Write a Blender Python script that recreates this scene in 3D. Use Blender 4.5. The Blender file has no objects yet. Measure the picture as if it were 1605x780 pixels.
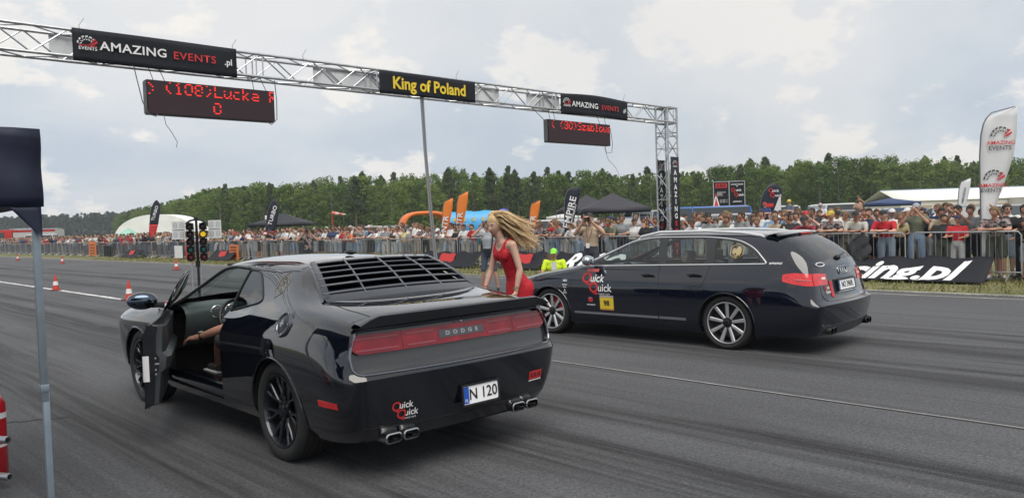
import bpy, bmesh, math, random
from mathutils import Vector, Matrix, noise
from mathutils.bvhtree import BVHTree
PI = math.pi
R = math.radians
random.seed(7)
col = bpy.context.scene.collection
sc = bpy.context.scene

# ------------------------------------------------------------------ camera
cam_d = bpy.data.cameras.new('camera')
cam = bpy.data.objects.new('camera', cam_d)
col.objects.link(cam)
sc.camera = cam
CX, CY, CZ = 0.0, 0.0, 1.668
F_PX, PITCH, ROLL, YAW = 1235.0, -0.034, -0.033, 0.762
cam_d.sensor_width = 36.0
cam_d.lens = F_PX / 1605 * 36.0
cam_d.clip_end = 5000
cam_d.clip_start = 0.05
_f = Vector((math.sin(YAW)*math.cos(PITCH), math.cos(YAW)*math.cos(PITCH), math.sin(PITCH)))
_r = Vector((math.cos(YAW), -math.sin(YAW), 0))
_u = _r.cross(_f)
_c, _s = math.cos(ROLL), math.sin(ROLL)
_R2 = _r*_c + _u*_s
_U2 = _u*_c - _r*_s
cam.matrix_world = Matrix(((_R2.x, _U2.x, -_f.x, CX), (_R2.y, _U2.y, -_f.y, CY), (_R2.z, _U2.z, -_f.z, CZ), (0, 0, 0, 1)))

# ------------------------------------------------------------------ world, sun, exposure
SUN_EL, SUN_AZ = R(62), R(-150)      # azimuth measured from +Y towards +X
sc.view_settings.view_transform = 'Standard'
sc.view_settings.look = 'None'
sc.view_settings.exposure = 0.17
sc.view_settings.gamma = 1.0
world = bpy.data.worlds.new('World')
sc.world = world
world.use_nodes = True
wt = world.node_tree
wt.nodes.clear()
def wn(t, **k):
    n = wt.nodes.new(t)
    for a, b in k.items(): setattr(n, a, b)
    return n
def wl(a, b): wt.links.new(a, b)
w_out = wn('ShaderNodeOutputWorld')
sky = wn('ShaderNodeTexSky', sky_type='NISHITA', sun_disc=False, sun_elevation=SUN_EL, sun_rotation=SUN_AZ, dust_density=2.5, air_density=1.0)
bg1 = wn('ShaderNodeBackground'); bg1.inputs[1].default_value = 0.085
wl(sky.outputs[0], bg1.inputs[0])
tc = wn('ShaderNodeTexCoord')
sep = wn('ShaderNodeSeparateXYZ'); wl(tc.outputs['Generated'], sep.inputs[0])
mz = wn('ShaderNodeMath', operation='MAXIMUM'); wl(sep.outputs[2], mz.inputs[0]); mz.inputs[1].default_value = 0.0
mz2 = wn('ShaderNodeMath', operation='ADD'); wl(mz.outputs[0], mz2.inputs[0]); mz2.inputs[1].default_value = 0.42
dx = wn('ShaderNodeMath', operation='DIVIDE'); wl(sep.outputs[0], dx.inputs[0]); wl(mz2.outputs[0], dx.inputs[1])
dy = wn('ShaderNodeMath', operation='DIVIDE'); wl(sep.outputs[1], dy.inputs[0]); wl(mz2.outputs[0], dy.inputs[1])
cmb = wn('ShaderNodeCombineXYZ'); wl(dx.outputs[0], cmb.inputs[0]); wl(dy.outputs[0], cmb.inputs[1])
def wnoise(scale, detail, rough, off, dist=0.0):
    mp = wn('ShaderNodeMapping'); mp.inputs['Location'].default_value = off; wl(cmb.outputs[0], mp.inputs[0])
    n = wn('ShaderNodeTexNoise'); n.inputs['Scale'].default_value = scale; n.inputs['Detail'].default_value = detail
    n.inputs['Roughness'].default_value = rough; n.inputs['Distortion'].default_value = dist
    wl(mp.outputs[0], n.inputs[0]); return n.outputs[0]
def wramp(src, stops):
    r = wn('ShaderNodeValToRGB'); wl(src, r.inputs[0])
    e = r.color_ramp.elements
    while len(e) < len(stops): e.new(0.5)
    for el, (p, c) in zip(e, stops): el.position = p; el.color = (*c, 1)
    return r.outputs[0]
n1 = wnoise(0.9, 8, 0.55, (3.1, 7.7, 0), 0.3)
n2 = wnoise(4.2, 7, 0.58, (11.3, 2.2, 4), 0.12)
n3 = wnoise(0.45, 3, 0.5, (1.3, 9.2, 9))
# cloud sheet: its own light and grey tones
tone = wramp(n1, [(0.38, (.50, .565, .645)), (0.50, (.64, .675, .71)), (0.60, (.73, .735, .745))])
puff = wramp(n2, [(0.54, (0, 0, 0)), (0.60, (1, 1, 1))])
pf = wn('ShaderNodeMath', operation='MULTIPLY'); wl(puff, pf.inputs[0]); pf.inputs[1].default_value = 0.70
mixc = wn('ShaderNodeMix', data_type='RGBA'); wl(pf.outputs[0], mixc.inputs[0]); wl(tone, mixc.inputs[6]); mixc.inputs[7].default_value = (.88, .84, .79, 1)
bg2 = wn('ShaderNodeBackground'); bg2.inputs[1].default_value = 1.0
wl(mixc.outputs[2], bg2.inputs[0])
cover = wramp(n3, [(0.30, (.80, .80, .80)), (0.55, (1, 1, 1))])
mixs = wn('ShaderNodeMixShader'); wl(cover, mixs.inputs[0]); wl(bg1.outputs[0], mixs.inputs[1]); wl(bg2.outputs[0], mixs.inputs[2])
wl(mixs.outputs[0], w_out.inputs[0])
sun_d = bpy.data.lights.new('sun', 'SUN'); sun_d.energy = 2.6; sun_d.angle = R(50); sun_d.color = (1, .95, .87)
sun = bpy.data.objects.new('sun', sun_d); col.objects.link(sun)
sd = Vector((math.sin(SUN_AZ)*math.cos(SUN_EL), math.cos(SUN_AZ)*math.cos(SUN_EL), math.sin(SUN_EL)))
sun.rotation_euler = sd.to_track_quat('Z', 'Y').to_euler()

# ------------------------------------------------------------------ materials
MATS = {}
def mat(name, c, rough=0.6, metal=0.0, coat=0.0, spec=0.5, emit=None, estr=1.0, noise_amt=0.0, noise_scale=8.0, bump=0.0, bscale=40.0, alpha=None, coatr=0.03):
    if name in MATS: return MATS[name]
    m = bpy.data.materials.new(name); m.use_nodes = True
    nt = m.node_tree; b = nt.nodes['Principled BSDF']
    b.inputs['Base Color'].default_value = (*c, 1); b.inputs['Roughness'].default_value = rough
    b.inputs['Metallic'].default_value = metal; b.inputs['Coat Weight'].default_value = coat; b.inputs['Coat Roughness'].default_value = coatr
    b.inputs['Specular IOR Level'].default_value = spec
    if emit: b.inputs['Emission Color'].default_value = (*emit, 1); b.inputs['Emission Strength'].default_value = estr
    if noise_amt or bump:
        t = nt.nodes.new('ShaderNodeTexCoord')
        n = nt.nodes.new('ShaderNodeTexNoise'); n.inputs['Scale'].default_value = noise_scale; n.inputs['Detail'].default_value = 6
        nt.links.new(t.outputs['Object'], n.inputs[0])
        if noise_amt:
            mr = nt.nodes.new('ShaderNodeMapRange'); nt.links.new(n.outputs[0], mr.inputs[0])
            mr.inputs[1].default_value = .3; mr.inputs[2].default_value = .7
            mr.inputs[3].default_value = 1 - noise_amt; mr.inputs[4].default_value = 1 + noise_amt
            mx = nt.nodes.new('ShaderNodeVectorMath'); mx.operation = 'SCALE'; mx.inputs[0].default_value = c
            nt.links.new(mr.outputs[0], mx.inputs['Scale']); nt.links.new(mx.outputs[0], b.inputs['Base Color'])
        if bump:
            n2_ = nt.nodes.new('ShaderNodeTexNoise'); n2_.inputs['Scale'].default_value = bscale; n2_.inputs['Detail'].default_value = 4
            nt.links.new(t.outputs['Object'], n2_.inputs[0])
            bp = nt.nodes.new('ShaderNodeBump'); bp.inputs['Strength'].default_value = bump; bp.inputs['Distance'].default_value = .02
            nt.links.new(n2_.outputs[0], bp.inputs['Height']); nt.links.new(bp.outputs[0], b.inputs['Normal'])
    MATS[name] = m
    return m
def glass(name, tint, rough=0.0, refl=1.0, ior=1.6):
    m = bpy.data.materials.new(name); m.use_nodes = True; nt = m.node_tree; nt.nodes.clear()
    o = nt.nodes.new('ShaderNodeOutputMaterial'); t = nt.nodes.new('ShaderNodeBsdfTransparent'); g = nt.nodes.new('ShaderNodeBsdfGlossy')
    t.inputs[0].default_value = (*tint, 1); g.inputs['Roughness'].default_value = rough; g.inputs[0].default_value = (refl, refl, refl, 1)
    fr = nt.nodes.new('ShaderNodeFresnel'); ge = nt.nodes.new('ShaderNodeNewGeometry'); io = nt.nodes.new('ShaderNodeMapRange')
    nt.links.new(ge.outputs['Backfacing'], io.inputs[0]); io.inputs[3].default_value = ior; io.inputs[4].default_value = 1/ior; nt.links.new(io.outputs[0], fr.inputs[0])
    mx = nt.nodes.new('ShaderNodeMixShader'); nt.links.new(fr.outputs[0], mx.inputs[0]); nt.links.new(t.outputs[0], mx.inputs[1]); nt.links.new(g.outputs[0], mx.inputs[2])
    nt.links.new(mx.outputs[0], o.inputs[0]); MATS[name] = m
    return m

# ------------------------------------------------------------------ mesh builder
class MB:
    def __init__(s): s.v = []; s.f = []; s.mi = []; s.m = 0
    def add(s, vs, fs, M=None):
        o = len(s.v)
        for p in vs:
            p = Vector(p)
            if M is not None: p = M @ p
            s.v.append(p[:])
        for f in fs: s.f.append([o+i for i in f]); s.mi.append(s.m)
        return s
    def box(s, c, d, M=None, taper=1.0):
        x, y, z = d[0]/2, d[1]/2, d[2]/2; t = taper
        vs = [(c[0]+a*x*(t if k > 0 else 1), c[1]+b*y*(t if k > 0 else 1), c[2]+k*z) for k in (-1, 1) for a, b in ((-1,-1),(1,-1),(1,1),(-1,1))]
        return s.add(vs, [(3,2,1,0),(4,5,6,7),(0,1,5,4),(1,2,6,5),(2,3,7,6),(3,0,4,7)], M)
    def quad(s, a, b, c, d, M=None): return s.add([a, b, c, d], [(0,1,2,3)], M)
    def tube(s, pts, r, n=8, cap=True, M=None, closed=False):
        pts = [Vector(p) for p in pts]; N = len(pts)
        rs = r if isinstance(r, (list, tuple)) else [r]*N
        vs = []; up = None
        for i, p in enumerate(pts):
            if closed: d = pts[(i+1) % N]-pts[i-1]
            else: d = pts[min(i+1, N-1)]-pts[max(i-1, 0)]
            if d.length < 1e-9: d = Vector((0, 0, 1))
            d.normalize()
            if up is None: up = Vector((0, 0, 1)) if abs(d.z) < .9 else Vector((1, 0, 0))
            a = d.cross(up)
            if a.length < 1e-6: a = d.orthogonal()
            a.normalize(); b = d.cross(a).normalized(); up = -b if (-b).dot(up) > 0 else b
            for k in range(n):
                t = 2*PI*k/n; vs.append(p+a*(math.cos(t)*rs[i])+b*(math.sin(t)*rs[i]))
        fs = []
        for i in range(N if closed else N-1):
            j = (i+1) % N
            for k in range(n):
                l = (k+1) % n; fs.append((i*n+k, i*n+l, j*n+l, j*n+k))
        if cap and not closed: fs.append(tuple(range(n))[::-1]); fs.append(tuple((N-1)*n+k for k in range(n)))
        return s.add(vs, fs, M)
    def lathe(s, prof, n=32, M=None, arc=None, closed=False):   # prof: (x, r) about the x axis
        vs = []; fs = []; m = len(prof)
        for k in range(n):
            t = 2*PI*k/n
            for x, r in prof: vs.append((x, r*math.cos(t), r*math.sin(t)))
        for k in range(n):
            l = (k+1) % n
            for i in range(m if closed else m-1):
                j = (i+1) % m; fs.append((k*m+i, k*m+j, l*m+j, l*m+i))
        return s.add(vs, fs, M)
    def prism(s, poly, d, M=None, z0=0.0):            # poly in xy, extruded in z
        n = len(poly)
        vs = [(x, y, z0) for x, y in poly]+[(x, y, z0+d) for x, y in poly]
        fs = [tuple(range(n))[::-1], tuple(range(n, 2*n))]+[(i, (i+1) % n, n+(i+1) % n, n+i) for i in range(n)]
        return s.add(vs, fs, M)
    def ball(s, c, r, n=10, m=8, M=None):
        rx, ry, rz = r if isinstance(r, (tuple, list)) else (r, r, r)
        vs = [(c[0], c[1], c[2]+rz)]
        for i in range(1, m):
            a = PI*i/m
            for k in range(n): t = 2*PI*k/n; vs.append((c[0]+rx*math.sin(a)*math.cos(t), c[1]+ry*math.sin(a)*math.sin(t), c[2]+rz*math.cos(a)))
        vs.append((c[0], c[1], c[2]-rz)); fs = []
        for k in range(n): fs.append((0, 1+k, 1+(k+1) % n))
        for i in range(m-2):
            for k in range(n): a = 1+i*n+k; b = 1+i*n+(k+1) % n; fs.append((a, a+n, b+n, b))
        L = len(vs)-1; o = 1+(m-2)*n
        for k in range(n): fs.append((L, o+(k+1) % n, o+k))
        return s.add(vs, fs, M)
    def grid(s, rows, M=None, closed=False):
        n = len(rows[0]); vs = [p for r in rows for p in r]; fs = []
        for i in range(len(rows)-1):
            for k in range(n if closed else n-1):
                l = (k+1) % n; fs.append((i*n+k, i*n+l, (i+1)*n+l, (i+1)*n+k))
        return s.add(vs, fs, M)
    def mesh(s, name, mats, smooth=True, angle=35):
        me = bpy.data.meshes.new(name); me.from_pydata(s.v, [], s.f)
        for m in (mats if isinstance(mats, (list, tuple)) else [mats]): me.materials.append(m)
        if len(me.polygons) == len(s.mi): me.polygons.foreach_set('material_index', s.mi)
        if smooth:
            me.polygons.foreach_set('use_smooth', [True]*len(me.polygons))
            me.set_sharp_from_angle(angle=R(angle))
        me.update(); return me
    def build(s, name, mats, parent=None, smooth=True, angle=35, bevel=0):
        me = s.mesh(name, mats, smooth, angle)
        if bevel:
            bm = bmesh.new(); bm.from_mesh(me)
            es = [e for e in bm.edges if len(e.link_faces) == 2 and e.calc_face_angle() > .6]
            bmesh.ops.bevel(bm, geom=es, offset=bevel, segments=2, affect='EDGES', profile=.6, clamp_overlap=True)
            bm.to_mesh(me); bm.free()
            me.polygons.foreach_set('use_smooth', [True]*len(me.polygons)); me.set_sharp_from_angle(angle=R(angle))
        return link(name, me, parent)
def link(name, me, parent=None):
    o = bpy.data.objects.new(name, me); col.objects.link(o)
    if parent: o.parent = parent
    return o
def tag(o, label=None, cat=None, group=None, kind=None):
    if label: o['label'] = label
    if cat: o['category'] = cat
    if group: o['group'] = group
    if kind: o['kind'] = kind
    return o
def thing(name, label, cat, loc=(0, 0, 0), rz=0.0, group=None):
    o = bpy.data.objects.new(name, None); col.objects.link(o); o.empty_display_size = .2
    o.location = loc; o.rotation_euler = (0, 0, rz)
    return tag(o, label, cat, group)
def copy_tree(o, parent=None):
    c = o.copy(); col.objects.link(c); c.parent = parent
    for ch in KIDS.get(o.name, None) or [x for x in o.children]: copy_tree(ch, c)
    return c
KIDS = {}
def T(x=0, y=0, z=0): return Matrix.Translation((x, y, z))
def RX(a): return Matrix.Rotation(a, 4, 'X')
def RY(a): return Matrix.Rotation(a, 4, 'Y')
def RZ(a): return Matrix.Rotation(a, 4, 'Z')
def SC(x, y, z): return Matrix.Diagonal((x, y, z, 1))
def text_mesh(s, size=1.0, m=None, ext=0.0, bold=0.0, align='CENTER', shear=0.0, space=1.0, sx=1.0, M=None):
    cu = bpy.data.curves.new('txt', 'FONT'); cu.body = s; cu.size = size; cu.extrude = ext; cu.offset = bold
    cu.align_x = align; cu.align_y = 'CENTER'; cu.shear = shear; cu.space_character = space; cu.resolution_u = 3
    o = bpy.data.objects.new('txt', cu); col.objects.link(o)
    dg = bpy.context.evaluated_depsgraph_get(); me = bpy.data.meshes.new_from_object(o.evaluated_get(dg))
    bpy.data.objects.remove(o); bpy.data.curves.remove(cu)
    me.transform((M or Matrix()) @ SC(sx, 1, 1)); me.materials.clear()
    if m: me.materials.append(m)
    return me
def text(name, s, size, m, parent, M, **k):           # lettering in the local xy plane of M, reading along +x
    return link(name, text_mesh(s, size, m, M=M, **k), parent)
def frame(o, xdir, nrm):                              # matrix whose x reads along xdir and z looks along nrm
    x = Vector(xdir).normalized(); z = Vector(nrm).normalized(); y = z.cross(x).normalized(); x = y.cross(z)
    return Matrix(((x.x, y.x, z.x, o[0]), (x.y, y.y, z.y, o[1]), (x.z, y.z, z.z, o[2]), (0, 0, 0, 1)))
ALU = mat('brushed aluminium', (.55, .56, .58), .38, .9, noise_amt=.15)
STEEL = mat('galvanised steel', (.42, .43, .45), .45, .8, noise_amt=.2, noise_scale=30)
BLACKP = mat('black plastic', (.012, .012, .014), .45)
RUBBER = mat('tyre rubber', (.018, .018, .019), .75, bump=.3, bscale=120)
WHITEV = mat('white vinyl', (.78, .78, .79), .5)
REDV = mat('red vinyl', (.55, .03, .035), .45)
BLACKV = mat('black banner cloth', (.016, .018, .024), .7, spec=.25, bump=.2, bscale=3)
YELV = mat('yellow vinyl', (.80, .58, .04), .5)
CHROME = mat('chrome', (.78, .79, .8), .12, 1.0)
DARK = mat('dark cavity', (.004, .004, .005), .9)
GREYP = mat('grey plastic', (.12, .12, .13), .5)

# ------------------------------------------------------------------ ground
def ground_mats():
    m = bpy.data.materials.new('runway asphalt'); m.use_nodes = True; nt = m.node_tree; b = nt.nodes['Principled BSDF']
    def N(t, **k):
        n = nt.nodes.new(t)
        for a, v in k.items(): setattr(n, a, v)
        return n
    def Lk(a, c): nt.links.new(a, c)
    tcn = N('ShaderNodeTexCoord'); P = tcn.outputs['Object']
    def noi(scale, det=4, rough=.55, sc_=(1, 1, 1), loc=(0, 0, 0), dist=0, rot=0):
        mp = N('ShaderNodeMapping'); mp.inputs['Scale'].default_value = sc_; mp.inputs['Location'].default_value = loc; mp.inputs['Rotation'].default_value = (0, 0, rot); Lk(P, mp.inputs[0])
        n = N('ShaderNodeTexNoise'); n.inputs['Scale'].default_value = scale; n.inputs['Detail'].default_value = det; n.inputs['Roughness'].default_value = rough; n.inputs['Distortion'].default_value = dist
        Lk(mp.outputs[0], n.inputs[0]); return n.outputs[0]
    def mr(src, a, b_, c, d):
        n = N('ShaderNodeMapRange'); Lk(src, n.inputs[0]); n.inputs[1].default_value = a; n.inputs[2].default_value = b_; n.inputs[3].default_value = c; n.inputs[4].default_value = d; return n.outputs[0]
    def mul(a, c):
        n = N('ShaderNodeMath', operation='MULTIPLY'); Lk(a, n.inputs[0])
        if isinstance(c, float): n.inputs[1].default_value = c
        else: Lk(c, n.inputs[1])
        return n.outputs[0]
    big = mr(noi(.25, 5), .3, .7, .86, 1.14)
    grit = mr(noi(42, 4, .8), .3, .7, .42, 1.58)
    grit2 = mr(noi(14, 3, .7), .3, .7, .88, 1.12)
    # rubber laid down along the lanes, and a few slewing marks
    s1 = mr(noi(1.0, 5, .6, (2.2, .035, 1), dist=.5), .50, .70, 1.0, .80)
    s2 = mr(noi(1.0, 4, .6, (5.5, .09, 1), (4, 2, 0), .8, .10), .56, .64, 1.0, .76)
    s3 = mr(noi(1.0, 3, .5, (2.0, .10, 1), (9, 5, 3), 1.5, -.22), .57, .62, 1.0, .84)
    lane = N('ShaderNodeSeparateXYZ'); Lk(P, lane.inputs[0])
    wob = mr(noi(.12, 2, .5, (1, .6, 1), (2, 2, 2)), 0, 1, -.9, .9)
    ax_ = N('ShaderNodeMath', operation='ADD'); Lk(lane.outputs[0], ax_.inputs[0]); Lk(wob, ax_.inputs[1]); rub = None
    for xc, wd in ((2.4, .55), (4.2, .60), (5.2, .3), (.9, .45), (8.3, .42), (10.1, .50), (11.3, .25), (-1.2, .5)):
        d_ = N('ShaderNodeMath', operation='SUBTRACT'); Lk(ax_.outputs[0], d_.inputs[0]); d_.inputs[1].default_value = xc
        e_ = N('ShaderNodeMath', operation='ABSOLUTE'); Lk(d_.outputs[0], e_.inputs[0]); g_ = mr(e_.outputs[0], wd*.35, wd, 1, 0)
        if rub is None: rub = g_
        else:
            m_ = N('ShaderNodeMath', operation='MAXIMUM'); Lk(rub, m_.inputs[0]); Lk(g_, m_.inputs[1]); rub = m_.outputs[0]
    brk = mr(noi(1.0, 5, .65, (9, .22, 1), (5, 1, 0)), .36, .60, .15, 1.0)
    rb_ = mr(mul(rub, brk), 0, 1, 1.0, .40)
    v = mul(mul(mul(big, grit), grit2), mul(mul(mul(s1, s2), s3), rb_))
    sc_ = N('ShaderNodeVectorMath', operation='SCALE'); sc_.inputs[0].default_value = (.083, .085, .091); Lk(v, sc_.inputs['Scale'])
    Lk(sc_.outputs[0], b.inputs['Base Color']); b.inputs['Roughness'].default_value = .82; b.inputs['Specular IOR Level'].default_value = .35
    bp = N('ShaderNodeBump'); bp.inputs['Strength'].default_value = .5; bp.inputs['Distance'].default_value = .01; Lk(noi(70, 3, .7), bp.inputs['Height']); Lk(bp.outputs[0], b.inputs['Normal'])
    def simple(name, c0, c1, c2, s_a, s_b, rough=.95):
        m2 = bpy.data.materials.new(name); m2.use_nodes = True; t2 = m2.node_tree; b2 = t2.nodes['Principled BSDF']; tc2 = t2.nodes.new('ShaderNodeTexCoord')
        n1_ = t2.nodes.new('ShaderNodeTexNoise'); n1_.inputs['Scale'].default_value = s_a; n1_.inputs['Detail'].default_value = 8; t2.links.new(tc2.outputs['Object'], n1_.inputs[0])
        r_ = t2.nodes.new('ShaderNodeValToRGB'); e = r_.color_ramp.elements; e.new(.5)
        for q, (p, c) in zip(e, ((.32, c0), (.5, c1), (.68, c2))): q.position = p; q.color = (*c, 1)
        t2.links.new(n1_.outputs[0], r_.inputs[0])
        n2_ = t2.nodes.new('ShaderNodeTexNoise'); n2_.inputs['Scale'].default_value = s_b; n2_.inputs['Detail'].default_value = 4; t2.links.new(tc2.outputs['Object'], n2_.inputs[0])
        q2 = t2.nodes.new('ShaderNodeMapRange'); q2.inputs[1].default_value = .3; q2.inputs[2].default_value = .7; q2.inputs[3].default_value = .6; q2.inputs[4].default_value = 1.4; t2.links.new(n2_.outputs[0], q2.inputs[0])
        v2 = t2.nodes.new('ShaderNodeVectorMath'); v2.operation = 'SCALE'; t2.links.new(r_.outputs[0], v2.inputs[0]); t2.links.new(q2.outputs[0], v2.inputs['Scale']); t2.links.new(v2.outputs[0], b2.inputs['Base Color'])
        b2.inputs['Roughness'].default_value = rough; MATS[name] = m2; return m2
    g = simple('verge grass ground', (.085, .095, .035), (.12, .125, .045), (.19, .17, .085), .8, 9)
    w = simple('worn road paint', (.30, .30, .30), (.55, .55, .55), (.66, .66, .65), 3.0, 26, .8)
    w2 = simple('pale runway edge', (.20, .19, .18), (.28, .27, .25), (.36, .35, .32), 1.5, 20)
    return m, g, w, w2
ASPH, GRASSM, PAINTW, EDGEM = ground_mats()
def sheet(name, x0, x1, y0, y1, z, m, nx=1, ny=1, kind='structure'):
    b = MB(); b.grid([[(x0+(x1-x0)*i/nx, y0+(y1-y0)*j/ny, z) for i in range(nx+1)] for j in range(ny+1)]); o = b.build(name, m, smooth=False); o['kind'] = kind; return o
sheet('ground', -1500, 2500, -1200, 3000, -.03, GRASSM)
sheet('runway', -14, 16.55, -60, 900, 0.0, ASPH)
b = MB()
rnd = random.Random(4)
y = 16.5
while y < 420:
    L_ = 7.5; b.grid([[(6.66+rnd.uniform(-.012, .012), y+L_*k/12, .004), (6.81+rnd.uniform(-.012, .012), y+L_*k/12, .004)] for k in range(13)]); y += L_
o = b.build('centre_line', PAINTW, smooth=False); o['kind'] = 'structure'
b = MB(); b.grid([[(6.765+.008*math.sin(k*1.7), -10+k*1.0, .003), (6.790+.008*math.sin(k*1.7+rnd.uniform(-.4, .4)), -10+k*1.0, .003)] for k in range(28)]); o = b.build('pavement_seam', mat('pale seam', (.26, .26, .255), .9, noise_amt=.45, noise_scale=3), smooth=False); o['kind'] = 'structure'
b = MB(); b.grid([[(6.735+.008*math.sin(k*1.7), -10+k*1.0, .0035), (6.758+.008*math.sin(k*1.7), -10+k*1.0, .0035)] for k in range(28)]); o = b.build('seam_crack', mat('crack fill', (.03, .03, .03), .95), smooth=False); o['kind'] = 'structure'
sheet('edge_line', 16.05, 16.16, -20, 600, .004, EDGEM, 1, 40)
b = MB(); b.box((16.62, 290, -.005), (.16, 640, .05)); o = b.build('kerb', EDGEM, smooth=False); o['kind'] = 'structure'
b = MB()
pr_ = None
for k in range(26):
    t = k/25; x = 2.0-1.6*t+.03*math.sin(k*2.1); yy = 8.1+.9*t+.02*math.sin(k*3.3); w_ = .012+.008*abs(math.sin(k*1.7)); b.v += [(x, yy-w_, .003), (x, yy+w_, .003)]
    if k: n_ = len(b.v); b.f.append((n_-4, n_-3, n_-1, n_-2)); b.mi.append(0)
o = b.build('asphalt_crack', mat('crack fill', (.03, .03, .03), .95), smooth=False); o['kind'] = 'structure'

def skid_mat():
    m = bpy.data.materials.new('tyre rubber mark'); m.use_nodes = True; nt = m.node_tree; b = nt.nodes['Principled BSDF']; b.inputs['Base Color'].default_value = (.030, .030, .033, 1); b.inputs['Roughness'].default_value = .6
    t = nt.nodes.new('ShaderNodeTexCoord'); mp = nt.nodes.new('ShaderNodeMapping'); mp.inputs['Scale'].default_value = (16, .8, 1); nt.links.new(t.outputs['Object'], mp.inputs[0])
    n = nt.nodes.new('ShaderNodeTexNoise'); n.inputs['Scale'].default_value = 1; n.inputs['Detail'].default_value = 6; n.inputs['Roughness'].default_value = .7; nt.links.new(mp.outputs[0], n.inputs[0])
    r = nt.nodes.new('ShaderNodeMapRange'); r.inputs[1].default_value = .38; r.inputs[2].default_value = .66; r.inputs[3].default_value = .0; r.inputs[4].default_value = .85; nt.links.new(n.outputs[0], r.inputs[0])
    at_ = nt.nodes.new('ShaderNodeAttribute'); at_.attribute_name = 'fade'; mu = nt.nodes.new('ShaderNodeMath'); mu.operation = 'MULTIPLY'; nt.links.new(r.outputs[0], mu.inputs[0]); nt.links.new(at_.outputs['Fac'], mu.inputs[1])
    tr = nt.nodes.new('ShaderNodeBsdfTransparent'); mx = nt.nodes.new('ShaderNodeMixShader'); nt.links.new(mu.outputs[0], mx.inputs[0]); nt.links.new(tr.outputs[0], mx.inputs[1]); nt.links.new(b.outputs[0], mx.inputs[2]); nt.links.new(mx.outputs[0], nt.nodes['Material Output'].inputs[0]); return m
SKM = skid_mat()
for i, (xa, ya, xb, yb, w, cv) in enumerate(((2.85, 5.2, 2.5, -6, .26, .10), (4.50, 5.2, 4.3, -6, .26, -.12), (8.70, 5.1, 9.1, -9, .22, .25), (10.30, 5.3, 10.9, -9, .22, .15), (9.6, 3.6, 8.0, -8, .09, .3), (11.6, 6.0, 12.0, -8, .18, -.3), (1.3, 30, .6, 5, .25, .5), (3.0, 34, 2.7, 9.5, .28, -.4), (4.3, 34, 4.4, 9.5, .24, .3), (-.2, 26, .3, 6, .2, -.5), (8.6, 40, 8.5, 9.5, .24, .2), (10.1, 40, 10.2, 9.5, .24, -.2), (5.4, 4.0, 4.9, -4.5, .35, .3), (3.6, 2.8, 3.3, -3, .5, -.1))):
    b = MB(); rows = []; fade = []
    for k in range(31):
        t = k/30; x = xa+(xb-xa)*t+cv*math.sin(PI*t)*.6; y = ya+(yb-ya)*t; rows.append([(x+w*(q/4-.5), y, .0012+.0001*i) for q in range(5)]); e = min(1, t*6, (1-t)*4); fade += [e*f_ for f_ in (0, .8, 1, .8, 0)]
    b.grid(rows); o = b.build('tyre_mark', SKM, smooth=False); o['kind'] = 'structure'; a_ = o.data.attributes.new('fade', 'FLOAT', 'POINT'); a_.data.foreach_set('value', fade)

# ------------------------------------------------------------------ the gantry across the runway
def truss_run(root, p0, p1, side, nm, pitch=.5, verts=None):
    """box truss from p0 to p1 (axis corner line), side vectors a and b"""
    a, b = side; p0 = Vector(p0); p1 = Vector(p1); d = (p1-p0); Ln = d.length; n = max(2, round(Ln/pitch)); u = d/Ln
    cs = [p0, p0+a, p0+a+b, p0+b]
    for c in cs:
        m = MB(); m.tube([c, c+d], .025, 8); m.build(nm+'_chord', ALU, root)
    for k in range(4):
        c0, c1 = cs[k], cs[(k+1) % 4]; m = MB()
        for i in range(n):
            t0, t1 = Ln*i/n, Ln*(i+1)/n; A, B = (c0, c1) if i % 2 == 0 else (c1, c0)
            m.tube([A+u*t0, B+u*t1], .0125, 6, cap=False)
        for t in (verts or [0.03, Ln-.03]): m.tube([c0+u*t, c1+u*t], .0125, 6, cap=False)
        m.build(nm+'_lattice', ALU, root)
BX0, BX1, GY, GD, ZB, ZT = -5.6, 19.06, 13.0, .40, 4.345, 4.735
gantry = thing('gantry_truss', 'silver aluminium box truss gantry spanning the runway above the cars', 'gantry')
truss_run(gantry, (BX0, GY, ZB), (BX1, GY, ZB), (Vector((0, GD, 0)), Vector((0, 0, ZT-ZB))), 'beam', .5, [x for k in range(10) for x in (2.0+k*2.5, 2.12+k*2.5)])
for X in (18.60, -5.6):
    truss_run(gantry, (X, GY, .06), (X, GY, ZB-.03), (Vector((.46, 0, 0)), Vector((0, GD, 0))), 'leg', .48, [.05, 2.1, 3.55, 3.9, 4.0])
    m = MB(); m.box((X+.23, GY+.2, .03), (.9, .9, .02)); m.build('base_plate', STEEL, gantry)
    m = MB()
    for x in (X, X+.46):
        for y in (GY, GY+GD): m.tube([(x, y, ZB-.05), (x, y, ZT+.03)], .032, 8)
    for z in (ZB-.04, ZT+.03): m.box((X+.23, GY+GD/2, z), (.50, .44, .012))
    m.build('corner_block', ALU, gantry)
GYF = GY-.035
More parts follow.
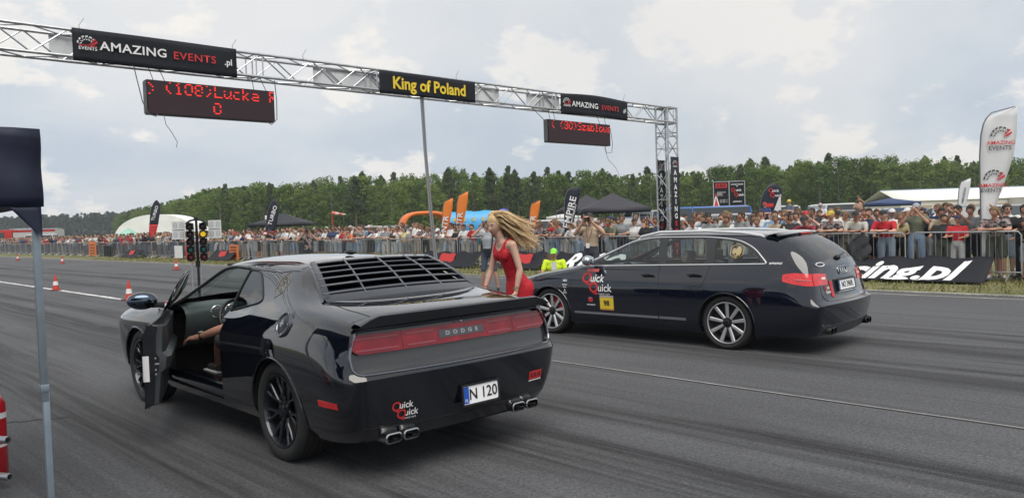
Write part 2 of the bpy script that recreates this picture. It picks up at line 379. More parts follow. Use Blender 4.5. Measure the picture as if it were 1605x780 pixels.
def tacho(parent, M, w, dark, red):                      # rev counter emblem: arc of keys and a needle
    m = MB()
    for k in range(6):
        a0 = R(172-k*24); a1 = R(172-k*24-17)
        for r0, r1 in ((.34, .40), (.22, .26)):
            m.add([(math.cos(a)*r*w, math.sin(a)*r*w*1.0, 0) for a, r in ((a0, r0), (a1, r0), (a1, r1), (a0, r1))], [(0, 3, 2, 1)], M)
        m.add([(math.cos(a)*r*w, math.sin(a)*r*w, 0) for a, r in ((a0, .22), (a0-.05, .22), (a0-.05, .40), (a0, .40))], [(0, 3, 2, 1)], M)
    m.build('emblem', dark, parent, smooth=False)
    m = MB(); m.add([(x*w, y*w, .0005) for x, y in ((.10, .02), (.20, .02), (.40, .12), (.40, .22))], [(0, 1, 2, 3)], M); m.add([(x*w, y*w, .0008) for x, y in ((.08, .02), (.36, .26), (.30, .31))], [(0, 1, 2)], M); m.build('emblem_needle', red, parent, smooth=False)
def banner(x0, x1, z0, z1, label, sag=0.0, y=GYF, name='banner'):
    b = MB(); rows = []
    for i in range(25):
        t = i/24; x = x0+(x1-x0)*t
        rows.append([(x, y-.012*math.sin(PI*t)-.01*math.sin(5*t+j)*math.sin(PI*t), z0+(z1-z0)*j/6+sag*math.sin(PI*t)*(1 if j > 3 else .6)) for j in range(7)])
    b.grid(rows); o = b.build(name, BLACKV); tag(o, label, 'banner', 'sponsor banners on the gantry')
    m = o.modifiers.new('s', 'SOLIDIFY'); m.thickness = .004; m.offset = 1
    return o
FR = lambda x, z, y=GYF-.030: frame((x, y, z), (1, 0, 0), (0, -1, 0))
def amazing(o, x0, x1, zc, s):
    w = x1-x0
    tacho(o, FR(x0+.19*s, zc+.0), .36*s, WHITEV, REDV); text('small_lettering', 'EVENTS', .075*s, WHITEV, o, FR(x0+.20*s, zc-.045*s), bold=.001)
    text('small_lettering', 'AMAZING', .055*s, REDV, o, FR(x0+.20*s, zc-.01*s), bold=.001)
    text('white_lettering', 'AMAZING', .185*s, WHITEV, o, FR(x0+w*.145, zc+.01), align='LEFT', bold=.003, sx=1.14, space=1.06)
    text('red_lettering', 'EVENTS', .165*s, REDV, o, FR(x0+w*.575, zc-.0), align='LEFT', bold=.002, sx=1.16, space=1.10)
    text('white_lettering', '.pl', .145*s, WHITEV, o, FR(x0+w*.91, zc-.01), align='LEFT', bold=.003)
o = banner(3.50, 6.03, 4.28, 4.765, 'black banner lettered AMAZING EVENTS.pl above the larger, nearer LED board'); amazing(o, 3.50, 6.03, 4.52, 1.0)
o = banner(8.93, 11.42, 4.285, 4.735, 'black banner with yellow King of Poland lettering at mid span')
text('yellow_lettering', 'King of Poland', .33, YELV, o, FR(10.175, 4.50), bold=.009, sx=.985, space=1.0)
o = banner(14.16, 16.76, 4.235, 4.735, 'black banner lettered AMAZING EVENTS.pl above the far LED board', .05); amazing(o, 14.16, 16.76, 4.50, 1.0)
backm = mat('banner back', (.70, .71, .73), .7, bump=.2, bscale=2)
for x0, x1, where in ((3.3, 5.7, 'behind the nearer AMAZING banner'), (7.75, 9.9, 'left of and behind the yellow lettered banner'), (11.2, 12.55, 'just right of the yellow lettered banner'), (13.45, 14.6, 'left of and behind the far AMAZING banner')):
    b = MB(); b.grid([[(x0+(x1-x0)*i/8, GY+GD+.03+.01*math.sin(i*2.0), ZB-.02+(ZT-ZB+.03)*j/3) for j in range(4)] for i in range(9)]); o = b.build('reversed_banner', backm)
    tag(o, 'pale grey banner reverse '+where, 'banner', 'banners seen from behind'); md = o.modifiers.new('s', 'SOLIDIFY'); md.thickness = .004
# vertical banners on the leg
def leg_banner(M, zt, zb, label, full=True):
    b = MB(); b.grid([[M @ Vector((-.20+.40*i/4, z, .0)) for i in range(5)] for z in (zt, (zt+zb)/2, zb)]); o = b.build('leg_banner', BLACKV); tag(o, label, 'banner', 'vertical banners on the gantry leg')
    md = o.modifiers.new('s', 'SOLIDIFY'); md.thickness = .004
    tacho(o, M @ T(-.0, zt-.22, .012), .30, WHITEV, REDV); text('small_lettering', 'EVENTS', .06, WHITEV, o, M @ T(0, zt-.27, .012), bold=.001)
    for i, ch in enumerate('AMAZINGEVENTS'):
        text('lettering', ch, .20, WHITEV if i < 7 else REDV, o, M @ T(0, zt-.45-i*.205, .012), bold=.006)
    return o
leg_banner(frame((18.85, GY-.035, 0), (1, 0, 0), (0, -1, 0)), 3.36, .30, 'black vertical banner spelling AMAZING EVENTS on the leg face towards the cars')
leg_banner(frame((18.83, GY+GD+.035, 0), (1, 0, 0), (0, -1, 0)), 3.30, .30, 'black vertical banner on the rear face of the gantry leg')
# LED boards
LEDD = mat('led board face', (.030, .012, .018), .55)
LEDR = mat('lit red led', (.9, .03, .02), .5, emit=(1.0, .035, .02), estr=.75)
GLY = {'>': '40 20 10 20 40', '1': '04 0c 04 04 04 04 0e', '0': '0e 11 11 11 11 11 0e', '8': '0e 11 11 0e 11 11 0e', 'L': '10 10 10 10 10 10 1f', 'u': '00 00 11 11 11 13 0d', 'k': '10 10 12 14 18 14 12',
 's': '00 00 0f 10 0e 01 1e', 'c': '00 00 0e 10 10 11 0e', 'z': '00 00 1f 02 04 08 1f', 'a': '00 00 0e 01 0f 11 0f', 'R': '1e 11 11 1e 14 12 11', 'S': '0f 10 10 0e 01 01 1e', 'b': '10 10 1e 11 11 11 1e', 'l': '0c 04 04 04 04 04 0e', 'o': '00 00 0e 11 11 11 0e', 'w': '00 00 11 11 15 15 0a',
 '9': '0e 11 11 0f 01 11 0e', ')': '08 04 02 02 02 04 08', '(': '02 04 08 08 08 04 02', ' ': '', 'e': '00 00 0e 11 1f 10 0e', '-': '00 00 00 1f', 'U': '11 11 11 11 11 11 0e', '<': '01 02 04 08 04 02 01', 'G': '10 08 04 02 04 08 10'}
def led_board(x0, x1, z0, z1, label, lines, y=GY-.02):
    root = thing('led_board', label, 'LED board', ((x0+x1)/2, y, z0), 0, 'LED boards hanging under the gantry'); w = x1-x0; h = z1-z0
    b = MB(); b.box((0, .075, h/2), (w, .15, h)); b.build('housing', BLACKP, root, bevel=.006)
    b = MB(); b.box((0, -.003, h/2), (w-.03, .008, h-.03)); b.build('display', LEDD, root)
    d = MB()
    pit = h/20.0
    for (s, cx, row) in lines:
        cc = cx
        for ch in s:
            rows = GLY.get(ch, '').split()
            if ch == '>': rows = ['10', '08', '04', '02', '04', '08', '10']
            for r_, hx in enumerate(rows):
                bits = int(hx, 16)
                for k in range(5):
                    if bits >> (4-k) & 1 and (r_ % 2 == 0 or (r_+k+int(cx)) % 3):
                        px = -w/2+.03+(cc+k)*pit; pz = h-.03-(row+r_)*pit
                        if px < w/2-.03: d.box((px, -.009, pz), (pit*.9, .004, pit*.62))
            cc += 6
    o = d.build('lit_text', LEDR, root, smooth=False); o['kind'] = 'stuff'
    b = MB()
    for z in (.08, h/2, h-.08): b.box((-w/2-.012, .05, z), (.024, .05, .05))
    b.box((-w/2-.008, .08, h/2), (.012, .12, h*.92)); b.build('side_bracket', GREYP, root)
    for x in (-w/2+.12, -w/2+.3, w/2-.35, w/2-.12):
        b = MB(); b.tube([(x, .05, h), (x+random.uniform(-.12, .02), .06, ZB-z0)], .006, 5); b.build('hanging_wire', BLACKP, root)
    return root
led_board(4.54, 6.70, 3.565, 4.11, 'nearer black LED board with red text reading 108 and a lone zero', [('>', 0, 1), ('(108)Lucka R', 9, 0), ('0', 38, 10)])
led_board(13.71, 16.03, 3.545, 4.09, 'far black LED board with one row of brighter red text', [('< (90)Szablowski', 2, 0)])
def cable(pts, label, r=.008, m=None, name='hanging_cable'):
    b = MB(); b.tube(pts, r, 6); o = b.build(name, m or BLACKP); tag(o, label, 'cable'); return o
cable([(4.35, 12.98, 4.33), (4.40, 12.97, 4.05), (4.46, 12.97, 3.75), (4.55, 12.97, 3.56), (4.66, 12.97, 3.53), (4.70, 12.99, 3.60)], 'grey cable looping down the left end of the nearer LED board', .008, GREYP)
cable([(4.78, 12.97, 3.56), (4.80, 12.97, 3.42), (4.90, 12.98, 3.28), (4.97, 12.97, 3.14), (4.95, 12.97, 3.05)], 'thin loose cable dangling below the nearer LED board', .005, GREYP)
cable([(6.72, 12.98, 4.3), (6.74, 12.97, 3.95), (6.73, 12.97, 3.62), (6.62, 12.97, 3.52), (6.55, 12.98, 3.56)], 'cable curling round the right end of the nearer LED board', .008, GREYP)
cable([(13.2, 12.98, 4.30), (13.5, 12.97, 4.1), (13.72, 12.98, 3.95)], 'cable slanting from the truss to the far LED board', .008, GREYP)
cable([(16.04, 12.98, 4.0), (16.10, 12.97, 3.6), (16.06, 12.97, 3.38), (15.85, 12.97, 3.36), (15.80, 12.98, 3.54)], 'cable looping under the right corner of the far LED board', .008, GREYP)
cable([(15.78, 12.98, 3.5), (15.9, 12.97, 3.2), (16.2, 12.97, 3.0), (16.35, 12.97, 2.8)], 'thin loose cable dangling below the far LED board', .005, GREYP)
for i, (dx_, lab) in enumerate(((0.0, 'left one of two dark power cables dropping from the King of Poland banner'), (.05, 'right one of two dark power cables dropping from the King of Poland banner'))):
    cable([(9.96+dx_, 13.0, 4.34), (10.02+dx_*.8, 13.02, 3.2), (10.08+dx_*.9, 13.0, 2.0), (10.16+dx_, 12.98, .9), (10.2+dx_*1.2, 12.95, .02)], lab, .019, mat('dark grey cable', (.24, .24, .25), .6))
for x, lab in ((5.98, 'by the right end of the nearer AMAZING banner'), (7.3, 'between the two left banners'), (3.62, 'by the left end of the nearer AMAZING banner'), (10.9, 'on the yellow lettered banner'), (16.6, 'by the right end of the far AMAZING banner')):
    cable([(x, 12.96, 4.70), (x-.03, 12.94, 4.80), (x+.05, 12.95, 4.92)], 'short tie wire on the truss '+lab, .004, GREYP, 'tie_wire')
# start lights between the lanes
def start_lights():
    root = thing('start_lights', 'twin-column drag start lights with white score panels between the lanes', 'start lights', (6.95, 17.3, 0), R(-26))
    hm = mat('lamp housing', (.010, .010, .011), .5)
    for k, x in enumerate((-.135, .135)):
        col_ = thing('lamp_column', None, None, (x, 0, 0)); col_.parent = root
        for i in range(5):
            z = 1.80-.168*i
            b = MB(); b.box((0, .07, z), (.150, .15, .150)); 
            b.lathe([(0, .068), (-.09, .072), (-.09, .078), (0, .080)], 20, T(0, -.0, z) @ RZ(PI/2) @ RY(0)); b.build('lamp_body', hm, col_, bevel=0)
            c = [(.045, .018, .02)]*3+[(.01, .16, .15), (.22, .015, .03)]
            c = c[i]; nm = 'amber' if i < 3 else ('green' if i == 3 else 'red'); em = None
            if k == 1 and i == 1: c = (.75, .52, .03); em = (.85, .55, .02)
            m = mat('lens %s %d' % (nm, bool(em)), c, .3, 0, .4, emit=em, estr=.55) if em else mat('lens %s 0' % nm, c, .3, 0, .4)
            b = MB(); b.ball((0, -.008, z), (.058, .02, .058), 18, 8); b.build('lens', m, col_)
        b = MB(); b.box((0, .09, 1.46), (.07, .06, .86)); b.build('column_back', hm, col_)
    b = MB(); b.tube([(-.22, .05, 1.86), (-.13, .05, 1.93), (0, .05, 1.96), (.13, .05, 1.93), (.22, .05, 1.86)], .022, 8); b.tube([(0, .08, .0), (0, .08, 1.98)], .028, 10); b.box((0, .06, 1.98), (.09, .06, .05)); b.box((0, .08, .98), (.10, .06, .14)); b.build('post', hm, root)
    for x in (-.12, .06):
        b = MB(); b.tube([(x, .05, 0), (x, .05, 1.06)], .014, 8); b.build('support_leg', ALU, root)
    b = MB(); b.box((0, .08, .02), (.6, .5, .04)); b.build('foot', STEEL, root)
    for sx in (-1, 1):
        pnl = thing('score_panel', None, None, (sx*.375, .16, 0)); pnl.parent = root
        b = MB(); b.box((0, 0, 1.73), (.27, .03, .40)); b.build('panel_face', mat('panel white', (.62, .64, .64), .6), pnl)
        d = MB()
        for z in (1.84, 1.63):
            for x in (-.065, .065):
                for dx_, dz, w_, h_ in ((0, .05, .05, .010), (0, 0, .05, .010), (0, -.05, .05, .010), (-.032, .026, .010, .038), (.032, .026, .010, .038), (-.032, -.026, .010, .038), (.032, -.026, .010, .038)): d.box((x+dx_, -.017, z+dz), (w_, .004, h_))
        d.box((0, -.017, 1.735), (.22, .004, .02)); d.build('digits', mat('grey digit', (.22, .23, .24), .6), pnl)
    return root
start_lights()
# cones
CONR = mat('cone red', (.50, .045, .03), .55, noise_amt=.15); CONW = mat('cone white', (.68, .68, .66), .5)
def cone(loc, label):
    r = thing('traffic_cone', label, 'traffic cone', loc, random.uniform(0, 3), 'traffic cones on the runway')
    b = MB(); b.box((0, 0, .018), (.30, .30, .036)); b.build('base', mat('cone base', (.18, .04, .03), .7), r, bevel=.012)
    b = MB(); f = lambda z: .105-.085*z/.5
    b.lathe([(.036, .115), (.036, f(.036)), (.50, f(.50)), (.50, .0)], 20, RY(-PI/2)); b.build('cone_body', CONR, r)
    b = MB(); b.lathe([(.17, f(.17)+.003), (.29, f(.29)+.003)], 20, RY(-PI/2)); b.build('white_band', CONW, r)
for x, y_, l in ((6.78, 21.35, 'red and white cone on the centre line, nearest to the black coupe mirror'), (6.66, 27.75, 'scuffed red and white cone on the centre line, second from the coupe'), (13.64, 36.4, 'red and white cone left of the start lights on bare asphalt'),
                 (14.14, 69.2, 'tiny far cone nearest the left picture edge'), (13.68, 55.2, 'tiny far cone just right of the tent pole')):
    cone((x, y_, 0), l)
# marquee corner, its pole, truss piece and extinguisher at the left edge
NAVY = mat('navy tent cloth', (.008, .012, .035), .6, bump=.35, bscale=2.5)
def near_tent():
    root = thing('pop_up_tent', 'navy pop-up tent corner with grey pole at the left picture edge', 'tent', (.35, 4.9, 0))
    X1, Y0 = .70, -.35       # corner (local)
    def cl(rows, nm): 
        b = MB(); b.grid(rows); o = b.build(nm, NAVY, root); md = o.modifiers.new('s', 'SOLIDIFY'); md.thickness = .006; return o
    z0, z1 = 1.825, 2.215
    n = 24
    cl([[(X1-2.9*i/n, Y0-.02-.014*math.sin(i*1.3)-.012*math.sin(z*9+i), z1+(z0-z1)*j/8 if True else 0) for j, z in enumerate([k/8 for k in range(9)])] for i in range(n+1)], 'front_valance')
    cl([[(X1+.01*math.sin(i), Y0+2.9*i/n, z1+(z0-z1)*j/6) for j in range(7)] for i in range(n+1)], 'side_valance')
    cl([[(X1-.012-.15*max(0, 1-(i/5))*1.0*(1-k/5)+(-.0), Y0-.03, z0+.01-.17*(k/5)*1.0) for k in range(6)]+[] for i in range(6)], 'corner_flap')
    cl([[(X1-1.45+(1.45-1.35*t)*math.cos(a)*1.35, Y0+1.45+(1.45-1.35*t)*math.sin(a)*1.35, z1-.02+.75*t) for a in [R(45+90*q) for q in range(4)]+[R(45)]] for t in (0, .33, .66, 1)], 'roof')
    for x, y_ in ((X1-.03, Y0+.02), (X1-2.87, Y0+.02), (X1-.03, Y0+2.87), (X1-2.87, Y0+2.87)):
        b = MB(); b.box((x, y_, 1.51), (.034, .034, 1.36)); b.build('upper_pole', mat('tent pole steel', (.28, .33, .38), .4, .7, noise_amt=.12), root, bevel=.006)
        b = MB(); b.box((x+.004, y_, .44), (.031, .031, .88)); b.box((x, y_, .90), (.040, .040, .04)); b.box((x, y_, .01), (.1, .1, .02)); b.build('lower_pole', mat('tent pole inner', (.30, .36, .42), .38, .7, noise_amt=.12), root, bevel=.004)
    return root
near_tent()
tp = thing('truss_segment', 'short silver truss segment lying on the asphalt at the lower left', 'truss', (1.035, 6.10, .07), R(118))
for y_, z in ((0, 0), (.25, 0), (0, .25), (.25, .25)):
    b = MB(); M = T(0, y_-.125, z)
    b.lathe([(0, .025), (1.8, .025)], 14, M); b.lathe([(1.8, .019), (0, .019)], 14, M); b.lathe([(0, .019), (0, .025)], 14, M); b.build('chord', ALU, tp)
b = MB()
for i in range(5):
    for (y0, z0, y1, z1) in ((-.125, 0, .125, 0), (-.125, .25, .125, .25), (-.125, 0, -.125, .25), (.125, 0, .125, .25)):
        a, c = ((y0, z0), (y1, z1)) if i % 2 else ((y1, z1), (y0, z0)); b.tube([(.06+i*.33, *a), (.06+(i+1)*.33, *c)], .0095, 6)
b.build('lattice', ALU, tp)
ex = thing('fire_extinguisher', 'red fire extinguisher behind the truss segment, cut by the left edge', 'extinguisher', (1.125, 6.61, 0))
b = MB(); b.lathe([(0, 0), (0, .09), (.02, .10), (.50, .10), (.56, .07), (.59, .03), (.62, .03)], 28, RY(-PI/2)); b.build('cylinder', mat('extinguisher red', (.42, .012, .02), .3, 0, .6), ex)
b = MB(); b.lathe([(.40, .102), (.44, .102)], 28, RY(-PI/2)); b.lathe([(.20, .102), (.22, .102)], 28, RY(-PI/2)); b.build('label_band', WHITEV, ex)
b = MB(); b.box((0, 0, .64), (.05, .14, .03)); b.tube([(0, .06, .63), (.05, .12, .55), (.09, .10, .3)], .012, 8); b.build('valve', BLACKP, ex)

# ================================================================== cars
def car_body(ST, rear, front, creases, subd=2):
    """ST: stations of 10 (x, z, y) points, sill to roof centre; rear/front: y of the centre for rows 0..4"""
    key = {}; vs = []; fs = []; cre = {}
    def V(k, p):
        if k not in key: key[k] = len(vs); vs.append(p)
        return key[k]
    N = len(ST)
    def P(i, j, s):
        x, z, y = ST[i][j]
        if j == 9: return V(('t', i, 9), (0, y, z))
        return V(('t', i, j, s), (s*x, y, z))
    def E(e, j, k, s):                                   # end caps
        i = 0 if e == 0 else N-1
        if k == 5: return P(i, j, s)
        if j == 5: return P(i, k, s)
        cx, cz, cy = ST[i][j]; yc = (rear if e == 0 else front)[j]
        fx = ST[i][k][0]/ST[i][5][0] if k < 9 else 0
        dz = ST[i][k][1]-ST[i][5][1]; w = (j/5.0)**3
        p = (s*cx*fx, cy+(yc-cy)*(1-fx**2.2), cz+dz*w)
        return V(('e', e, j, 9), (0, p[1], p[2])) if k == 9 else V(('e', e, j, k, s), p)
    for s in (-1, 1):
        def F(a, b, c, d): fs.append((a, b, c, d) if s < 0 else (d, c, b, a))
        for i in range(N-1):
            for j in range(9): F(P(i, j, s), P(i, j+1, s), P(i+1, j+1, s), P(i+1, j, s))
        for e in (0, 1):
            for j in range(5):
                for k in range(5, 9):
                    q = (E(e, j, k, s), E(e, j+1, k, s), E(e, j+1, k+1, s), E(e, j, k+1, s))
                    F(*(q[::-1] if e == 0 else q))
        for (typ, a, b0, b1, val) in creases:
            for b in range(b0, b1):
                if typ == 'rail': pr = (P(b, a, s), P(b+1, a, s))
                elif typ == 'st': pr = (P(a, b, s), P(a, b+1, s))
                elif typ == 'rearrow': pr = (E(0, a, b, s), E(0, a, b+1, s))
                elif typ == 'frontrow': pr = (E(1, a, b, s), E(1, a, b+1, s))
                cre[frozenset(pr)] = val
    me = bpy.data.meshes.new('cage'); me.from_pydata(vs, [], fs)
    at = me.attributes.new('crease_edge', 'FLOAT', 'EDGE')
    for e in me.edges:
        v = cre.get(frozenset(e.vertices))
        if v: at.data[e.index].value = v
    o = bpy.data.objects.new('cage', me); col.objects.link(o)
    md = o.modifiers.new('s', 'SUBSURF'); md.levels = subd; md.render_levels = subd
    dg = bpy.context.evaluated_depsgraph_get(); out = bpy.data.meshes.new_from_object(o.evaluated_get(dg))
    bpy.data.objects.remove(o); bpy.data.meshes.remove(me)
    bm = bmesh.new(); bm.from_mesh(out); bpy.data.meshes.remove(out)
    for l in list(bm.edges.layers.float.values()): bm.edges.layers.float.remove(l)
    bmesh.ops.recalc_face_normals(bm, faces=bm.faces)
    return bm
def inside(p, poly):
    x, y = p; r = False; n = len(poly)
    for i in range(n):
        x1, y1 = poly[i]; x2, y2 = poly[i-1]
        if (y1 > y) != (y2 > y) and x < (x2-x1)*(y-y1)/(y2-y1)+x1: r = not r
    return r
def cut(bm, poly, ax, flt):
    a, b = ax
    lo = (min(p[0] for p in poly)-.01, min(p[1] for p in poly)-.01); hi = (max(p[0] for p in poly)+.01, max(p[1] for p in poly)+.01)
    def bb(f): 
        A = [v.co[a] for v in f.verts]; B = [v.co[b] for v in f.verts]; return min(A), max(A), min(B), max(B)
    def cands():
        r = []
        for f in bm.faces:
            q = bb(f)
            if q[1] > lo[0] and q[0] < hi[0] and q[3] > lo[1] and q[2] < hi[1] and flt(f.calc_center_median()): r.append(f)
        return r
    C = cands(); n = len(poly)
    for i in range(n):
        p, q = poly[i], poly[(i+1) % n]
        if abs(p[0]-q[0])+abs(p[1]-q[1]) < 1e-6: continue
        no = [0, 0, 0]; no[a] = -(q[1]-p[1]); no[b] = q[0]-p[0]; co = [0, 0, 0]; co[a], co[b] = p
        x0, x1 = min(p[0], q[0])-.002, max(p[0], q[0])+.002; y0, y1 = min(p[1], q[1])-.002, max(p[1], q[1])+.002
        sub = []; rest = []
        for f in C:
            B = bb(f)
            (sub if B[1] >= x0 and B[0] <= x1 and B[3] >= y0 and B[2] <= y1 else rest).append(f)
        if not sub: continue
        gs = set()
        for f in sub: gs.update(f.verts); gs.update(f.edges)
        r = bmesh.ops.bisect_plane(bm, geom=list(sub)+list(gs), dist=1e-5, plane_co=co, plane_no=no)
        C = rest+[g for g in r['geom'] if isinstance(g, bmesh.types.BMFace)]
        C = [f for f in set(C) if f.is_valid]
    return [f for f in C if inside((f.calc_center_median()[a], f.calc_center_median()[b]), poly)]
def take(bm, faces, keep=False):                          # faces leave bm as a mesh of their own
    faces = set(faces); nb = bmesh.new(); mp = {}
    for f in faces:
        for v in f.verts:
            if v not in mp: mp[v] = nb.verts.new(v.co)
    for f in faces:
        try: nb.faces.new([mp[v] for v in f.verts])
        except ValueError: pass
    if not keep: bmesh.ops.delete(bm, geom=list(faces), context='FACES')
    return nb
def recess(bm, faces, vec, wall_mat=None, floor_mat=None):
    r = bmesh.ops.extrude_face_region(bm, geom=list(faces))
    g = r['geom']; vs = [x for x in g if isinstance(x, bmesh.types.BMVert)]; nf = [x for x in g if isinstance(x, bmesh.types.BMFace)]
    bmesh.ops.translate(bm, verts=vs, vec=vec)
    bmesh.ops.delete(bm, geom=[f for f in faces if f.is_valid and f not in nf], context='FACES')
    if floor_mat is not None:
        for f in nf: f.material_index = floor_mat
    return nf
def bm_obj(bm, name, mats, parent, thick=0, off=0.0, angle=30):
    me = bpy.data.meshes.new(name)
    if off:
        bm.normal_update()
        for v in bm.verts: v.co += v.normal*off
    if thick:
        bmesh.ops.solidify(bm, geom=list(bm.faces), thickness=thick)
    bm.normal_update(); bm.to_mesh(me); bm.free()
    for m in (mats if isinstance(mats, (list, tuple)) else [mats]): me.materials.append(m)
    me.polygons.foreach_set('use_smooth', [True]*len(me.polygons)); me.set_sharp_from_angle(angle=R(angle))
    return link(name, me, parent)
class Surf:
    """projects flat outlines onto a body surface"""
    def __init__(s, bm): s.t = BVHTree.FromBMesh(bm)
    def hit(s, side, a, b, off=0.003):
        if side == 'L': o, d = Vector((-4, a, b)), Vector((1, 0, 0))
        elif side == 'R': o, d = Vector((4, a, b)), Vector((-1, 0, 0))
        elif side == 'B': o, d = Vector((a, -6, b)), Vector((0, 1, 0))
        elif side == 'F': o, d = Vector((a, 6, b)), Vector((0, -1, 0))
        else: o, d = Vector((a, b, 4)), Vector((0, 0, -1))
        p, n, i, _ = s.t.ray_cast(o, d)
        if p is None: p, n, i, _ = s.t.find_nearest(o+d*3.0)
        if n.dot(d) > 0: n = -n
        return p+n*off, n
    def line(s, side, pts, off=.003, step=.06, closed=False):
        out = []; n = len(pts)
        for i in range(n if closed else n-1):
            p, q = pts[i], pts[(i+1) % n]; L = math.hypot(q[0]-p[0], q[1]-p[1]); k = max(1, int(L/step))
            for j in range(k): t = j/k; out.append(s.hit(side, p[0]+(q[0]-p[0])*t, p[1]+(q[1]-p[1])*t, off)[0])
        if not closed: out.append(s.hit(side, *pts[-1], off)[0])
        return out
    def band(s, side, rows, off=.004, mb=None, skirt=.006):   # rows of 2-D points -> curved sheet with an edge
        R3 = [[s.hit(side, a, b, off)[0] for a, b in r] for r in rows]
        In = [[s.hit(side, a, b, off-skirt)[0] for a, b in r] for r in rows]
        mb = mb or MB(); mb.grid(R3)
        for A, B in ((R3[0], In[0]), (R3[-1], In[-1]), ([r[0] for r in R3], [r[0] for r in In]), ([r[-1] for r in R3], [r[-1] for r in In])): mb.grid([A, B])
        return mb
    def text(s, side, st, size, c, m, parent, name='lettering', off=.004, flip=1, **k):
        me = text_mesh(st, size, m, **k)
        for v in me.vertices:
            a, b = v.co.x, v.co.y
            if side == 'L': a = -a
            v.co = s.hit(side, c[0]+a, c[1]+b, off)[0]
        return link(name, me, parent)
def rrect(x0, y0, x1, y1, r, n=4):
    out = []
    for cx, cy, a in ((x1-r, y1-r, 0), (x0+r, y1-r, 90), (x0+r, y0+r, 180), (x1-r, y0+r, 270)):
        for i in range(n+1): t = R(a+90*i/n); out.append((cx+r*math.cos(t), cy+r*math.sin(t)))
    return out
def smoothpoly(pts, k=4, rad=.5):                        # rounds the corners of a polygon
    out = []; n = len(pts)
    for i in range(n):
        p0, p, p1 = [Vector(q[:2]) for q in (pts[i-1], pts[i], pts[(i+1) % n])]
        r = pts[i][2] if len(pts[i]) > 2 else .03
        a = p+(p0-p).normalized()*min(r, (p0-p).length*.45); b = p+(p1-p).normalized()*min(r, (p1-p).length*.45)
        for j in range(k+1): t = j/k; q = a*(1-t)**2+p*2*t*(1-t)+b*t*t; out.append((q.x, q.y))
    return out
def wheel(parent, loc, flip, rad, wid, rim_r, style, mt_rim, caliper=None, rot=0.0):
    w = thing('wheel', None, None, loc, PI if flip else 0); w.parent = parent
    t = MB(); h = wid/2
    prof = [(-h+.022, rim_r+.002), (-h+.004, rim_r+.022), (-h, rim_r+.045), (-h+.001, rad-.035), (-h+.012, rad-.012), (-h+.03, rad-.002)]
    xs = [-h+.03]
    g = []
    for i in range(4):
        c = -h+.055+(wid-.11)*i/3
        g += [(c-.004, rad), (c-.003, rad-.008), (c+.003, rad-.008), (c+.004, rad)]
    prof += g+[(-x, r) for x, r in prof[::-1]]
    t.lathe(prof, 56); t.build('tyre', RUBBER, w, angle=40)
    b = MB()
    b.lathe([(-h+.018, rim_r+.004), (-h+.010, rim_r+.002), (-h+.010, rim_r-.008), (-h+.03, rim_r-.018), (h-.03, rim_r-.025), (h-.02, rim_r+.004)], 56)
    b.build('rim', mt_rim[1] if style == 'nine' else mt_rim[0], w, angle=30)
    s = MB(); X = -h+.022
    def bar(a0, r0, a1, r1, w0, w1, d0=0.0, d1=0.0, th=.028):
        p0 = Vector((0, math.cos(a0)*r0, math.sin(a0)*r0)); p1 = Vector((0, math.cos(a1)*r1, math.sin(a1)*r1))
        d = (p1-p0).normalized(); nn = Vector((0, -d.z, d.y))
        vs = []
        for p, ww, dd in ((p0, w0, d0), (p1, w1, d1)):
            for e, xx in ((-1, X+dd+.008), (-.6, X+dd), (.6, X+dd), (1, X+dd+.008), (.8, X+dd+th), (-.8, X+dd+th)):
                q = p+nn*ww/2*e; vs.append((xx, q.y, q.z))
        s.add(vs, [(i, (i+1) % 6, 6+(i+1) % 6, 6+i) for i in range(6)]+[(5, 4, 3, 2, 1, 0), (6, 7, 8, 9, 10, 11)])
    if style == 'nine':
        for k in range(9):
            a = rot+2*PI*k/9; bar(a, .05, a, rim_r-.008, .036, .052, .018, 0.0)
    else:
        for k in range(7):
            a = rot+2*PI*k/7; da = .17
            bar(a, .045, a, .12, .038, .032, .030, .018)
            for e in (-1, 1):
                bar(a+e*.03, .105, a+e*da, rim_r-.07, .022, .02, .018, .008); bar(a+e*da, rim_r-.078, a+e*da*.95, rim_r-.004, .02, .034, .008, .0)
    s.build('spokes', mt_rim[0], w, angle=25)
    c = MB(); c.lathe([(X+.006, 0), (X+.006, .026), (X+.012, .034), (X+.014, .062), (X+.05, .066)], 28)
    for k in range(5): a = 2*PI*k/5+rot; c.lathe([(X+.004, 0), (X+.004, .007), (X+.014, .008)], 8, T(0, math.cos(a)*.048, math.sin(a)*.048))
    c.build('hub_cap', mt_rim[2], w)
    d = MB(); d.lathe([(X+.09, .07), (X+.085, .075), (X+.085, rim_r*.74), (X+.10, rim_r*.74), (X+.10, .07)], 40); d.build('brake_disc', mat('brake disc', (.18, .17, .16), .35, .9), w)
    if caliper:
        q = MB()
        for i in range(7):
            a0 = R(-62+i*9)
            q.box((X+.075, 0, rim_r*.66), (.07, .05, .075), RX(-a0+PI*.0))
        q.build('brake_caliper', caliper, w)
    return w
